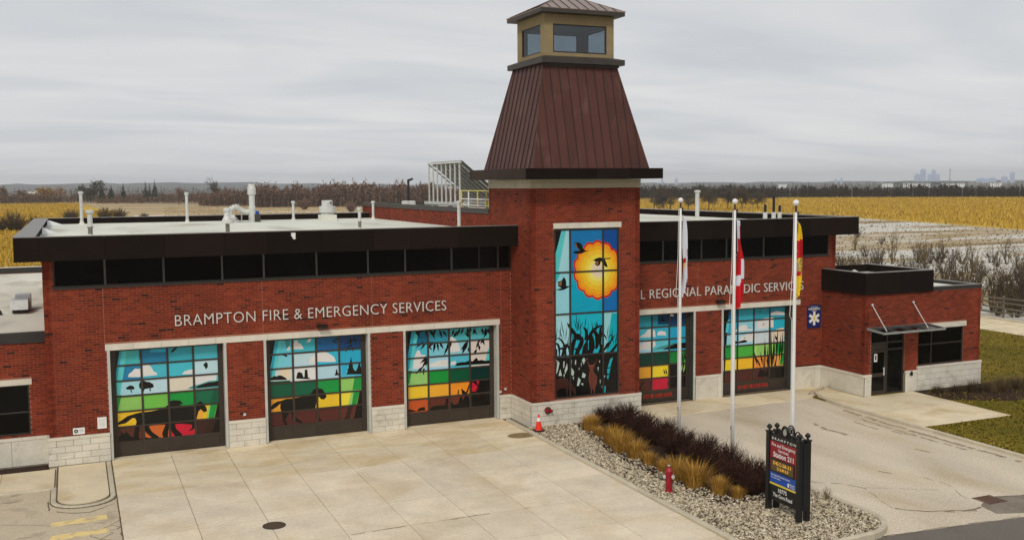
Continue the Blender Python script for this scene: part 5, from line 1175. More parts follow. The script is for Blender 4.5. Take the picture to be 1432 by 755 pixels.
# ---- lettering on the front wall: every letter its own part
def wall_letters(body, x0, x1, zbase, cap, anchor=0):
    vs, fs = text_mesh(body, 1.0, -.013, 0, 3, 1.06)
    # split in islands
    par = list(range(len(vs)))
    def find(a):
        while par[a] != a: par[a] = par[par[a]]; a = par[a]
        return a
    for f in fs:
        for k in f[1:]: par[find(k)] = find(f[0])
    groups = {}
    for f in fs: groups.setdefault(find(f[0]), []).append(f)
    X0, X1 = min(v[0] for v in vs), max(v[0] for v in vs); sy = cap / .69
    gl = sorted(min(vs[i][0] for f in g for i in f) for g in groups.values())
    sx = (x1 - x0) / (X1 - gl[anchor]); X0 = gl[anchor]
    for g in sorted(groups.values(), key=lambda g: min(vs[i][0] for f in g for i in f)):
        ids = sorted({i for f in g for i in f}); mp_ = {k: n for n, k in enumerate(ids)}; n = len(ids)
        P = [(x0 + (vs[i][0] - X0) * sx, zbase + vs[i][1] * sy) for i in ids]
        V_ = [(p[0], -.075, p[1]) for p in P] + [(p[0], -.020, p[1]) for p in P]
        F_ = [tuple(mp_[i] for i in f) for f in g]
        edges = {}
        for f in F_:
            for a, b in zip(f, f[1:] + f[:1]):
                if (b, a) in edges: del edges[(b, a)]
                else: edges[(a, b)] = 1
        allf = F_ + [(a, a + n, b + n, b) for a, b in edges]
        b_ = MB(); b_.add(V_, allf)
        cxx = sum(p[0] for p in P) / n
        b_.tube((cxx, -.03, sum(p[1] for p in P) / n), (cxx, 0, sum(p[1] for p in P) / n), .012, n=4)
        b_.build('letter', 'letter', ST)
wall_letters('BRAMPTON FIRE & EMERGENCY SERVICES', 2.44, 13.80, 5.11, .445)
# letters of the right wing start behind the tower
wall_letters('PEEL REGIONAL PARAMEDIC SERVICES', 23.66, 33.30, 5.08, .45, 3)

# ================================================================ ground
def PA(az, d): return (CAM.x + d * math.sin(R(az)), CAM.y + d * math.cos(R(az)))
def sheet(name, pts, z, m_, th=.02):
    b = MB(); b.prism(pts, z - th, z); return structure(b.build(name, m_))
b = MB(); S = 9500
b.add([(-S, -S, -.34), (S, -S, -.34), (S, S, -.34), (-S, S, -.34)], [(0, 1, 2, 3)]); structure(b.build('ground', 'far_land'))
def arc_region(azs, d0, d1): return [PA(a, d0) for a in azs] + [PA(a, d1) for a in azs[::-1]]
def ccw(p):
    a = sum(p[i][0] * p[(i + 1) % len(p)][1] - p[(i + 1) % len(p)][0] * p[i][1] for i in range(len(p)))
    return p if a > 0 else p[::-1]
sheet('soil', ccw([(-260, 30), (62, 30), (130, 260), (300, 620), (-60, 900), (-420, 500)]), -.32, 'soil')
sheet('corn_field', ccw([PA(-22, 75), PA(-8, 72), PA(2, 74), PA(4.5, 78), PA(4.5, 220), PA(3.6, 300), PA(2.4, 400), PA(.5, 745), PA(-8, 800), PA(-25, 760)]), -.30, 'corn')
sheet('stubble_field', ccw([PA(4.2, 90), PA(22, 90), PA(27, 300), PA(26, 560), PA(12, 560), PA(.3, 760), PA(.6, 735), PA(2.3, 402), PA(3.5, 302)]), -.308, 'stubble')
sheet('snowy_field', ccw([(64.8, -80), (64.8, 40), PA(33, 160), PA(28, 260), PA(28, 700), PA(40, 700), PA(62, 700), PA(75, 200)]), -.31, 'snow_field')
sheet('corn_field', ccw([PA(27, 470), PA(31, 430), PA(36, 395), PA(38.6, 372), PA(40.4, 340), PA(43, 310), PA(46, 283), PA(50, 250), PA(56, 215), PA(62, 190), PA(66, 690), PA(50, 712), PA(40, 735), PA(30, 712), PA(26, 720)]), -.30, 'corn')
# thin snow lines left in furrows of the far stubble
b = MB()
for (a0, e0), (a1, e1) in (((3.0, 402), (8.2, 395)), ((6.0, 345), (7.6, 350)), ((9.0, 440), (16, 405)), ((13, 335), (15.5, 300)), ((6.6, 318), (7.6, 322))):
    p0, p1 = PA(a0, e0), PA(a1, e1); p2, p3 = PA(a1, e1 + 7), PA(a0, e0 + 6)
    b.prism(ccw([p0, p1, p2, p3]), -.306, -.298)
structure(b.build('snow', 'white_far'))
lawn_pts = [(32.4, -60), (58.6, -60), (58.6, 34), (36.2, 34), (36.2, -.02), (32.4, -2)]
sheet('lawn', ccw(lawn_pts), -.045, 'lawn', .25)
sheet('path', ccw([(58.75, -60), (64.0, -60), (64.0, 60), (58.75, 60)]), -.05, 'concrete_walk', .2)
KM = {}
def kerb(name, pts, w, z0, z1, L=2.0, m_='kerb_concrete'):
    """kerb in separate cast stones along a polyline; w to the left of the direction"""
    root = MB(); b0 = pts[0]
    root.box(b0[0] - .01, b0[0] + .01, b0[1] - .01, b0[1] + .01, z0 - .1, z0 - .05)
    k = structure(root.build(name, m_))
    n = len(pts)
    offs = []
    for i, p in enumerate(pts):
        d = Vector((0, 0))
        if i: d += (Vector(pts[i]) - Vector(pts[i - 1])).normalized()
        if i < n - 1: d += (Vector(pts[i + 1]) - Vector(pts[i])).normalized()
        d.normalize(); offs.append(Vector((-d.y, d.x)))
    for i in range(n - 1):
        A, B = Vector(pts[i]), Vector(pts[i + 1]); l = (B - A).length; m = max(1, round(l / L))
        for j in range(m):
            t0, t1 = j / m + .0035 / l * 1, (j + 1) / m - .0035 / l
            p0, p1 = A.lerp(B, t0), A.lerp(B, t1)
            o0, o1 = offs[i].lerp(offs[i + 1], t0) * w, offs[i].lerp(offs[i + 1], t1) * w
            q = MB(); c = .025
            n0, n1 = o0.normalized() * c, o1.normalized() * c
            prof = [((0, 0), z0), ((0, 0), z1 - c), (n0, z1), (o0 - n0, z1), (o0, z1 - c), (o0, z0)]
            prof1 = [((0, 0), z0), ((0, 0), z1 - c), (n1, z1), (o1 - n1, z1), (o1, z1 - c), (o1, z0)]
            vs = [(p0.x + o[0], p0.y + o[1], z) for o, z in prof] + [(p1.x + o[0], p1.y + o[1], z) for o, z in prof1]
            q.add(vs, [(s, (s + 1) % 6, (s + 1) % 6 + 6, s + 6) for s in range(6)] + [(5, 4, 3, 2, 1, 0), (6, 7, 8, 9, 10, 11)])
            q.build('kerb_stone', m_, k, org=(0, 0, 0))
    return k
ORG['__']=Vector((0,0,0))
# concrete drive in cast slabs
dr = MB(); dr.box(-.1, 16.42, -34, .35, -.30, -.022); drive = structure(dr.build('driveway', 'joint'))
SLAB = unit_mesh('concrete_slab', 'concrete'); SLABF = unit_mesh('concrete_slab', 'concrete_front')
xs = [-.09, 2.10, 4.20, 6.19, 8.19, 10.18, 12.18, 14.25, 16.41]
ys = [-.05, -2.55, -5.08, -7.53, -9.74, -12.15, -14.6, -17.0, -19.4, -21.8, -26, -30, -34]
for a, b_ in zip(xs, xs[1:]):
    for c, d in zip(ys, ys[1:]):
        g = .009
        piece('concrete_slab', SLABF if d > -5.2 else SLAB, drive, ((a + b_) / 2, (c + d) / 2, -.05 + rng.uniform(-.0015, .0015)), (b_ - a - 2 * g, c - d - 2 * g, .10))
for i in range(3): piece('concrete_slab', SLAB, drive, (DX[i] + DW / 2, .17, -.052), (DW - .02, .40, .10))
# tyre worn dark marks and mud stain near the cone
b = MB(); b.lathe([(.62, 0), (.60, .003)], (0, 0, 0), 18)
st = b.build('drain_stain', 'rust'); st.location = (15.98, -3.2, .0025); st.scale = (1, .72, 1); structure(st); MATS['stain'] = mat('stain', (.26, .19, .09), .9, .15, var=.3, scale=4); st.data.materials[0] = MATS['stain']
# broken joint edges
b = MB()
def crack(pts, w, z, jit=.0):
    P_ = []
    for (x0, y0), (x1, y1) in zip(pts, pts[1:]):
        n = max(1, int(math.hypot(x1 - x0, y1 - y0) / .22))
        for k in range(n): P_.append((x0 + (x1 - x0) * k / n + rng.uniform(-jit, jit), y0 + (y1 - y0) * k / n + rng.uniform(-jit, jit)))
    P_.append(pts[-1])
    for i, (p, q) in enumerate(zip(P_, P_[1:])):
        d = (Vector(q) - Vector(p)); 
        if d.length < 1e-4: continue
        if rng.random() < .16: continue
        d.normalize(); nn = Vector((-d.y, d.x)) * w * .8 * rng.uniform(.4, 1.1)
        n2 = Vector((-d.y, d.x)) * w * .8 * rng.uniform(.4, 1.1)
        b.add([(p[0] + nn.x, p[1] + nn.y, z), (p[0] - nn.x, p[1] - nn.y, z), (q[0] - n2.x, q[1] - n2.y, z), (q[0] + n2.x, q[1] + n2.y, z)], [(0, 1, 2, 3)])
crack([(6.3, -12.25), (7.2, -12.2), (8.1, -12.17)], .028, .004, .02); crack([(9.6, -12.15), (10.9, -12.14)], .032, .004, .03); crack([(12.05, -12.2), (12.35, -12.1)], .02, .004, .03); crack([(8.2, -12.15), (9.6, -12.15)], .008, .004, .01)
crack([(-.1, -4.9), (-.1, -12)], .02, .004, .012)
structure(b.build('joint_crack', 'crack'))
# left: worn asphalt, walk, rounded kerbed pad, yellow bars
sheet('asphalt', ccw([(-40, -40), (-.115, -40), (-.115, .2), (-40, .2)]), -.06, 'asphalt_left', .2)
sheet('soil', ccw([(-40, -.42), (-2.3, -.42), (-2.3, .8), (-40, .8)]), -.05, 'mulch', .05)
b = MB(); b.box(-40, -2.09, -2.98, -.42, -.2, -.012); wk = structure(b.build('walkway', 'joint'))
WS = unit_mesh('walk_slab', 'concrete_walk')
x = -2.10
while x > -14:
    piece('walk_slab', WS, wk, (x - .9, -1.70, -.06), (1.785, 2.55, .12)); x -= 1.8
kerb('kerb', [(-2.13, -2.99), (-8, -2.99), (-14, -2.99)], .15, -.2, 0.005)
def arc(cx, cy, r, a0, a1, n): return [(cx + r * math.cos(R(a0 + (a1 - a0) * i / n)), cy + r * math.sin(R(a0 + (a1 - a0) * i / n))) for i in range(n + 1)]
pad = [(-.33, -.12)] + [(-.33, -4.5)] + arc(-1.13, -4.55, .80, 0, -90, 7)[1:] + arc(-1.18, -4.55, .80, -90, -180, 7)[1:] + [(-1.98, -.12)]
b = MB(); b.prism(ccw(pad), -.2, -.004); structure(b.build('kerbed_pad', 'concrete_walk'))
b = MB(); b.prism(ccw([(-.1, -.1), (-.1, -4.6)] + arc(-1.1, -4.75, 1.02, 0, -90, 7) + arc(-1.2, -4.75, 1.02, -90, -180, 7) + [(-2.22, -3.0), (-2.04, -3.0), (-2.04, -.1)]), -.2, -.045); structure(b.build('pad_joint', 'joint'))
pk = [(-2.19, -3.02), (-2.19, -4.72)] + arc(-1.18, -4.72, 1.01, 180, 270, 7)[1:] + arc(-1.13, -4.72, 1.01, 270, 360, 7)[1:] + [(-.12, -.12)]
kerb('kerb', pk, .17, -.2, 0.0)
b = MB()
for q in ([(-2.15, -7.46), (-2.15, -7.0), (-.49, -6.82), (-.46, -7.34)], [(-2.16, -8.84), (-2.15, -8.35), (-.46, -8.2), (-.46, -8.72)]): b.prism(ccw(q), -.0585, -.0555)
structure(b.build('yellow_marking', 'road_yellow'))
b = MB()
for pts, w in (([(-4, -6.4), (-2.8, -6.9), (-2.0, -7.35), (-.9, -7.6), (-.3, -7.8)], .016), ([(-4, -4.2), (-3.2, -4.1)], .03), ([(-2.3, -4.6), (-2.2, -5.6), (-1.6, -6.2), (-1, -6.35), (-.2, -5.7)], .04),
               ([(-.75, -8.4), (-.4, -8.0), (-.1, -8.3), (-.35, -8.8), (-.75, -8.4)], .022), ([(-.35, -8.8), (-.7, -9.3), (-.2, -9.6)], .022), ([(-.1, -8.3), (-.12, -9.2)], .02), ([(-.75, -8.4), (-1.0, -8.9), (-.7, -9.3)], .02), ([(-.4, -8), (-.1, -7.6)], .02), ([(-3.8, -8.3), (-2.7, -8.2)], .02)): crack(pts, w, -.056, .035)
structure(b.build('asphalt_crack', 'crack'))
# right: worn asphalt lot, apron strip, road
sheet('asphalt', ccw([(16.0, .6), (16.0, -19.0), (20.8, -18.78), (24.3, -19.05), (33, -19.9), (33, -1.4), (34.5, -1.0), (34.5, .6)]), -.11, 'asphalt_worn', .15)
sheet('road', ccw([(-60, -18.95), (20.8, -18.80), (24.3, -19.07), (33, -19.92), (80, -23), (80, -60), (-60, -60)]), -.118, 'asphalt_road', .1)
sheet('asphalt_patch', ccw([(26.6, -17.6), (27.4, -17.35), (29.5, -18.0), (31.6, -18.9), (31.9, -19.7), (27.5, -19.3), (25.9, -18.7), (26.1, -17.9)]), -.106, 'asphalt_patch', .004)
ap = MB(); ap.prism(ccw([(22.3, .35), (22.3, -2.55), (32.15, -2.02), (32.75, -1.3), (33.4, -.72), (34.4, -.1), (34.4, .35)]), -.2, -.104); apron = structure(ap.build('apron', 'joint'))
xs = [22.31, 24.4, 26.5, 28.6, 30.7, 32.7]
for a, b_ in zip(xs, xs[1:]):
    y0 = -2.55 + (a - 22.3) * .0535; y1 = -2.55 + (b_ - 22.3) * .0535
    q = MB(); q.prism(ccw([(a + .006, -.06), (a + .006, y0), (b_ - .006, y1), (b_ - .006, -.06)]), -.16, -.086); q.build('concrete_slab', 'concrete_walk', apron)
q = MB(); q.prism(ccw([(32.71, -.06), (32.71, -1.25), (33.38, -.74), (34.35, -.14), (34.4, -.06)]), -.16, -.086); q.build('concrete_slab', 'concrete_walk', apron)
b = MB()
for pts, w in (([(22.6, -13.2), (23.6, -14.0), (24.0, -14.75)], .03), ([(24.0, -14.75), (25.0, -15.3), (26.2, -16.0)], .012), ([(24.0, -14.75), (23.6, -15.9), (23.3, -16.9)], .014), ([(26.9, -14.6), (27.0, -15.7), (26.4, -16.7), (26.3, -17.2)], .016),
               ([(23.3, -16.9), (24.0, -17.6), (25.4, -18.1), (26, -18.0)], .05), ([(25.9, -17.9), (26.1, -18.5)], .02), ([(30.9, -8.6), (31.0, -9.4)], .03), ([(29.6, -11.3), (29.7, -12.2)], .05), ([(26.0, -13.4), (26.2, -13.8)], .04), ([(20.9, -18.79), (24.3, -19.06), (33, -19.91)], .02), ([(27.2, -17.5), (30, -17.9), (32, -18.6)], .05)): crack(pts, w, -.1045, .05)
structure(b.build('asphalt_crack', 'crack'))
b = MB()
for pts, w in (([(28.9, -6.3), (28.6, -7.2), (28.7, -8.6)], .13), ([(31.9, -4.6), (31.75, -7.0), (31.7, -9.6), (31.75, -12), (31.8, -16), (31.9, -19.5)], .16), ([(31.3, -6.5), (31.2, -9.0), (31.35, -12.5)], .09), ([(30.6, -6.9), (30.6, -8.4)], .08), ([(22.2, -4), (22.25, -9), (22.3, -14)], .08), ([(24.6, -17.9), (25.6, -18.2)], .12)): crack(pts, w, -.1055, .07)
structure(b.build('gutter_dirt', 'gutter_dirt'))
# kerb and walk in front of the entrance
kerb('kerb', [(32.30, -60), (32.30, -30), (32.22, -8), (32.22, -4.2), (32.5, -2.3), (33.2, -1.1), (34.3, -.35)][::-1], .17, -.25, .022)
b = MB(); b.prism(ccw([(32.42, -9.12), (37.75, -9.12), (37.75, -3.25), (34.45, -3.25), (34.45, -.55), (33.3, -1.15), (32.68, -2.4), (32.42, -4.2)]), -.2, -.050); wk2 = structure(b.build('walkway', 'joint'))
for poly in ([(32.42, -9.11), (35.0, -9.11), (35.0, -6.2), (32.42, -6.2)], [(35.012, -9.11), (37.74, -9.11), (37.74, -6.2), (35.012, -6.2)], [(32.42, -6.188), (34.44, -6.188), (34.44, -3.24), (32.52, -3.24), (32.42, -4.2)], [(34.452, -6.188), (37.74, -6.188), (37.74, -3.24), (34.452, -3.24)], [(32.53, -3.228), (34.43, -3.228), (34.43, -.62), (33.32, -1.18), (32.72, -2.42)]):
    q = MB(); q.prism(ccw(poly), -.15, -.03); q.build('walk_slab', 'concrete_walk', wk2)
kerb('kerb', [(64.02, -60), (64.02, 60)], .28, -.2, .10, L=3)
sheet('plant_bed', ccw([(37.77, -3.2), (43.5, -3.1), (44.6, -4.6), (43.6, -6.4), (40.5, -7.0), (37.78, -5.4)]), -.028, 'mulch', .1)
# ---- gravel island
isl = [(16.40, -.55), (16.42, -17.9)] + arc(17.6, -18.0, 1.2, 180, 262, 6) + arc(20.4, -17.3, 1.65, -82, 0, 7) + [(22.08, -2.7)]
kerb('kerb', isl, .19, -.25, .10, L=3.0)
inner = [(16.58, -2.3), (16.60, -17.9)] + arc(17.6, -18.0, 1.01, 180, 262, 5) + arc(20.4, -17.3, 1.46, -82, 0, 6) + [(21.9, -2.3)]
sheet('gravel_bed', ccw(inner), .02, 'gravel_bed', .2)
sheet('plant_bed', ccw([(18.9, -2.32), (21.88, -2.32), (21.88, -14.6), (18.2, -14.8), (17.75, -11), (17.95, -7)]), .03, 'mulch', .02)
def inside(p, poly):
    c = False; n = len(poly); j = n - 1
    for i in range(n):
        if (poly[i][1] > p[1]) != (poly[j][1] > p[1]) and p[0] < (poly[j][0] - poly[i][0]) * (p[1] - poly[i][1]) / (poly[j][1] - poly[i][1]) + poly[i][0]: c = not c
        j = i
    return c
bed = [(18.9, -2.3), (21.9, -2.3), (21.9, -14.6), (18.2, -14.8), (17.75, -11), (17.95, -7)]
bedin = [(19.5, -2.3), (21.6, -2.3), (21.6, -14), (18.9, -14.2), (18.4, -11), (18.6, -7)]
b = MB()
OCT = [(1, 0, 0), (0, 1, 0), (-1, 0, 0), (0, -1, 0), (0, 0, 1), (0, 0, -1)]
OF = [(0, 1, 4), (1, 2, 4), (2, 3, 4), (3, 0, 4), (1, 0, 5), (2, 1, 5), (3, 2, 5), (0, 3, 5)]
k = 0
while k < 18500:
    x, y = rng.uniform(16.6, 22), rng.uniform(-19, -2.3)
    if not inside((x, y), inner): continue
    if inside((x, y), bedin) or (inside((x, y), bed) and rng.random() < .7): continue
    k += 1
    r = rng.choice((.026, .032, .040, .048)) * rng.uniform(.8, 1.25); a = rng.uniform(0, 6.28); ca_, sa = math.cos(a), math.sin(a)
    sx, sy, sz = r * rng.uniform(.8, 1.5), r * rng.uniform(.6, 1.0), r * rng.uniform(.45, .75)
    tx, ty = rng.uniform(-.4, .4), rng.uniform(-.4, .4)
    vs = []
    for px, py, pz in OCT:
        px *= sx * rng.uniform(.8, 1.15); py *= sy * rng.uniform(.8, 1.15); pz *= sz * rng.uniform(.8, 1.2)
        vs.append((x + px * ca_ - py * sa, y + px * sa + py * ca_, .025 + sz * .6 + rng.uniform(0, .03) + pz + px * tx + py * ty))
    b.add(vs, OF)
b.build('gravel', 'gravel', kind='stuff')
b = MB()
for x, y, r in ((18.9, -16.0, .16), (19.3, -15.5, .13), (18.5, -15.6, .12), (21.3, -15.9, .14), (21.0, -16.8, .10)):
    b.ball((x, y, .05), r, 7, 0, .5)
b.build('edging_rock', 'gravel', kind='stuff')

# ================================================================ site objects
def flag_pole(x, y, label):
    t = thing('flag_pole', (x, y, .03), label, 'flagpole', 'white flagpoles in the gravel island')
    b = MB(); b.lathe([(.070, 0), (.067, 3), (.058, 6.5), (.042, 9.55)], (x, y, .03), 12); b.build('pole', 'white_paint', t, smooth=True)
    b = MB(); b.lathe([(.17, 0), (.16, .05), (.10, .09)], (x, y, .03), 14); b.build('base_collar', 'galv_light', t)
    b = MB(); b.tube((x, y, 9.58), (x, y, 9.80), .035, n=8); b.box(x - .03, x + .12, y - .03, y + .03, 9.50, 9.60); b.build('truck', 'iron', t)
    b = MB(); b.ball((x, y, 9.90), .108, 12); b.build('finial_ball', 'white_paint', t, smooth=True)
    b = MB()
    b.path([(x - .11, y - .03, 9.5), (x - .13, y - .03, 7.6), (x - .22, y - .03, 6.05), (x - .12, y - .02, 5.9), (x - .10, y - .02, 1.4)], .010, 4); b.build('halyard', 'white_paint', t)
    b = MB(); b.box(x - .12, x - .07, y - .05, y - .01, 1.3, 1.46); b.build('cleat', 'galv', t)
    return t
flag_pole(21.5, -6.82, 'white flagpole nearest the tower, carrying the white flag')
flag_pole(21.5, -10.50, 'white middle flagpole carrying the red and white maple leaf flag')
flag_pole(21.5, -13.98, 'white flagpole behind the station sign, carrying the yellow and red flag')
def flag(x, y, ztop, L, wtop, wmax, seed, colour, mats, label):
    """limp cloth hanging in folds from the pole: a closed folded sheet with real thickness"""
    r_ = random.Random(seed); nz, nu = 34, 14
    b = MB(); vs = []; fs = []; ms = []
    phs = [r_.uniform(0, 6.28) for _ in range(4)]
    for side in (0, 1):
        for i in range(nz + 1):
            t = i / nz; z = ztop - L * t
            w = wtop + (wmax - wtop) * min(1, (t / .45)) ** .8
            if t > .80: w *= 1 - .35 * (t - .8) / .2
            w *= 1 + .10 * math.sin(9 * t + phs[0])
            for j in range(nu + 1):
                u = j / nu
                fold = math.sin(u * 3.2 * math.pi + 2.0 * t + phs[1]) * (.05 + .06 * t)
                px = x + .075 + u * w + .03 * math.sin(7 * t + 5 * u + phs[2])
                py = y - .02 + fold + .04 * math.sin(5 * t + phs[3]) * u
                zz_ = z - (1 - u) * .10 * t * 2 + (.16 * u if t > .9 else 0) + .12 * u * (1 - t) * -1
                vs.append((px, py + (.006 if side else 0), zz_))
    n1 = (nz + 1) * (nu + 1)
    for i in range(nz):
        for j in range(nu):
            a = i * (nu + 1) + j
            c = colour((j + .5) / nu, (i + .5) / nz)
            fs.append((a, a + nu + 1, a + nu + 2, a + 1)); ms.append(c)
            fs.append((a + n1, a + n1 + 1, a + n1 + nu + 2, a + n1 + nu + 1)); ms.append(c)
    for i in range(nz):
        a = i * (nu + 1) + nu; fs.append((a, a + nu + 1, a + nu + 1 + n1, a + n1)); ms.append(colour(1, (i + .5) / nz))
        a = i * (nu + 1); fs.append((a, a + n1, a + nu + 1 + n1, a + nu + 1)); ms.append(colour(0, (i + .5) / nz))
    for i in (0, nz):
        for j in range(nu):
            a = i * (nu + 1) + j; fs.append((a, a + 1, a + 1 + n1, a + n1)); ms.append(colour((j + .5) / nu, i / nz))
    b.v, b.f, b.m = vs, fs, ms
    t_ = thing('flag', (x, y, ztop), label, 'flag', 'limp flags on the three poles')
    b.build('cloth', mats, t_, smooth=True)
    g = MB(); g.box(x + .05, x + .085, y - .035, y - .01, ztop - .05, ztop + .02); g.box(x + .05, x + .085, y - .035, y - .01, ztop - L * .42, ztop - L * .42 + .05); g.build('clip', 'galv', t_)
def c_white(u, t):
    if .53 < t < .58 and u < .5: return 1
    if .60 < t < .64 and u < .4: return 2
    if .42 < t < .50 and .55 < u < .85: return 3
    return 0
def c_can(u, t):
    if t < .07: return 1
    if t < .44: return 1 if u < .25 + .25 * (t < .2) and t < .34 else 0
    if t < .62: return 0 if u < .55 else 1
    if t < .755 - .08 * u: return 1
    return 0
def c_yel(u, t):
    if t < .22 + .03 * math.sin(6 * u): return 0
    if t < .48: return 1
    if t < .66: return 2 if (int(u * 7) + int(t * 40)) % 3 else 0
    if t < .70: return 1 if u < .7 else 2
    return 0
flag(21.5, -6.82, 9.30, 3.15, .12, .31, 3, c_white, ['flag_white', 'flag_red', 'flag_yellow', 'flag_gold'], 'white flag with a small red and yellow emblem hanging limp')
flag(21.5, -10.50, 9.25, 3.25, .13, .33, 5, c_can, ['flag_red', 'flag_white'], 'red and white maple leaf flag hanging limp on the middle pole')
flag(21.5, -13.98, 9.25, 2.45, .08, .17, 8, c_yel, ['flag_yellow', 'flag_red', 'flag_gold'], 'yellow and red flag with a gold crest hanging limp')

# ---- station sign: two faces on four posts
SX0, SX1, SY0, SY1 = 19.22, 19.60, -15.62, -17.12
t = thing('station_sign', (19.4, -16.37, .02), 'black framed station sign with red, amber and blue panels and a scrolled crest', 'sign')
for yy in (SY0, SY1):
    for xx in (SX0 + .04, SX1 - .04):
        b = MB(); b.box(xx - .075, xx + .075, yy - .075, yy + .075, 0, 2.60); b.box(xx - .095, xx + .095, yy - .095, yy + .095, 2.60, 2.64); b.lathe([(.03, 2.64), (.03, 2.69), (.085, 2.735), (.085, 2.79), (.03, 2.85), (.005, 2.86)], (xx, yy, 0), 10); b.build('post', 'sign_black', t)
b = MB(); b.box(SX0 + .02, SX1 - .02, SY1 + .077, SY0 - .077, .42, 2.56); b.box(SX0 + .0, SX1 - .0, SY1 + .078, SY0 - .078, 2.50, 2.575); b.box(SX0 + .12, SX1 - .12, SY1 - .10, SY1 - .07, .42, 2.55); b.build('cabinet', 'sign_black', t)
U, V, NN = (0, -1, 0), (0, 0, 1), (-1, 0, 0)
fx = SX0 + .02
ya, yb = SY0 - .085, SY1 + .085     # left and right end of the face as read
def panel(name, y0, y1, z0, z1, m_, th=.012): return box_obj(name, m_, t, fx - th, fx - .001, y0, y1, z0, z1)
rp = panel('red_panel', ya, yb, 1.37, 2.36, 'sign_red')
b = MB()
mid = (ya + yb) / 2
flat_text('Fire and Emergency', None, (fx - .014, mid, 2.20), U, V, NN, .105, 1.16, mb=b, align='C', offset=.012); flat_text('Services', None, (fx - .014, mid, 2.05), U, V, NN, .095, .50, mb=b, align='C', offset=.012); flat_text('Station 211', None, (fx - .014, mid, 1.86), U, V, NN, .155, 1.0, mb=b, align='C', offset=.022)
b.build('lettering', 'print_white', rp, kind='stuff')
b = MB(); flat_text('B R A M P T O N', None, (fx - .003, mid, 2.405), U, V, NN, .075, 1.18, mb=b, align='C', offset=.015); b.build('lettering', 'print_white', t, kind='stuff')
lp = MB(); lp.box(fx - .03, fx - .013, ya - .05, yb + .10, 1.36, 1.80, 0); lp.box(fx - .032, fx - .0301, ya - .09, yb + .16, 1.41, 1.76, 1); led = lp.build('led_display', ['sign_black', 'led_back'], t)
b = MB(); flat_text('DEC-28-21', None, (fx - .034, mid + .03, 1.615), U, V, NN, .10, .86, mb=b, align='C', offset=.012, res=1); flat_text('2:24:23', None, (fx - .034, mid + .0, 1.465), U, V, NN, .09, .56, mb=b, align='C', offset=.012, res=1); b.build('led_digits', 'led_on', led, kind='stuff')
bp_ = panel('blue_panel', ya, yb, 1.0, 1.355, 'sign_blue')
b = MB(); flat_text('Peel Regional Paramedic Services', None, (fx - .014, ya - .06, 1.235), U, V, NN, .055, .95, mb=b, offset=.01); flat_text('The Gore Station', None, (fx - .014, ya - .06, 1.15), U, V, NN, .048, .48, mb=b, offset=.01); flat_text('Region', None, (fx - .014, yb + .33, 1.115), U, V, NN, .055, .24, mb=b, offset=.01); flat_text('of Peel', None, (fx - .014, yb + .33, 1.035), U, V, NN, .055, .24, mb=b, offset=.01)
b.lathe([(.045, 0), (.045, .002)], (0, 0, 0), 10); n_ = 20
for k in range(n_):
    v = b.v[-n_ + k]; b.v[-n_ + k] = (fx - .0135 - v[2], yb + .40 + v[0], 1.10 + v[1] * 1.5)
b.build('lettering', 'print_white', bp_, kind='stuff')
panel('yellow_strip', ya, yb, .935, .995, 'sign_yellow')
b = MB(); flat_text('10775', None, (fx - .003, mid + .03, .74), U, V, NN, .125, .42, mb=b, align='C', offset=.02); flat_text('The Gore Road', None, (fx - .003, mid + .03, .565), U, V, NN, .12, .95, mb=b, align='C', offset=.018); b.build('lettering', 'print_white', t, kind='stuff')
b = MB()
def ring(cy_, cz, ry, rz, r, a0=0, a1=360, x_=None, n=18):
    x_ = fx + .05 if x_ is None else x_
    P_ = [(x_, cy_ + ry * math.cos(R(a0 + (a1 - a0) * i / n)), cz + rz * math.sin(R(a0 + (a1 - a0) * i / n))) for i in range(n + 1)]
    b.path(P_, r, 6)
for x_ in (fx + .05, SX1 - .07):
    b = MB()
    ring(mid, 2.72, .165, .20, .022, x_=x_); ring(mid, 2.72, .105, .135, .018, x_=x_)
    for s in (1, -1):
        ring(mid + s * .33, 2.58, .14, .20, .022, 0, 180, x_=x_); ring(mid + s * .33, 2.60, .07, .09, .016, x_=x_); ring(mid + s * .56, 2.585, .09, .07, .018, 0, 180, x_=x_)
    b.box(x_ - .015, x_ + .015, mid - .04, mid + .04, 2.66, 2.80); b.build('scroll_crest', 'sign_black', t)

b = MB()
b.lathe([(.085, 0), (.085, .01)], (0, 0, 0), 14); n_ = 28
for k in range(n_):
    v = b.v[k]; b.v[k] = (fx + .04 - v[2], mid + v[0], 2.72 + v[1] * 1.25)
b.build('crest_medallion', 'galv', t)

# ---- shield sign on the wall
t = thing('shield_sign', (34.03, 0, 3.65), 'blue shield shaped paramedic sign on the brick wall beside the right garage door', 'sign')
def shield_pts(w, s=1): return [(-w, 1.10 * s), (-w * .35, 1.24 * s), (w * .35, 1.24 * s), (w, 1.10 * s), (w * .96, .25 * s), (w * .90, .02 * s), (-w * .90, .02 * s), (-w * .96, .25 * s)]
b = MB()
def xz_prism(b, pts, y0, y1, mi=0):
    n = len(pts); vs = [(x, y0, z) for x, z in pts] + [(x, y1, z) for x, z in pts]
    b.add(vs, [tuple(range(n - 1, -1, -1)), tuple(range(n, 2 * n))] + [(i, (i + 1) % n, (i + 1) % n + n, i + n) for i in range(n)], mi)
xz_prism(b, [(34.03 + x, 3.03 + z) for x, z in shield_pts(.45)], -.06, -.008)
b.build('plate', 'sign_blue', t); MATS['shield_blue'] = mat('shield_blue', (.010, .022, .12), .5, .3)
t.children[0].data.materials[0] = MATS['shield_blue']
b = MB()
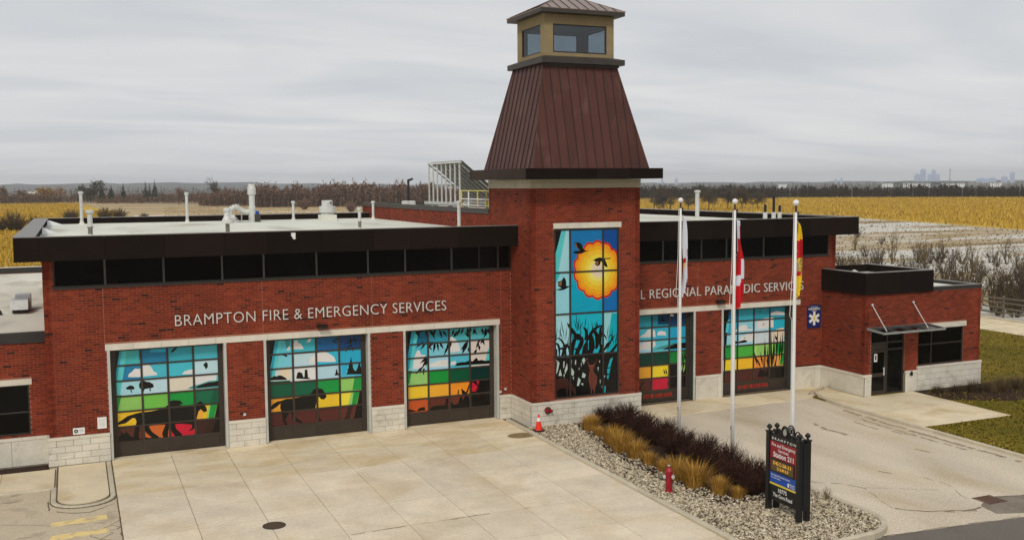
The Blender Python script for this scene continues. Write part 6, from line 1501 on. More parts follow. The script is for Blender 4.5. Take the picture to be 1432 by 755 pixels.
for a in (0, 60, 120):
    c, s = math.cos(R(a)), math.sin(R(a)); cx_, cz_ = 34.03, 3.55
    P_ = [(cx_ + (u * c - v * s), cz_ + (u * s + v * c)) for u, v in ((-.075, -.36), (.075, -.36), (.075, .36), (-.075, .36))]
    xz_prism(b, P_, -.0625 - a * 1e-5, -.0605, 0)
xz_prism(b, [(34.03 + .07 * math.cos(R(x)), 3.57 + .10 * math.sin(R(x))) for x in range(0, 360, 45)], -.066, -.0636, 1)
b.build('star_emblem', ['print_white', 'sign_yellow'], t)
b = MB(); flat_text('PEEL REGIONAL', None, (34.03, -.062, 4.12), (1, 0, 0), (0, 0, 1), (0, -1, 0), .05, .46, mb=b, align='C', offset=.01); flat_text('PARAMEDIC', None, (34.03, -.062, 4.0), (1, 0, 0), (0, 0, 1), (0, -1, 0), .09, .74, mb=b, align='C', offset=.03); flat_text('SERVICES', None, (34.03, -.062, 3.925), (1, 0, 0), (0, 0, 1), (0, -1, 0), .05, .30, mb=b, align='C', offset=.01); b.build('lettering', 'print_white', t, kind='stuff')
# ---- small plates by the left garage door
t = thing('wall_notice', (-.38, 0, 1.5), 'upright white notice box on the brick pier beside the left garage door', 'notice')
b = MB(); b.box(-.55, -.22, -.07, -.009, 1.30, 1.74); b.build('box', 'white_paint', t)
b = MB(); flat_text('NOTICE', None, (-.38, -.072, 1.60), (1, 0, 0), (0, 0, 1), (0, -1, 0), .05, .22, mb=b, align='C'); 
for k in range(3): b.box(-.49, -.28, -.0715, -.0705, 1.52 - k * .06, 1.535 - k * .06)
b.build('lettering', 'galv', t, kind='stuff')
t = thing('camera_plate', (-1.22, 0, 1.27), 'small white plate with a black round symbol low on the brick pier', 'sign')
b = MB(); b.box(-1.43, -1.01, -.018, -.009, 1.15, 1.40); b.build('plate', 'print_white', t)
b = MB(); b.tube((-1.32, -.0185, 1.275), (-1.32, -.021, 1.275), .075, n=14); b.build('symbol', 'sign_black', t)
b = MB(); b.tube((-1.32, -.0215, 1.275), (-1.32, -.023, 1.275), .042, n=12); b.box(-1.21, -1.05, -.0205, -.0185, 1.30, 1.33); b.box(-1.21, -1.05, -.0205, -.0185, 1.24, 1.26); b.build('symbol_ring', 'galv', t)

# ---- hydrant
hx, hy = 17.30, -12.72
t = thing('fire_hydrant', (hx, hy, .03), 'dark red fire hydrant standing in the gravel beside the golden grass', 'hydrant')
b = MB(); b.lathe([(.17, 0), (.17, .05), (.125, .06), (.115, .12), (.11, .60), (.15, .61), (.15, .66), (.12, .67), (.12, .72)], (hx, hy, .03), 14); b.build('barrel', 'red_paint', t, smooth=False)
b = MB(); b.lathe([(.135, .72), (.135, .76), (.115, .80), (.07, .87), (.03, .885), (.03, .94), (.005, .945)], (hx, hy, .03), 14); b.build('bonnet', 'red_paint', t)
for dx_, dy_, rr in ((-1, 0, .07), (.35, -.94, .075), (.9, .4, .06)):
    b = MB(); p0 = Vector((hx, hy, .60)); d = Vector((dx_, dy_, 0)).normalized(); b.tube(p0 + d * .08, p0 + d * .17, rr * .9, n=10); b.tube(p0 + d * .17, p0 + d * .205, rr, n=10, mi=1); b.tube(p0 + d * .205, p0 + d * .23, .022, n=5, mi=1); b.build('nozzle', ['red_paint', 'galv_light'], t)
b = MB(); b.lathe([(.045, .93), (.045, .955), (.01, .96)], (hx, hy, .03), 10); b.build('cap_nut', 'galv_light', t)
# ---- cone
qx, qy = 16.86, -3.05
t = thing('traffic_cone', (qx, qy, .06), 'orange traffic cone with a white collar at the tower corner', 'traffic cone')
b = MB(); b.prism([(qx - .22, qy - .17), (qx - .17, qy - .22), (qx + .17, qy - .22), (qx + .22, qy - .17), (qx + .22, qy + .17), (qx + .17, qy + .22), (qx - .17, qy + .22), (qx - .22, qy + .17)], .075, .125); b.build('base', 'sign_black', t)
b = MB(); b.lathe([(.165, .126), (.15, .16), (.088, .50)], (qx, qy, 0), 16); b.lathe([(.058, .66), (.035, .78), (.02, .785)], (qx, qy, 0), 16); b.build('body', 'cone_orange', t, smooth=False)
b = MB(); b.lathe([(.090, .50), (.060, .66)], (qx, qy, 0), 16); b.build('collar', 'white_paint', t)
# ---- iron covers
def grate(name, x, y, z, rx, ry, label, round_=True):
    t = thing(name, (x, y, z), label, 'drain cover')
    b = MB()
    if round_:
        n = 24
        for k in range(n):
            a0, a1 = 2 * math.pi * k / n, 2 * math.pi * (k + 1) / n
            q = [(x + rx * f * math.cos(a), y + ry * f * math.sin(a)) for f, a in ((.84, a0), (1, a0), (1, a1), (.84, a1))]
            b.prism(ccw(q), z, z + .012)
        b.build('rim', 'iron', t)
        b = MB(); b.lathe([(rx * .84, 0), (rx * .84, .004)], (x, y, z), 20); b.build('well', 'black_iron', t)
    else:
        for a in ((x - rx, x + rx, y - ry, y - ry + .06), (x - rx, x + rx, y + ry - .06, y + ry), (x - rx, x - rx + .06, y - ry + .06, y + ry - .06), (x + rx - .06, x + rx, y - ry + .06, y + ry - .06)): b.box(*a, z, z + .012)
        b.build('rim', 'rust', t)
        b = MB(); b.box(x - rx + .06, x + rx - .06, y - ry + .06, y + ry - .06, z, z + .004); b.build('well', 'black_iron', t)
    n = 9
    for k in range(n):
        f = -1 + 2 * (k + .5) / n
        xx = x + f * rx * .8; hy_ = ry * (.8 * math.sqrt(max(0, 1 - (f * .95) ** 2)) if round_ else .86)
        b = MB(); w_ = rx * .055; b.box(xx - w_, xx + w_, y - hy_, y + hy_, z + .0045, z + .014); b.build('bar', 'rust' if not round_ else 'iron_rusty', t)
grate('drain_cover', 4.30, -10.42, .002, .36, .36, 'round iron drain cover set in the concrete drive')
grate('catch_basin', 26.9, -17.55, -.115, .42, .38, 'rusty square catch basin sunk in the cracked asphalt', False)

# ---- roof equipment
RZ = 8.445
def vent(x, y, z0, z1, label, r=.085, cap=.14, sleeve=False, m_='galv_light', group='vent pipes on the white roofs'):
    t = thing('vent_pipe', (x, y, z0), label, 'vent pipe', group)
    b = MB(); b.lathe([(.24, 0), (.20, .03), (r + .02, .10), (r + .02, .2)], (x, y, z0), 12); b.build('flashing', 'membrane', t)
    zs = z0 + (z1 - z0) * .42 if sleeve else z0 + .15
    if sleeve:
        b = MB(); b.tube((x, y, z0 + .1), (x, y, zs), r * .95, n=12); b.lathe([(r * .95, zs - .06 - z0), (r * 1.25, zs - .02 - z0), (r * 1.25, zs - z0)], (x, y, z0), 12); b.build('sleeve', 'sleeve', t)
    b = MB(); b.lathe([(r, zs - z0), (r, z1 - z0 - .16)], (x, y, z0), 12); b.build('stack', m_, t)
    b = MB(); b.lathe([(r, z1 - .16 - z0), (cap, z1 - .12 - z0), (cap, z1 - .03 - z0), (r * .8, z1 - z0)], (x, y, z0), 12); b.build('cap', m_, t)
vent(-.62, 22.3, RZ, 10.36, 'tall white vent pipe at the far left corner of the long roof', .09, .15)
vent(-.45, 4.2, RZ, 9.66, 'short vent pipe with a grey sleeve near the left front corner of the roof', .10, .17, True)
vent(5.13, 21.0, RZ, 10.26, 'tall white vent pipe between the left corner and the bent duct', .085, .13)
vent(11.48, 21.4, RZ, 9.66, 'plain white vent pipe just right of the tall duct stack', .08, .13)
vent(11.17, 4.4, RZ, 9.58, 'vent pipe with grey sleeve at the front edge right of the white fan', .075, .11, True)
vent(16.1, 19.7, RZ, 9.62, 'white vent pipe at the back by the red parapet wall', .08, .13)
vent(15.81, 3.6, RZ, 9.83, 'white vent pipe close to the tower and its yellow guard rail', .085, .12)
vent(32.3, 8.2, RZ, 10.17, 'tall white vent pipe on the right roof between two flags', .12, .18)
def flue(x, y, z1, label, hw):
    t = thing('flue_pipe', (x, y, RZ), label, 'flue pipe', 'black flues on the right roof')
    b = MB(); b.lathe([(.16, 0), (.14, .03), (.12, .12), (.12, hw), (.09, hw + .03)], (x, y, RZ), 10); b.build('sleeve', 'galv_light', t)
    b = MB(); b.lathe([(.075, hw + .02), (.075, z1 - RZ - .02), (.06, z1 - RZ)], (x, y, RZ), 10); b.build('flue', 'black_iron', t)
flue(34.31, 4.5, 9.37, 'short black flue in a white sleeve, left of three', .45); flue(34.89, 4.5, 9.84, 'tallest black flue in a white sleeve, middle of three', .45); flue(35.30, 4.5, 9.31, 'short black flue in a white sleeve, right of three', .45)
# hooded intake at the front edge
t = thing('hooded_vent', (5.19, 4.5, RZ), 'short vent with a bell shaped hood at the roof front below the bent duct', 'vent pipe')
b = MB(); b.tube((5.19, 4.5, RZ), (5.19, 4.5, 8.95), .09, n=12); b.build('sleeve', 'sleeve', t)
b = MB(); b.lathe([(.10, .5), (.28, .52), (.26, .60), (.15, .82), (.12, 1.0), (.17, 1.06), (.17, 1.14), (.12, 1.2)], (5.19, 4.5, RZ), 14); b.build('hood', 'galv_light', t)
# exhaust stack with bent duct and blower
t = thing('exhaust_duct', (8.0, 20.5, RZ), 'galvanised exhaust stack fed by a bent duct on the long white roof', 'exhaust duct')
b = MB(); b.lathe([(.21, .0), (.21, .9), (.175, .95), (.175, 1.6), (.25, 1.66), (.25, 1.98), (.19, 2.26), (.19, 2.28)], (8.83, 20.5, RZ), 16); b.build('stack', 'galv_light', t)
b = MB(); P_ = [(7.52, 20.5, 8.5), (7.52, 20.5, 9.0)] + [(7.52 + .33 - .33 * math.cos(R(a)), 20.5, 9.0 + .36 * math.sin(R(a))) for a in (20, 40, 60, 80, 100)] + [(8.30, 20.5, 9.12), (8.45, 20.5, 9.04), (8.66, 20.5, 9.04)]
b.path(P_, .16, 12)
for x_, z_ in ((7.52, 8.9), (7.9, 9.36), (8.02, 9.33)): b.tube((x_ - .03, 20.5, z_), (x_ + .03, 20.5, z_), .185, n=12)
b.build('bent_duct', 'galv_light', t)
b = MB(); b.box(7.2, 7.85, 20.2, 20.8, RZ, 8.75); b.tube((7.3, 20.3, 8.72), (7.75, 20.3, 8.72), .2, n=12); b.build('blower', 'galv_light', t)
b = MB(); b.box(8.95, 9.28, 20.3, 20.7, RZ, 8.92, 0); b.tube((9.12, 20.5, 8.92), (9.12, 20.5, 9.1), .13, n=10, mi=1); b.build('motor', ['iron', 'sign_blue'], t)
b = MB(); b.box(8.17, 8.23, 20.47, 20.53, RZ, 9.0); b.box(7.9, 9.4, 20.3, 20.7, RZ - .005, RZ + .04); b.path([(7.7, 20.2, 8.9), (7.95, 20.2, 8.6), (8.1, 20.2, RZ)], .025, 6); b.build('support', 'galv', t)
# white roof fan on a curb
t = thing('roof_fan', (13.4, 20.5, RZ), 'white mushroom roof fan on a square curb', 'roof fan')
b = MB(); b.box(12.92, 13.88, 20.05, 20.95, RZ, 8.80); b.build('curb', 'membrane', t)
b = MB(); b.lathe([(.42, .36), (.36, .46), (.50, .5), (.52, .86), (.34, .9), (.34, 1.20), (.28, 1.24)], (13.4, 20.5, RZ), 18); b.build('housing', 'galv_light', t)
b = MB(); b.box(13.5, 13.6, 20.1, 20.18, 9.5, 9.58); b.build('switch', 'iron', t)
# membrane corner boots
b = MB(); b.add([(-2.45, 21.6, RZ), (-1.6, 22.4, RZ), (-2.45, 23.4, RZ), (-2.45, 22.5, 8.75)], [(0, 1, 3), (1, 2, 3), (0, 3, 2)]); b.add([(-2.45, 10.2, RZ), (-1.8, 11.0, RZ), (-2.45, 12.2, RZ), (-2.45, 11.2, 8.74)], [(0, 1, 3), (1, 2, 3), (0, 3, 2)]); b.build('corner_boot', 'white_far', ST)
# small rooftop unit on the annex
t = thing('roof_unit', (-3.6, 11.8, AZ), 'small grey sheet metal air unit on the low left roof', 'roof unit')
RW = AZ - .02
b = MB(); b.box(-3.95, -3.22, 11.0, 12.0, RW + .18, RW + .62); b.build('casing', 'galv', t)
b = MB(); b.box(-3.80, -3.12, 12.02, 13.0, RW + .10, RW + .78); b.build('rear_casing', 'galv', t)
b = MB(); b.add([(-3.97, 10.55, RW + .22), (-3.20, 10.55, RW + .22), (-3.20, 10.99, RW + .22), (-3.97, 10.99, RW + .22), (-3.97, 10.99, RW + .64), (-3.20, 10.99, RW + .64)], [(0, 3, 2, 1), (0, 1, 5, 4), (0, 4, 3), (1, 2, 5), (2, 3, 4, 5)]); b.build('hood', 'galv_light', t)
b = MB(); b.box(-3.9, -3.3, 11.1, 12.9, RW, RW + .179); b.build('curb', 'iron', t)
t = thing('drain_strainer', (-4.45, 10.8, AZ), 'small dark drain strainer on the low left roof', 'roof drain')
b = MB(); b.lathe([(.22, 0), (.2, .05), (.16, .2), (.05, .26)], (-4.5, 10.8, RW), 12); b.build('dome', 'iron', t)
# solar rack
t = thing('solar_rack', (18.4, 10.7, 9.2), 'grey steel rack with a sloping bank of panels on the middle roof', 'solar rack')
ya, yb = 8.25, 13.2
for k in range(8):
    yy = ya + (yb - ya) * k / 7
    b = MB(); b.box(17.56, 17.63, yy - .032, yy + .032, 9.66, 11.72); b.build('post', 'galv_light', t)
    b = MB(); b.tube((17.6, yy, 11.72), (20.0, yy, 9.75), .05, n=4); b.build('rafter', 'galv', t)
b = MB(); b.box(17.53, 17.66, ya - .15, yb + .15, 11.725, 11.83); b.build('top_beam', 'galv_light', t)
b = MB(); b.box(17.45, 17.75, ya - 1.0, yb + .5, 9.5, 9.655); b.box(19.85, 20.15, ya - .6, yb + .5, 9.5, 9.655); b.build('base_beam', 'galv_light', t)
for yy in (ya - .9, ya + 1.5, ya + 3.9, yb + .3):
    b = MB(); b.box(17.5, 17.7, yy - .1, yy + .1, 9.18, 9.498); b.build('foot', 'galv', t)
nrm = Vector((2.4, 0, -1.97)).normalized(); pn = Vector((1.97, 0, 2.4)).normalized()
for k in range(7):
    for m_ in range(2):
        y0_ = ya + (yb - ya) * k / 7 + .02; y1_ = ya + (yb - ya) * (k + 1) / 7 - .02
        A = Vector((17.66, 0, 11.80)) + nrm * (m_ * 1.55 + .02); B = A + nrm * 1.5
        b = MB(); vs = []
        for p, o in ((A, .06), (B, .06), (A, .10), (B, .10)):
            for yy in (y0_, y1_): q = p + pn * o; vs.append((q.x, yy, q.z))
        b.add(vs, [(0, 2, 3, 1), (4, 5, 7, 6), (0, 1, 5, 4), (2, 6, 7, 3), (0, 4, 6, 2), (1, 3, 7, 5)]); b.build('solar_panel', 'grey_frame', t)
# guard rail
t = thing('guard_rail', (17.4, 5.6, 9.45), 'yellow and white guard rail on the middle roof beside the tower', 'railing')
for k, yy in enumerate((7.5, 6.45, 5.2, 4.0, 2.9)):
    b = MB(); b.tube((17.4, yy, 9.2), (17.4, yy, 10.28), .045 if k in (0, 3) else .035, n=8); b.build('post', 'yellow_paint' if k in (0, 2, 3) else 'white_paint', t)
for z_, m_ in ((10.28, 'yellow_paint'), (9.86, 'white_paint'), (9.55, 'white_paint')):
    b = MB(); b.tube((17.4, 7.5, z_), (17.4, 2.6, z_), .03, n=8); b.build('rail', m_, t)
b = MB(); b.box(17.7, 18.6, 4.2, 5.0, 9.19, 9.75); b.build('yellow_box', 'yellow_paint', t)
# black cable mast
t = thing('pipe_mast', (17.4, 16.5, 9.2), 'thin black pipe mast in a white drum on the middle roof', 'mast')
b = MB(); b.lathe([(.42, 0), (.42, .42), (.36, .46)], (17.4, 16.5, 9.19), 14); b.build('drum', 'galv_light', t)
b = MB(); b.tube((17.4, 16.5, 9.6), (17.4, 16.5, 10.92), .085, .07, n=8); b.tube((17.4, 16.5, 10.86), (17.62, 16.3, 10.96), .08, .06, n=8); b.build('pipe', 'black_iron', t)
# entrance roof details
t = thing('pipe_mast', (35.9, 1.0, 5.7), 'thin black mast on the flat roof over the entrance', 'mast')
b = MB(); b.tube((35.75, .9, 5.72), (35.75, .9, 7.1), .04, n=8); b.build('pipe', 'black_iron', t); b = MB(); b.box(35.55, 35.95, .7, 1.1, 5.722, 5.80); b.build('base_plate', 'galv', t)
t = thing('skylight', (36.0, -.7, 5.75), 'small pale dome hatch on the flat roof over the entrance', 'skylight')
b = MB(); b.box(35.75, 36.25, -.95, -.55, 5.722, 5.9); b.build('curb', 'galv_light', t); b = MB(); b.add([(35.76, -.94, 5.903), (36.24, -.94, 5.903), (36.24, -.56, 5.903), (35.76, -.56, 5.903), (36, -.75, 6.06)], [(0, 3, 2, 1), (0, 1, 4), (1, 2, 4), (2, 3, 4), (3, 0, 4)]); b.build('dome', 'membrane', t)

# ================================================================ plants
def blade(b, x, y, z, h, lean, a, w, mi=0):
    ca_, sa = math.cos(a), math.sin(a); wx, wy = -sa * w / 2, ca_ * w / 2
    m1, m2 = lean * .35, lean
    b.add([(x - wx, y - wy, z), (x + wx, y + wy, z), (x + ca_ * m1 - wx * .8, y + sa * m1 - wy * .8, z + h * .62), (x + ca_ * m1 + wx * .8, y + sa * m1 + wy * .8, z + h * .62), (x + ca_ * m2, y + sa * m2, z + h)], [(0, 1, 3, 2), (2, 3, 4)], mi)
def grass_mesh(seed, n, rad, h):
    r_ = random.Random(seed); b = MB()
    for k in range(n):
        a = r_.uniform(0, 6.28); q = rad * math.sqrt(r_.random()) * .55; hh = h * r_.uniform(.45, 1.08) * (1.08 - .5 * q / rad)
        blade(b, q * math.cos(a), q * math.sin(a), 0, hh, r_.uniform(.05, .75) * rad * (1.15 if r_.random() < .8 else 1.9), a + r_.uniform(-.5, .5), r_.uniform(.010, .022))
    return b
GRASS = [(19.45, -2.95, .62), (18.95, -3.8, .88), (18.72, -6.15, 1.0), (18.5, -7.3, 1.08), (18.52, -8.4, .92), (18.5, -9.4, .66), (18.42, -11.5, 1.06), (18.5, -12.5, 1.12), (18.78, -13.55, .78), (18.8, -4.85, .58), (18.48, -10.45, .6), (19.05, -14.25, .55)]
GL = ['low golden grass clump nearest the tower wall', 'golden grass clump second from the tower, before the first gap', 'golden grass clump right after the first gap', 'tall golden grass clump left of the middle of the bed', 'golden grass clump in the middle of the bed', 'low golden grass clump between the middle clumps and the hydrant', 'tall golden grass clump beside the hydrant', 'tallest golden grass clump, last but one before the sign', 'drooping golden grass clump closest to the station sign', 'small golden tuft in the first gap of the row', 'small golden tuft just behind the hydrant', 'last small golden tuft at the sign end of the bed']
gm = {}
for k, (x, y, s) in enumerate(GRASS):
    v = k % 3
    if v not in gm:
        o = grass_mesh(11 + v, 620, .62, .95).build('ornamental_grass', 'grass_gold'); gm[v] = o
    else: o = gm[v].copy(); COL.objects.link(o)
    o.location = (x, y, .03); o.scale = (s * .95, s * .95, s * .9); o.rotation_euler = (0, 0, k * 1.7)
    tag(o, GL[k], 'grass', 'golden grasses in the gravel island')
def twig_mesh(seed, nst, rad, h, r0, curl=.25, seg=3, side=3, n=3, up=1.0):
    r_ = random.Random(seed); b = MB()
    for k in range(nst):
        a = r_.uniform(0, 6.28); tilt = r_.uniform(.05, 1.0) ** .7
        L = h * r_.uniform(.75, 1.08) * (1 - .25 * tilt)
        d = Vector((math.cos(a) * tilt * rad / h, math.sin(a) * tilt * rad / h, up)).normalized()
        p = Vector((math.cos(a) * .15 * rad * tilt, math.sin(a) * .15 * rad * tilt, 0)); r = r0 * r_.uniform(.7, 1.2)
        for s in range(seg):
            q = p + d * (L / seg)
            b.tube(p, q, r * (1 - s / (seg + .6)), r * (1 - (s + 1) / (seg + .6)), n, 0, False)
            if s:
                for w in range(side):
                    dd = (d + Vector((r_.uniform(-1, 1), r_.uniform(-1, 1), r_.uniform(-.4, .7))) * .8).normalized()
                    f = r_.random(); p0 = p.lerp(q, f); l2 = L / seg * r_.uniform(.5, 1.1)
                    b.tube(p0, p0 + dd * l2, r * .5, r * .15, n, 0, False)
            d = (d + Vector((r_.uniform(-1, 1), r_.uniform(-1, 1), r_.uniform(-.5, .5))) * curl).normalized(); p = q
    return b
DS = [(20.3, -2.75), (21.2, -2.95), (20.35, -4.1), (21.25, -4.5), (20.4, -5.5), (21.2, -6.1), (20.25, -7.0), (21.1, -7.7), (20.15, -8.5), (21.1, -9.3), (20.1, -10.0), (21.05, -10.9), (20.05, -11.5), (21.0, -12.4), (19.95, -12.9), (20.9, -13.8), (19.75, -14.15)]
side_ = ['left', 'right']
ordn = ['nearest the tower', 'second from the tower', 'third from the tower', 'fourth from the tower', 'fifth from the tower', 'sixth from the tower', 'seventh from the tower', 'eighth from the tower', 'at the sign end']
dm = {}
for k, (x, y) in enumerate(DS):
    v = k % 3
    if v not in dm: o = twig_mesh(31 + v, 190, 1.02, .88, .012, .45, 3, 3).build('dark_shrub', 'twig_dark'); dm[v] = o
    else: o = dm[v].copy(); COL.objects.link(o)
    s = rng.uniform(.92, 1.08); o.location = (x, y, .03); o.scale = (s, s, s * rng.uniform(.92, 1.05)); o.rotation_euler = (0, 0, rng.uniform(0, 6))
    row = 'grass side' if k % 2 == 0 else 'flagpole side'
    tag(o, 'bare dark purple shrub on the %s of the bed, %s' % (row, ordn[k // 2]), 'shrub', 'dark shrubs in the gravel island')
# dry planting by the entrance
EL = ['dry brown tuft nearest the entrance walk', 'low dry brown tuft second from the walk', 'dry brown tuft in the middle of the wall bed', 'taller dry brown tuft right of the middle', 'bushy brown tuft near the lawn', 'spreading brown tuft at the lawn end of the bed']
for k, (x, y, s, dark) in enumerate(((38.6, -4.0, .38, 0), (39.6, -4.3, .42, 0), (40.5, -4.5, .55, 1), (41.4, -4.9, .62, 1), (42.4, -4.7, .68, 1), (43.4, -4.8, .60, 1))):
    b = grass_mesh(60 + k, 420, 1.0, 1.25); o = b.build('dry_shrub', 'twig_ochre' if k > 2 else 'twig_brown'); o.location = (x, y, -.03); o.scale = (s * 1.25, s * 1.1, s)
    tag(o, EL[k], 'shrub', 'dry tufts along the entrance wall')
tm = twig_mesh(77, 30, .5, .8, .01, .3)
o = tm.build('weed', 'twig_ochre'); o.location = (21.2, -15.0, .03); o.scale = (.7, .7, .7); tag(o, 'wispy dry weed in the gravel beside the station sign', 'weed')
o2 = o.copy(); COL.objects.link(o2); o2.location = (21.6, -15.7, .03); o2.scale = (.45, .45, .6); tag(o2, 'small dry weed at the kerb right of the sign', 'weed')
# lawn blades
b = MB()
for k in range(34000):
    x = 32.5 + 26 * rng.random() ** 1.3; y = rng.uniform(-22, 14)
    if x < 37.9 and y > -9.2: continue
    if 34.3 < x < 43 and y > -3.2 and y < 4: continue
    if x < 36.3 and y > -9.2: continue
    h = rng.uniform(.04, .11); a = rng.uniform(0, 6.28); w = rng.uniform(.02, .05)
    b.add([(x - math.sin(a) * w, y + math.cos(a) * w, -.045), (x + math.sin(a) * w, y - math.cos(a) * w, -.045), (x + math.cos(a) * h * .7, y + math.sin(a) * h * .7, -.045 + h)], [(0, 1, 2)])
b.build('lawn_grass', 'lawn_blade', kind='stuff')

# ---- corn stalks standing in the fields
def stalks(name, regions, n, h0, h1, m_):
    b = MB()
    for (a0, a1, d0, d1), fr in regions:
        for k in range(int(n * fr)):
            d = math.sqrt(rng.uniform(d0 * d0, d1 * d1)) if rng.random() < .45 else rng.uniform(d0, d1)
            a = rng.uniform(a0, a1)
            if name == 'corn_stalks' and a > 20:
                lim = 430 - (a - 31) * 9.8 if a < 40 else 345 - (a - 40) * 9.3
                if d < lim: continue
            x, y = PA(a, d); h = rng.uniform(h0, h1); w = .05 + d * .00042; t = rng.uniform(0, 6.28)
            dx_, dy_ = math.cos(t) * w, math.sin(t) * w; lx, ly = rng.uniform(-.35, .35), rng.uniform(-.35, .35)
            b.add([(x - dx_, y - dy_, -.3), (x + dx_, y + dy_, -.3), (x + lx, y + ly, -.3 + h)], [(0, 1, 2)])
    b.build(name, m_, kind='stuff')
stalks('corn_stalks', [((-4.5, 3.4, 72, 330), .55), ((-4.5, .5, 300, 735), .35), ((.4, 2.2, 300, 480), .1), ((29.5, 51.5, 250, 700), 1.35)], 46000, .5, 1.15, 'corn_stalk')
stalks('stubble_stalks', [((4.5, 21, 240, 560), 1)], 14000, .12, .35, 'stubble')
# clods and stubble in the snowy field
b = MB()
for k in range(3500):
    d = rng.uniform(95, 330); a = rng.uniform(36, 51.5)
    if d > (430 - (a - 31) * 9.8 if a < 40 else 345 - (a - 40) * 9.3): continue
    x, y = PA(a, d); h = rng.uniform(.08, .35); w = rng.uniform(.06, .28)
    t = rng.uniform(0, 6.28); dx_, dy_ = math.cos(t) * w, math.sin(t) * w
    b.add([(x - dx_, y - dy_, -.31), (x + dx_, y + dy_, -.31), (x + rng.uniform(-.1, .1), y, -.31 + h)], [(0, 1, 2)])
b.build('field_stubble', 'twig_ochre', kind='stuff')

# ---- bare shrubs and small trees of the hedgerow on the right
HM = [twig_mesh(90 + v, (15, 20, 24, 17, 22)[v], (1.5, 1.9, 1.6, 1.2, 2.2)[v], (3.2, 2.6, 2.2, 3.8, 2.4)[v],   .038, .26, 4, 3) for v in range(5)]
hm = {}
cnt = 0
places = []
for k in range(128):
    t = rng.random()
    a = rng.uniform(41.2, 51.5)
    if k < 52: d = rng.uniform(89, 104); a = rng.uniform(44.5, 52)
    elif k < 120: d = rng.uniform(98, 150); a = rng.uniform(41.0, 51.5)
    else: d = rng.uniform(150, 215); a = rng.uniform(38.6, 43.5)
    x, y = PA(a, d)
    if x < 67: continue
    places.append((d, x, y))
places.sort()
for k, (d, x, y) in enumerate(places):
    v = rng.randrange(5); mt = ('twig_grey', 'twig_brown', 'twig_ochre')[k % 3]
    if (v, mt) not in hm: o = HM[v].build('bare_shrub', mt); hm[(v, mt)] = o
    else: o = hm[(v, mt)].copy(); COL.objects.link(o)
    s = rng.uniform(.7, 1.15) * (1.1 if d < 105 else .95); o.location = (x, y, -.31); o.scale = (s, s, s * rng.uniform(.85, 1.15)); o.rotation_euler = (0, 0, rng.uniform(0, 6.28))
    hue = {'twig_grey': 'greyish', 'twig_brown': 'brown', 'twig_ochre': 'straw coloured'}[mt]
    where = 'close behind the rail fence' if d < 105 else ('in the middle of the hedgerow on the snowy field' if d < 150 else 'far out on the snowy field beyond the right wing')
    tag(o, '%s bare twiggy shrub %s' % (hue, where), 'shrub', '%s bare shrubs %s' % (hue, where))
# rail fence between path and hedgerow
t = thing('rail_fence', (66.2, 14, -.3), 'weathered post and rail fence between the path and the bare hedgerow', 'fence')
FP = unit_mesh('post', 'fence_wood'); FR = unit_mesh('rail', 'fence_wood')
yy = -9.0; k = 0
while yy < 34:
    piece('post', FP, t, (66.2, yy, .55 + rng.uniform(-.05, .05)), (.14, .14, 1.9))
    if yy + 2.5 < 34.2:
        for z_ in (.15, .55, .95, 1.32): piece('rail', FR, t, (66.12, yy + 1.25, z_ + rng.uniform(-.03, .03)), (.05, 2.6, .12))
    yy += 2.5

def az_of(b): return math.degrees(YAW) + math.degrees(math.atan((b - 716) / FPX))     # bearing

# ---- trees that can be told apart
def bare_tree_mesh(seed, h, spread=.45, r0=None, depth=4, thin=.0028):
    r_ = random.Random(seed); tr = MB(); cw = MB(); r0 = r0 or h * .022
    def grow(p, d, L, r, lev):
        nseg = 3 if lev == 0 else 2
        for s in range(nseg):
            q = p + d * (L / nseg); tgt = tr if lev < 2 else cw
            tgt.tube(p, q, r * (1 - .3 * s / nseg), r * (1 - .3 * (s + 1) / nseg), 5 if lev < 2 else 3, 0, False)
            if lev < depth and (s > 0 or lev > 0 or nseg == 1):
                for k in range(3 if lev < 2 else 3):
                    a = r_.uniform(0, 6.28); o = d.orthogonal().normalized(); o.rotate(Matrix.Rotation(a, 3, d))
                    dd = (d * r_.uniform(.55, 1.0) + o * r_.uniform(.5, .95) * (spread / .45) + Vector((0, 0, .18))).normalized()
                    grow(p.lerp(q, r_.uniform(.4, 1)), dd, L * r_.uniform(.5, .74), max(r * .5, h * thin), lev + 1)
            d = (d + Vector((r_.uniform(-.16, .16), r_.uniform(-.16, .16), .03))).normalized(); p = q
    grow(Vector((0, 0, 0)), Vector((r_.uniform(-.06, .06), r_.uniform(-.06, .06), 1)).normalized(), h * .46, r0, 0)
    return tr, cw
def put_tree(name, az, d, trunk, crown, mt, mc, label, cat, group, s=1.0):
    x, y = PA(az, d); t = thing(name, (x, y, -.32), label, cat, group)
    for mb_, nm, m_ in ((trunk, 'trunk', mt), (crown, 'crown', mc)):
        o = mb_.build(nm, m_, None, org=(0, 0, 0)); o.parent = t; o.scale = (s, s, s)
    return t
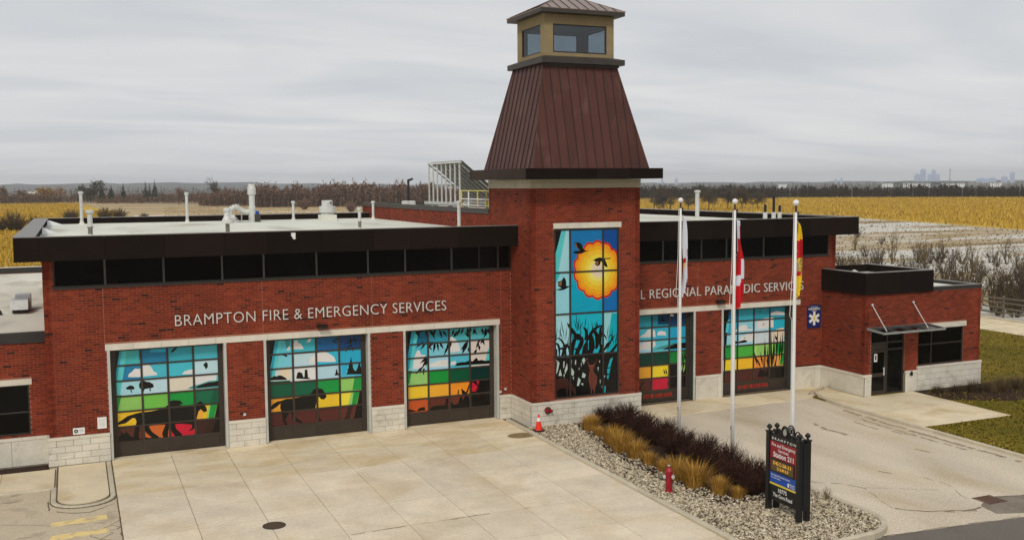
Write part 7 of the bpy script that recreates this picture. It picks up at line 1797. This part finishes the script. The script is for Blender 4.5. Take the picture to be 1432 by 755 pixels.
def conifer(seed, h, w):
    r_ = random.Random(seed); tr = MB(); cw = MB()
    tr.tube((0, 0, 0), (0, 0, h * .97), h * .022, h * .004, 6)
    nl = 20
    for k in range(nl):
        z = h * (.10 + .88 * k / nl); rr = w * .5 * (1 - k / nl) ** .85 * r_.uniform(.75, 1.15) + .12
        n = 9 if k < nl * .7 else 6
        for j in range(n):
            a = r_.uniform(0, 6.28); q = rr * r_.uniform(.7, 1.1)
            e = Vector((math.cos(a) * q, math.sin(a) * q, z - q * r_.uniform(.15, .5))); b0 = Vector((0, 0, z + .2)); sd_ = Vector((-math.sin(a), math.cos(a), 0)) * q * .32
            m_ = b0.lerp(e, .6)
            cw.add([b0, m_ + sd_, e, m_ - sd_, m_ + Vector((0, 0, -q * .25))], [(0, 1, 2), (0, 2, 3), (0, 1, 4), (1, 2, 4), (2, 3, 4), (3, 0, 4)])
    return tr, cw
def leafy(seed, h, w, clumps, size, low=.25, n=26):
    r_ = random.Random(seed); tr = MB(); cw = MB(); r0 = h * .025
    tr.tube((0, 0, 0), (0, 0, h * .5), r0, r0 * .6, 6)
    for k in range(clumps):
        a = r_.uniform(0, 6.28); zf = r_.uniform(low, .93); rr = w * .5 * math.sin(math.pi * (.12 + .88 * (1 - zf) * .62 + .2)) * r_.uniform(.2, .95)
        c = Vector((math.cos(a) * rr, math.sin(a) * rr, h * zf)); tr.tube((0, 0, h * min(.5, zf * .7)), c, r0 * .35, r0 * .1, 4, 0, False)
        cs = size * r_.uniform(.6, 1.3)
        for j in range(n):
            o = Vector((r_.gauss(0, .5), r_.gauss(0, .5), r_.gauss(0, .38))) * cs; u = Vector((r_.uniform(-1, 1), r_.uniform(-1, 1), r_.uniform(-1, 1))).normalized(); v = u.orthogonal().normalized(); l = cs * r_.uniform(.14, .34)
            p = c + o; cw.add([p - u * l, p + v * l * .55, p + u * l, p - v * l * .55], [(0, 1, 2, 3)])
    return tr, cw
FG = 'trees at the edge of the left fields'
put_tree('pine_tree', az_of(129), 770, *leafy(1, 14.5, 19, 30, 2.8, .35, 40), 'bark', 'pine_dark', 'broad dark round crowned pine standing above the left hedgerow', 'tree', FG)
put_tree('willow_tree', az_of(68), 800, *leafy(2, 10.5, 25, 36, 2.6, .12, 42), 'bark', 'willow', 'low orange brown willow left of the dark pine', 'tree', FG)
for k, (az, h, w, lb) in enumerate(((az_of(145), 14, 8, 'dark conifer just right of the broad pine'), (az_of(158), 12.5, 8, 'dark conifer with a stubby top in the middle of the left hedgerow'), (az_of(175), 14.5, 6.5, 'pointed dark conifer left of the twin spires'), (az_of(206), 15.5, 6.5, 'tall slim conifer, left one of the pair of spires'), (az_of(211.5), 14, 4.5, 'short slim conifer between the two spires'), (az_of(219), 16.5, 7, 'tallest slim conifer, right one of the pair of spires'))):
    put_tree('conifer_tree', az, 760, *conifer(10 + k, h, w), 'bark', 'needles', lb, 'tree', FG)
for k, (az, d, h, mc, lb) in enumerate(((az_of(12), 800, 14.5, 'wood_purple', 'bare grey tree at the far left edge'), (az_of(34), 800, 11.5, 'wood_purple', 'bare purple grey tree left of the orange willow'), (az_of(2), 790, 12, 'wood_purple', 'low bare tree cut by the left picture edge'), (az_of(300), 620, 15.5, 'twig_grey', 'tall thin bare tree rising over the left wood'), (az_of(252), 640, 12.5, 'wood_purple', 'bare tree right of the twin conifer spires'), (az_of(322), 600, 11.5, 'wood_purple', 'bare tree where the purple wood begins'))):
    put_tree('bare_tree', az, d, *bare_tree_mesh(30 + k, h), 'bark', mc, lb, 'tree', FG)
RG = 'bare trees beyond the right wing'
for k, (az, d, h, lb) in enumerate(((31.3, 392, 8.2, 'bare tree beside the tower eave'), (32.2, 396, 9.2, 'bare tree left of the tall white vent pipe'), (33.15, 398, 7.6, 'small bare tree right behind the tall white vent pipe'), (34.3, 400, 8.0, 'bare tree between the vent pipe and the middle flagpole'), (35.3, 405, 8.8, 'wide bare tree behind the middle flagpole'), (36.1, 412, 8.4, 'bare tree right of the middle flagpole'), (36.9, 420, 7.2, 'last bare tree before the open corn on the right'))):
    put_tree('bare_tree', az, d, *bare_tree_mesh(50 + k, h * 1.25, .75, h * .024, 4, .0048), 'bark', 'twig_brown' if k % 2 else 'twig_grey', lb, 'tree', RG)
o_ = 0
for k, (az, d, s, lb) in enumerate(((az_of(22), 275, 1.85, 'big round brown bush in the corn left of the roof corner'), (az_of(50), 285, 1.35, 'brown bush right of the biggest one by the roof corner'), (az_of(1), 280, 1.3, 'brown bush cut by the left picture edge'), (az_of(66), 295, 1.0, 'low brown bush at the roof corner'), (az_of(101), 345, 1.5, 'brown bush behind the tall white vent at the left corner'), (az_of(148), 345, 1.6, 'wide brown bush between the two left vent pipes'), (az_of(168), 350, 1.5, 'brown bush right of the wide one between the vent pipes'), (az_of(203), 350, .95, 'low brown bush left of the second tall vent pipe'), (az_of(427), 470, 1.9, 'dark round bush left of the white roof fan'), (az_of(492), 420, 1.6, 'dark bush right of the white roof fan'))):
    b = twig_mesh(120 + k, 110, 2.6, 2.9, .05, .34, 4, 4); o = b.build('field_bush', 'twig_brown' if k < 8 else 'wood_purple')
    x, y = PA(az, d); o.location = (x, y, -.31); o.scale = (s, s, s); tag(o, lb, 'bush', 'bushes in the left fields')
# ---- woods that read as one mass
def wood(name, segs, n, h0, h1, m_, zb=-.32, br=12):
    b = MB()
    for (a0, a1, d0, d1, hs), fr in segs:
        for k in range(int(n * fr)):
            a = rng.uniform(a0, a1); d = rng.uniform(d0, d1); x, y = PA(a, d)
            h = rng.uniform(h0, h1) * hs * (.92 + .10 * math.sin(a * 2.3 + 2 * math.sin(a * 1.1)) + .07 * math.sin(a * 11.7 + math.sin(a * 29)))
            if rng.random() < .04: h *= 1.25
            tx, ty = rng.uniform(-.06, .06) * h, rng.uniform(-.06, .06) * h
            b.tube((x, y, zb), (x + tx, y + ty, h * .7), .07 + h * .006, .04, 3, 0, False)
            for j in range(br):
                z = h * rng.uniform(.08, .95); an = rng.uniform(0, 6.28); L = h * rng.uniform(.05, .15); u = h * rng.uniform(.02, .14); w = .09 + d * .00026
                p = Vector((x + tx * z / h, y + ty * z / h, z)); e = p + Vector((math.cos(an) * L, math.sin(an) * L, u)); s = Vector((-math.sin(an), math.cos(an), .4)) * w
                b.add([p - s, p + s, e + s * .3, e - s * .3], [(0, 1, 2, 3)])
    return b.build(name, m_, kind='stuff')
wood('left_hedgerow_wood', [((-6, 7, 770, 860, .62), .62), ((-6, -.6, 770, 830, .8), .16), ((1.2, 8, 690, 770, .45), .3)], 2600, 6, 9.5, 'wood_purple', br=18)
wood('purple_wood', [((6.3, 9.8, 570, 640, .85), .16), ((9.0, 13, 525, 620, 1.08), .36), ((12.5, 19, 520, 640, 1.16), .50), ((18, 27, 560, 700, .9), .3)], 4300, 7.2, 9.6, 'wood_purple', br=20)
wood('dark_hedge_wood', [((26, 56, 700, 745, .95), 1.0), ((26, 38, 640, 720, 1.1), .16)], 3600, 5.6, 8.6, 'wood_dark', br=18)
wood('far_hedge_wood', [((-10, 60, 1500, 2600, 1.0), 1.0)], 2200, 6, 11, 'wood_dark', br=6)
# ---- far ridge, white sheds and the skyline
b = MB()
P_ = []
n = 90
for k in range(n + 1):
    a = -14 + 74 * k / n; h = 10 + 16 * max(0, math.sin((a + 10) / 9.0)) * max(0, 1 - max(0, a - 12) / 25) + 3 * math.sin(a * 1.7) + 2 * math.sin(a * 4.3) + (6 if a < 10 else 0)
    P_.append((a, max(5, h)))
vs = []; fs = []
for a, h in P_:
    for d, z in ((5200, -.4), (5600, h * .55), (6200, h), (7600, -.4)):
        x, y = PA(a, d); vs.append((x, y, z))
for k in range(n):
    for j in range(3): i = k * 4 + j; fs.append((i, i + 4, i + 5, i + 1))
b.add(vs, fs); structure(b.build('hills', 'far_trees'))
def shed(az0, az1, d, h, m_, label, depth=25, roof=None):
    (x0, y0), (x1, y1) = PA(az0, d), PA(az1, d); dv_ = Vector((x1 - x0, y1 - y0)).normalized(); nn = Vector((-dv_.y, dv_.x)) * depth
    t = thing('warehouse', ((x0 + x1) / 2, (y0 + y1) / 2, -.3), label, 'warehouse', 'far low white buildings')
    pts = ccw([(x0, y0), (x1, y1), (x1 + nn.x, y1 + nn.y), (x0 + nn.x, y0 + nn.y)])
    b = MB(); b.prism(pts, -.3, h); b.build('wall', m_, t)
    b = MB(); q = ccw([(p[0] + (1 if i in (1, 2) else -1) * dv_.x * 2, p[1] + (1 if i in (1, 2) else -1) * dv_.y * 2) for i, p in enumerate([(x0 - nn.x * .05, y0 - nn.y * .05), (x1 - nn.x * .05, y1 - nn.y * .05), (x1 + nn.x * 1.05, y1 + nn.y * 1.05), (x0 + nn.x * 1.05, y0 + nn.y * 1.05)])]); b.prism(q, h + .02, h + (roof[1] if roof else .6)); b.build('roof', roof[0] if roof else 'galv', t)
    return t
shed(az_of(1236), az_of(1352), 2250, 7.2, 'green_far', 'very long flat warehouse with a grey green roof below the skyline', 80, ('green_far', 2.2))
shed(az_of(1262), az_of(1300), 1750, 7.0, 'white_far', 'white shed in front of the long flat warehouse')
shed(az_of(1316), az_of(1348), 1780, 6.6, 'white_far', 'white shed at the right end of the long flat warehouse')
shed(az_of(1233), az_of(1248), 1900, 7.0, 'white_far', 'small white shed left of the long flat warehouse')
shed(az_of(1383), az_of(1400), 1850, 7.0, 'white_far', 'white shed right of the long flat warehouse')
shed(az_of(1088), az_of(1100), 1900, 7.0, 'white_far', 'white shed between the middle and right flagpoles')
shed(-2.0, -.95, 1500, 6.5, 'white_far', 'pale shed beyond the orange willow')
shed(19.6, 20.6, 1300, 8.0, 'white_far', 'white shed seen behind the solar rack mast')
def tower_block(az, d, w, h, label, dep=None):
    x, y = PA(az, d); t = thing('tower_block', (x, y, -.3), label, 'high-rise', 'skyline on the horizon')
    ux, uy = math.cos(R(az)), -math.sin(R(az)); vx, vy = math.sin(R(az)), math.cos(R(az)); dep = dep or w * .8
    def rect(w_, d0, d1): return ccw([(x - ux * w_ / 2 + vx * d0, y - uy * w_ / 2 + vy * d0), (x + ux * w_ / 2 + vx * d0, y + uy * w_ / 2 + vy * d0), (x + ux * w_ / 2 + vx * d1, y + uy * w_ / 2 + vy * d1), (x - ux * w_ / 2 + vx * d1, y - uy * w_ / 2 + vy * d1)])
    b = MB(); b.prism(rect(w, 0, dep), -.3, h); b.build('wall', 'tower_hazed', t)
    b = MB(); b.prism(rect(w * .45, dep * .3, dep * .7), h + .01, h + 4); b.build('roof_house', 'tower_hazed', t)
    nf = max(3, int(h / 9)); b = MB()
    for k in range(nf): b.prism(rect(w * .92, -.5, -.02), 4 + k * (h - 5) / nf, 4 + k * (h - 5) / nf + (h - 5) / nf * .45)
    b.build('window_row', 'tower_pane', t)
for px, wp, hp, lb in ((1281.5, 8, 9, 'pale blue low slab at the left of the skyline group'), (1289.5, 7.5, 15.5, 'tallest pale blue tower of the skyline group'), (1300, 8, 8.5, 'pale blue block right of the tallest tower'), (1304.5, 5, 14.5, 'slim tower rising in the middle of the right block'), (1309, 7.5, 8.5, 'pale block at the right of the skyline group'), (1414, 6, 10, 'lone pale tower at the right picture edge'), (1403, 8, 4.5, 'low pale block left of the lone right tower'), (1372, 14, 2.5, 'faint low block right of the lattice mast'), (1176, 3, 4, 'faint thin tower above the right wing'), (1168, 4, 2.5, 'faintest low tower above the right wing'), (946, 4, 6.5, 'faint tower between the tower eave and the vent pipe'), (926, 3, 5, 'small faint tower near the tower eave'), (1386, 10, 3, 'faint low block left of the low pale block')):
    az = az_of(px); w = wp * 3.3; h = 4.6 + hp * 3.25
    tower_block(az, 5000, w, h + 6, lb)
x, y = PA(az_of(1327), 3600); t = thing('lattice_mast', (x, y, -.3), 'thin dark lattice mast right of the skyline group', 'mast')
b = MB(); b.tube((x, y, 0), (x, y, 46), 1.1, .7, 4); b.build('shaft', 'iron', t)
b = MB(); b.tube((x, y, 42), (x, y, 47), 1.6, 1.6, 8); b.build('top_platform', 'iron', t)
b = MB(); b.box(x - 3, x + 3, y - 3, y + 3, 0, 14); b.build('base_house', 'tower_hazed', t)
# ---- winter haze
b = MB(); b.box(-9700, 9700, -9700, 9700, -1.4, 110)
hz = b.build('haze', 'white_far', kind='stuff')
m = bpy.data.materials.new('haze'); m.use_nodes = True; t_ = m.node_tree; t_.nodes.clear()
o_ = N(t_, 'ShaderNodeOutputMaterial'); v_ = N(t_, 'ShaderNodeVolumePrincipled'); v_.inputs['Color'].default_value = (.93, .965, 1, 1); v_.inputs['Density'].default_value = .00012; v_.inputs['Anisotropy'].default_value = .2
t_.links.new(v_.outputs[0], o_.inputs['Volume'])
hz.data.materials.clear(); hz.data.materials.append(m)
